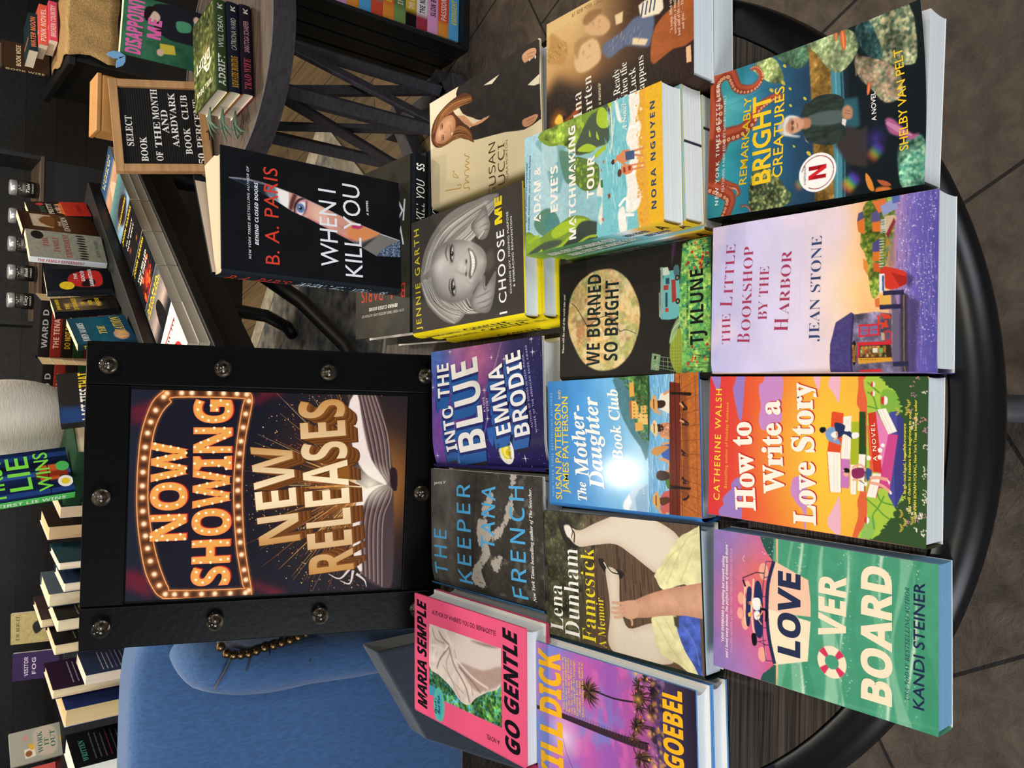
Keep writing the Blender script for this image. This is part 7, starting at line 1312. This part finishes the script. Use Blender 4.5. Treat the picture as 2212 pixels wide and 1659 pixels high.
for k, (c, s1, c1, s2, c2, lab, dx) in enumerate((('#3a4a2c', 'ADRIFT', '#f1efe6', 'WILL DEAN', '#e4e2d6', 'mossy green hardcover with a shadowy face, top of the stack on the cafe table', 0), ('#1f2430', 'NOWHERE BURNING', '#c9982c', 'CATRIONA WARD', '#c9c4b4', 'navy hardcover with gold spine title, middle of the stack on the cafe table', .004), ('#241f28', 'TRAD WIFE', '#c44a5a', 'SARATOGA SCHAEFER', '#d9a0a8', 'plum black hardcover with pink spine title, bottom of the stack on the cafe table', .008))):
    M = Matrix.Translation((.802+dx*.4, 2.026-dx, TT-.0585+.0305*(2-k))) @ Matrix.Rotation(R(99), 4, 'Z')
    book(HB, lab, M, .157, .238, .030, 'h', front=c, spine=c, page='#e4ddcc', group=ag, art=art_adrift if k == 0 else None, res=1200, board=['#5a5a30', '#c9a23a', '#d0596a'][k],
        texts=[((150, 620, 560, 620, 150), 'A', 'B', '#e6e2d0'), ((250, 820, 900, 780, 170), 'DRIFT', 'B', '#e6e2d0'), ((200, 300, 880, 300, 90), 'WILL DEAN', 'B', '#d9d4c0')] if k == 0 else (), spine_texts=[(.06, .40, .55, 'B' if k != 2 else 's', s1, c1), (.47, .82, .42, 'r', s2, c2), (.9, .96, .4, 'B', 'K', '#d9d4c4')])
    r_ = MB(); q = M @ Vector((.02, .119, .012)); 
    for j in range(3): r_.tube([q, q+Vector((-.03-.006*j, -.012*j+.004, .004)), q+Vector((-.055, -.02*j+.012, -.006)), q+Vector((-.075+.008*j, -.03*j+.02, -.020))], [.0022, .003, .003, .001], 6)
    o = r_.build('ribbon_sprig', mat('sage_leaf', '#5f7a68', .7)); tag(o, ['grey green sprig hanging from the mossy green hardcover', 'grey green sprig hanging from the navy gold titled hardcover', 'grey green sprig hanging from the plum black hardcover'][k], 'bookmark', 'sprigs tucked in the stacked hardcovers')
def art_dis(a):
    a.vg((0, '#3f7a5c'), (1500, '#2c5a44')); a.nz(160, .2, 5)
    a.poly([(420, 900), (480, 620), (620, 480), (800, 420), (960, 520), (1010, 900), (1010, 1400), (500, 1400)], '#23252c', 6, 4); a.ell(740, 470, 95, 120, '#dcc0b0', 4); a.poly([(640, 380), (740, 320), (880, 380), (880, 560), (820, 470), (720, 420)], '#241c1c', 4, 4)
    a.poly([(600, 900), (760, 860), (780, 1080), (640, 1100)], '#4f9a74', 6, 4); a.poly([(620, 1180), (840, 1150), (820, 1330), (650, 1360)], '#4f9a74', 6, 4); a.poly([(160, 640), (330, 620), (350, 860), (200, 900)], '#d9c84a', 3); a.ell(180, 640, 60, 60, '#e0c0ac', 4); a.ell(860, 1180, 60, 50, '#e0c0ac', 4)
PK = '#e86ab4'
book(PB, 'green paperback with a person in black and big pink title, standing on the cafe table', upright(.9791, 2.3772, -.0585, -.3606, .0688, .1616, .1990, .0222, .03), .1616, .199, .03, 'p', front='#2f6a4c', spine='#1c3a2a', page='#e9d2b0', art=art_dis, texts=[tt(60, 320, 960, 250, 'DISAPPOINT', 'B*', PK), tt(380, 620, 700, 220, 'ME', 'B*', PK)], spine_texts=[(.05, .55, .6, 'B', 'DISAPPOINT ME', PK), (.66, .95, .6, 'B', 'NICOLA', PK)], res=1300)
bm = MB(); o0 = Vector((.895, 2.40, TT+.128))
for an, l in ((100, .050), (150, .046)):
    a = R(an); d = Vector((math.cos(a), 0, math.sin(a))); n = Vector((-d.z, 0, d.x)); P = [o0]+[o0+d*l*t+n*l*.22*math.sin(math.pi*t) for t in (.3, .6, .85)]+[o0+d*l]+[o0+d*l*t-n*l*.22*math.sin(math.pi*t) for t in (.85, .6, .3)]
    bm.add([p+Vector((0, -.0012, 0)) for p in P]+[p+Vector((0, .0012, 0)) for p in P], [tuple(range(8)), tuple(range(15, 7, -1))]+[(i, i+8, (i+1) % 8+8, (i+1) % 8) for i in range(8)])
tag(bm.build('bookmark', mat('sky_blue_card', '#7fb8ea', .6)), 'light blue bow shaped bookmark sticking out of the green paperback', 'bookmark')
def letter_board():
    M = upright(.6996, 2.2310, -.0495, .2950, .3287, .2791, .2430, .0252, .02); t = empty('letter_board', M, 'black felt letter board in a light oak frame with white letters', 'sign')
    w, h = .2791, .2430; OK_ = mat('light_oak', '#b98f62', .5, noise=(1, .15, (6, 60, 60))); b = .022
    fb = MB()
    for k in range(34): y = -h/2+b+(h-2*b)*(k+.5)/34; fb.box((0, y, .008), (w-2*b, (h-2*b)/34*.72, .004))
    fb.box((0, 0, .0045), (w-2*b, h-2*b, .004)); fb.build('felt_panel', mat('black_felt', '#121214', .95), t)
    for x, y, sx, sy in ((0, h/2-b/2, w, b), (0, -h/2+b/2, w, b)): MB().box((x, y, .009), (sx, sy, .018)).build('frame_rail', OK_, t, bevel=.0015)
    for s in (-1, 1): MB().box((s*(w/2-b/2), 0, .009), (b, h-2*b, .018)).build('frame_rail', OK_, t, bevel=.0015)
    W_ = mat('white_plastic', '#f1f1ee', .4)
    for x0, x1, y, s in ((-.062, .030, .072, 'SELECT'), (-.108, -.034, .040, 'BOOK'), (-.106, -.078, .003, 'OF'), (-.066, .012, .003, 'THE'), (.020, .114, .003, 'MONTH'), (-.022, .050, -.018, 'AND'), (-.064, .104, -.041, 'AARDVARK'), (-.086, -.004, -.072, 'BOOK'), (.022, .098, -.072, 'CLUB'), (-.114, -.082, -.103, '50'), (-.066, .085, -.103, 'PERCENT')):
        v, f = text_mesh(s, 's'); mb = MB(); mb.add(np.stack([x0+v[:, 0]*(x1-x0), y+v[:, 1]*.0165, np.full(len(v), .0122)], -1), f); mb.build('lettering', W_, t)
    MB().tube([(-.02, -h/2+.008, .018), (-.02, -h/2+.002, .026), (-.03, -h/2+.0024, .034), (-.05, -h/2+.0024, .036), (-.055, -h/2+.0024, .034)], .0014, 6).build('wire_foot', BLK2, t)
letter_board()
bx = empty('wooden_box', Matrix.Translation((.745, 2.425, TT-.06)), 'honey coloured wooden box behind the letter board', 'box'); HW = mat('honey_pine', '#b98544', .5, noise=(1, .14, (5, 5, 40)))
MB().box((0, 0, .125), (.155, .09, .25)).build('body', HW, bx, bevel=.006); MB().box((0, 0, .256), (.158, .093, .012)).build('lid', HW, bx, bevel=.003)

# ---------------------------------------------------------------- slatted book crate at the right
def crate():
    t = empty('book_crate', Matrix.Translation((1.2, 2.1, 0)), 'tall black slatted crate holding a column of colourful books', 'crate'); T_ = Vector((1.2, 2.1, 0))
    BS = mat('black_slats', '#0f0f10', .55, noise=(1, .5, (20, 20, 200)), bump=(40, .3)); top = .60
    f0, f1 = Vector((1.035, 1.99, 0))-T_, Vector((1.005, 2.27, 0))-T_
    for k in range(4):
        a, b = f0.lerp(f1, k/4+.01), f0.lerp(f1, (k+.9)/4); n = Vector((.012, 0, 0)); MB().hexa([a, a+n, b+n, b, a+Vector((0, 0, top)), a+n+Vector((0, 0, top)), b+n+Vector((0, 0, top)), b+Vector((0, 0, top))]).build('side_slat', BS, t, bevel=.002)
    for k in range(4): MB().box((.42, -.10+.27*(k+.5)/4, top/2), (.012, .27/4*.9, top)).build('side_slat', BS, t, bevel=.002)
    MB().box((.13, .03, .012), (.58, .28, .024)).build('bottom_board', BS, t); MB().box((.13, .175, top/2), (.58, .012, top)).build('back_board', mat('raw_pine', '#8a7858', .6, noise=(1, .15, (40, 5, 5))), t)
crate()
CB = [('#57a7d9', 'EMERGENT STORIES', '#e9d23a'), ('#e0522c', 'PASSION PROJECT', '#f4d4dc'), ('#e8a0d0', 'SLOW BURN SUMMER', '#3a3434'), ('#e9e6e4', 'THE NEW YEAR CLUB', '#2a2a34'), ('#e0b43a', 'THE UNHONEYMOONERS', '#f4ecd4'), ('#5a7a4a', 'IN FIVE YEARS', '#d9d4b4'), ('#e8643a', 'BEAUTIFUL', '#f0c43a'), ('#3f9a94', 'THIS SUMMER', '#f1efe6'), ('#d9402f', 'DARE ME', '#f1efe6'), ('#efe4ea', 'IT HAPPENED', '#a03a8a'), ('#2f5a4a', 'CODE ROSE', '#e08a3a'), ('#d9506a', 'LOVE, ETC', '#f1efe6'), ('#2a4a9c', 'BLUE', '#e9e6d4'), ('#3f8a5a', 'GARDEN', '#e9d23a'), ('#c43a3a', 'RED', '#f1efe6'), ('#e9d9b0', 'SAND', '#3a3434'), ('#7a4a8a', 'PLUM', '#f1efe6')]
for k, (c, s, tc) in enumerate(CB[:15]):
    tk = .0385; xl = 1.062-.0006*k; L = .205+.006*((k*7) % 3)
    M = axes(Vector((xl+L/2, 2.005+.075, .025+tk*k)), Vector((0, 1, 0)), Vector((-1, 0, 0)), Vector((0, 0, 1)))
    book(PB, f'{["first", "second", "third", "fourth", "fifth", "sixth", "seventh", "eighth", "ninth", "tenth", "eleventh", "twelfth", "thirteenth", "fourteenth", "fifteenth", "sixteenth", "seventeenth"][k]} book up from the bottom of the column in the slatted crate', M, .135, L, tk-.0006, 'p', front=c, spine=[(0, ['#57a7d9', '#e8923a', '#e8a0d0', '#a83a4a', '#1c1a1c', '#7a9a5a', '#e8923a', '#d9503a'][k % 8]), (.17, ['#57a7d9', '#e8923a', '#e8a0d0', '#a83a4a', '#1c1a1c', '#7a9a5a', '#e8923a', '#d9503a'][k % 8]), (.18, c), (1, c)], group='books in the slatted crate', spine_texts=[(.24, .9, .5, 'B', s, tc)])

# ---------------------------------------------------------------- rug, jute strip, wall shelf things
def rug_mat():
    m = mat('distressed_rug', '#b3aa97', .95, noise=(16, .3, (1, 1, 1), '#5a5d64'), bump=(160, .5)); return m
rg_ = MB(); A_, B_, D_ = Vector((1.075, 3.007, .004)), Vector((.215, 3.676, .004)), Vector((.775, 2.634, .004)); e1, e2 = (B_-A_)*.82, (D_-A_).normalized()*1.3
P4 = [A_, A_+e1*1.6, A_+e1*1.6+e2, A_+e2]; rg_.hexa([p-Vector((0, 0, .004)) for p in P4][::-1]+[p+Vector((0, 0, .004)) for p in P4][::-1])
rug = empty('area_rug', Matrix.Identity(4), 'worn grey and cream patterned rug on the plank floor', 'rug'); rg_.build('pile', rug_mat(), rug)
bd = MB(); 
for a, b in ((0, 1), (1, 2), (2, 3), (3, 0)):
    c0 = sum(P4, Vector())/4; p, q = P4[a], P4[b]; bd.hexa([x+Vector((0, 0, .0045)) for x in (p, q, q+(c0-q).normalized()*.13, p+(c0-p).normalized()*.13)]+[x+Vector((0, 0, .0065)) for x in (p, q, q+(c0-q).normalized()*.13, p+(c0-p).normalized()*.13)])
bd.build('border', mat('rug_border', '#a39b88', .95, noise=(30, .2), bump=(160, .5)), rug)
ju = MB()
for k in range(46):
    x = .3+k*.06; w1, w2 = .02*math.sin(k*1.7), .03*math.sin(k*.9)
    ju.hexa([(x, 5.08+w1, .002), (x+.06, 5.08+.02*math.sin((k+1)*1.7), .002), (x+.06, 5.62+.03*math.sin((k+1)*.9), .002), (x, 5.62+w2, .002), (x, 5.08+w1, .016), (x+.06, 5.08+.02*math.sin((k+1)*1.7), .016), (x+.06, 5.62+.03*math.sin((k+1)*.9), .016), (x, 5.62+w2, .016)])
tag(ju.build('jute_runner', mat('jute', '#a08a5f', .95, noise=(120, .25), bump=(140, .8))), 'rough jute runner lying along the black plank wall', 'rug')
def side_cabinet():
    t = empty('side_cabinet', Matrix.Translation((1.95, 4.35, 0)), 'black cabinet with burlap cloth against the plank wall at right', 'cabinet')
    MB().box((0, 0, .36), (1.05, .62, .72)).build('body', BLK2, t, bevel=.004); MB().box((0, 0, .735), (1.10, .66, .03)).build('top', BLK2, t, bevel=.004)
side_cabinet()
bl = MB(); n = 14; Pg = []
for i in range(n+1):
    s = i/n; row = []
    for j in range(11):
        x = 1.44+.03*j+.012*math.sin(i*1.3+j*.2); d = .34-.62*s; y = 4.02+max(d, 0) if d > 0 else 3.998-.004*math.sin(j*1.5); z = TT-.001 if d > 0 else TT-.001+min(0, d+.05)*.9; row.append((x, y-.0, z+.004*math.sin(j*1.1+i)))
    Pg.append(row)
bl.grid(np.array(Pg)); o = bl.build('burlap_cloth', mat('burlap', '#b08f5c', .95, noise=(150, .25), bump=(220, .9))); s_ = o.modifiers.new('thick', 'SOLIDIFY'); s_.thickness = .004; s_.offset = 0
tag(o, 'frayed burlap cloth hanging over the edge of the black cabinet', 'cloth')
cg = 'novels on the black cabinet'
for k, (x, y, z, rot, c, s, tc, lab) in enumerate(((1.62, 4.25, .010, 12, '#d9506a', 'BROKEN COUNTRY', '#f4d4cc', 'pink novel lying lowest on the burlap cloth'), (1.60, 4.27, .046, 10, '#d9604f', 'PINK NOVEL', '#f4d4cc', 'coral novel lying on the pink novel on the burlap'), (1.56, 4.30, .082, 16, '#22343c', 'WATER MOON', '#e08a5a', 'dark teal novel with orange letters on top of the burlap pile'), (1.53, 4.44, .0, 14, '#3a2a1e', 'BOOK WISE', '#d9c49a', 'brown novel with pale page edge behind the burlap pile'))):
    M = Matrix.Translation((x, y, TT+z)) @ Matrix.Rotation(R(90+rot), 4, 'Z') if k < 3 else upright(x, y, .0, .2, .1, .13, .2, 0, .03)
    book(PB, lab, M, .135, .2, .035 if k < 3 else .03, 'p', front=c, spine=c, page='#e9dcc8', group=cg, spine_texts=[(.1, .9, .6, 'B', s, tc)], texts=[tt(100, 600, 900, 140, s, 'B', tc)])
cd = MB(); cd.box((1.62, 3.98, TT+.06), (.10, .002, .14), M=None); 
tag(cd.build('greeting_card', mat('card_stock', '#b9b8a8', .7)), 'grey greeting card with script lettering before the black cabinet', 'card') if False else None
def candle_shelf():
    t = empty('candle_shelf', Matrix.Translation((.56, 3.96, 0)), 'tall dark shelf with a wooden edge holding candle jars', 'shelf')
    MB().box((0, 0, .43), (.70, .22, .86)).build('cabinet_body', BLK2, t, bevel=.004); MB().box((0, 0, .868), (.72, .24, .016)).build('shelf_board', mat('dark_walnut', '#4a3c30', .5, noise=(1, .3, (4, 40, 4))), t, bevel=.002)
    for s in (-1, 1): MB().box((s*.35, 0, .98), (.018, .24, .21)).build('side_panel', BLK2, t)
candle_shelf()
def jar(x, y, lab, word):
    t = empty('candle_jar', Matrix.Translation((x, y, .8765)), lab, 'candle', 'black labelled candle jars on the shelf')
    MB().lathe([(0, 0), (.030, 0), (.033, .004), (.033, .070), (.028, .078), (0, .078)], 28).build('jar', mat('smoked_glass', '#2c2a28', .12), t)
    MB().lathe([(0, .078), (.031, .078), (.032, .081), (.032, .100), (.029, .104), (0, .104)], 28).build('lid', mat('silver_lid', '#c9cccf', .3, metal=.7), t)
    lb = MB(); lb.lathe([(.0334, .012), (.0338, .012), (.0338, .062), (.0334, .062)], 28, close=True); lb.build('label_band', mat('black_label', '#0d0d0d', .5), t)
    for k, (wd, h) in enumerate(((word, .012), ('CANDLE', .006))):
        v, f = text_mesh(wd, 'E' if k == 0 else 'r'); a = (v[:, 0]-.5)*1.25; mb = MB(); mb.add(np.stack([.0341*np.sin(a), -.0341*np.cos(a), (.036, .022)[k]+v[:, 1]*h], -1), f); mb.build('label_text', mat('white_ink', '#d9d9d4', .6), t)
for k, (wd, nm) in enumerate((('Cozy', 'leftmost'), ('Book', 'second from left'), ('Read', 'middle'), ('Page', 'second from right'), ('Tale', 'rightmost'))):
    jar(.305+.118*k, 3.88, f'black labelled candle jar on the dark shelf, {nm} of the five', wd)
# low bookcase far left
def bookcase():
    t = empty('bookcase', Matrix.Translation((-1.62, 4.08, 0)), 'low black bookcase in the dark behind the armchair', 'bookcase')
    MB().box((0, .02, .37), (1.3, .40, .74)).build('carcass', BLK2, t, bevel=.004); MB().box((0, .02, .70), (1.32, .42, .02)).build('shelf_edge', BLK2, t)
bookcase()
lg = 'novels facing out on the low bookcase'
def art_work(a):
    a.vg((0, '#a9a79a'), (1500, '#8f9486')); a.poly([(150, 380), (420, 360), (440, 640), (170, 660)], '#e4dccb', 4); a.ell(280, 480, 90, 90, '#8a5a34', 4); a.poly([(380, 540), (560, 480), (520, 640), (400, 660)], '#d9a83a', 4, 3); a.poly([(200, 700), (900, 640), (930, 1180), (180, 1200)], '#c4b4a4', 30, 4, .8); a.ell(760, 420, 80, 60, '#c98a8a', 8); a.ell(500, 1380, 90, 60, '#c9a83a', 10)
book(PB, 'grey novel with green title and small figure, facing out on the bookcase', upright(-1.5971, 3.8986, -.0185, .62, .0387, .1399, .19, .0126, .02), .1399, .19, .02, 'p', front='#a9a79a', art=art_work, texts=[tt(220, 860, 860, 130, 'WORK', 's', '#2f6a5a'), tt(400, 1020, 620, 120, 'IT', 's', '#2f6a5a'), tt(320, 1200, 820, 130, 'OUT', 's', '#2f6a5a')], group=lg, res=1000)
book(PB, 'coral red novel at the far left of the bookcase', upright(-1.80, 3.98, -.0185, .55, .06, .13, .2, 0, .03), .13, .2, .03, 'p', front='#d9605a', texts=[tt(100, 700, 900, 140, 'RUTH WARE', 'B', '#3a2020')], group=lg)
book(PB, 'dark novel with a red arc standing before the grey titled one', upright(-1.66, 3.80, -.10, .62, .4, .13, .19, 0, .02), .13, .19, .02, 'p', front='#2c2526', art=simple([(0, '#2c2526'), (1500, '#241e20')], [('line', [(100, 900), (500, 500), (900, 700)], 120, '#b92f3a', 5)]), group=lg, res=800) if False else None
book(PB, 'beige novel with a black bird, facing out on the bookcase', upright(-1.12, 3.98, -.0185, .1, .35, .135, .19, 0, .02), .135, .19, .02, 'p', front='#a89a6a', art=simple([(0, '#b0a270'), (1100, '#a89a68'), (1500, '#6f7a5a')], [('poly', [(300, 700), (560, 620), (700, 760), (520, 900), (380, 860)], '#2a2a28', 6, 4)]), texts=[tt(120, 250, 900, 100, 'T.W. BERGET', 's', '#4a4630')], group=lg, res=900)
book(PB, 'purple novel standing right of the beige bird novel', upright(-1.29, 3.98, -.0185, .1, .35, .12, .18, 0, .02), .12, .18, .02, 'p', front='#3a2c54', texts=[tt(150, 500, 850, 130, 'VISITOR', 'B', '#c9b4d4'), tt(200, 750, 800, 130, 'FOG', 'B', '#c9b4d4')], group=lg)
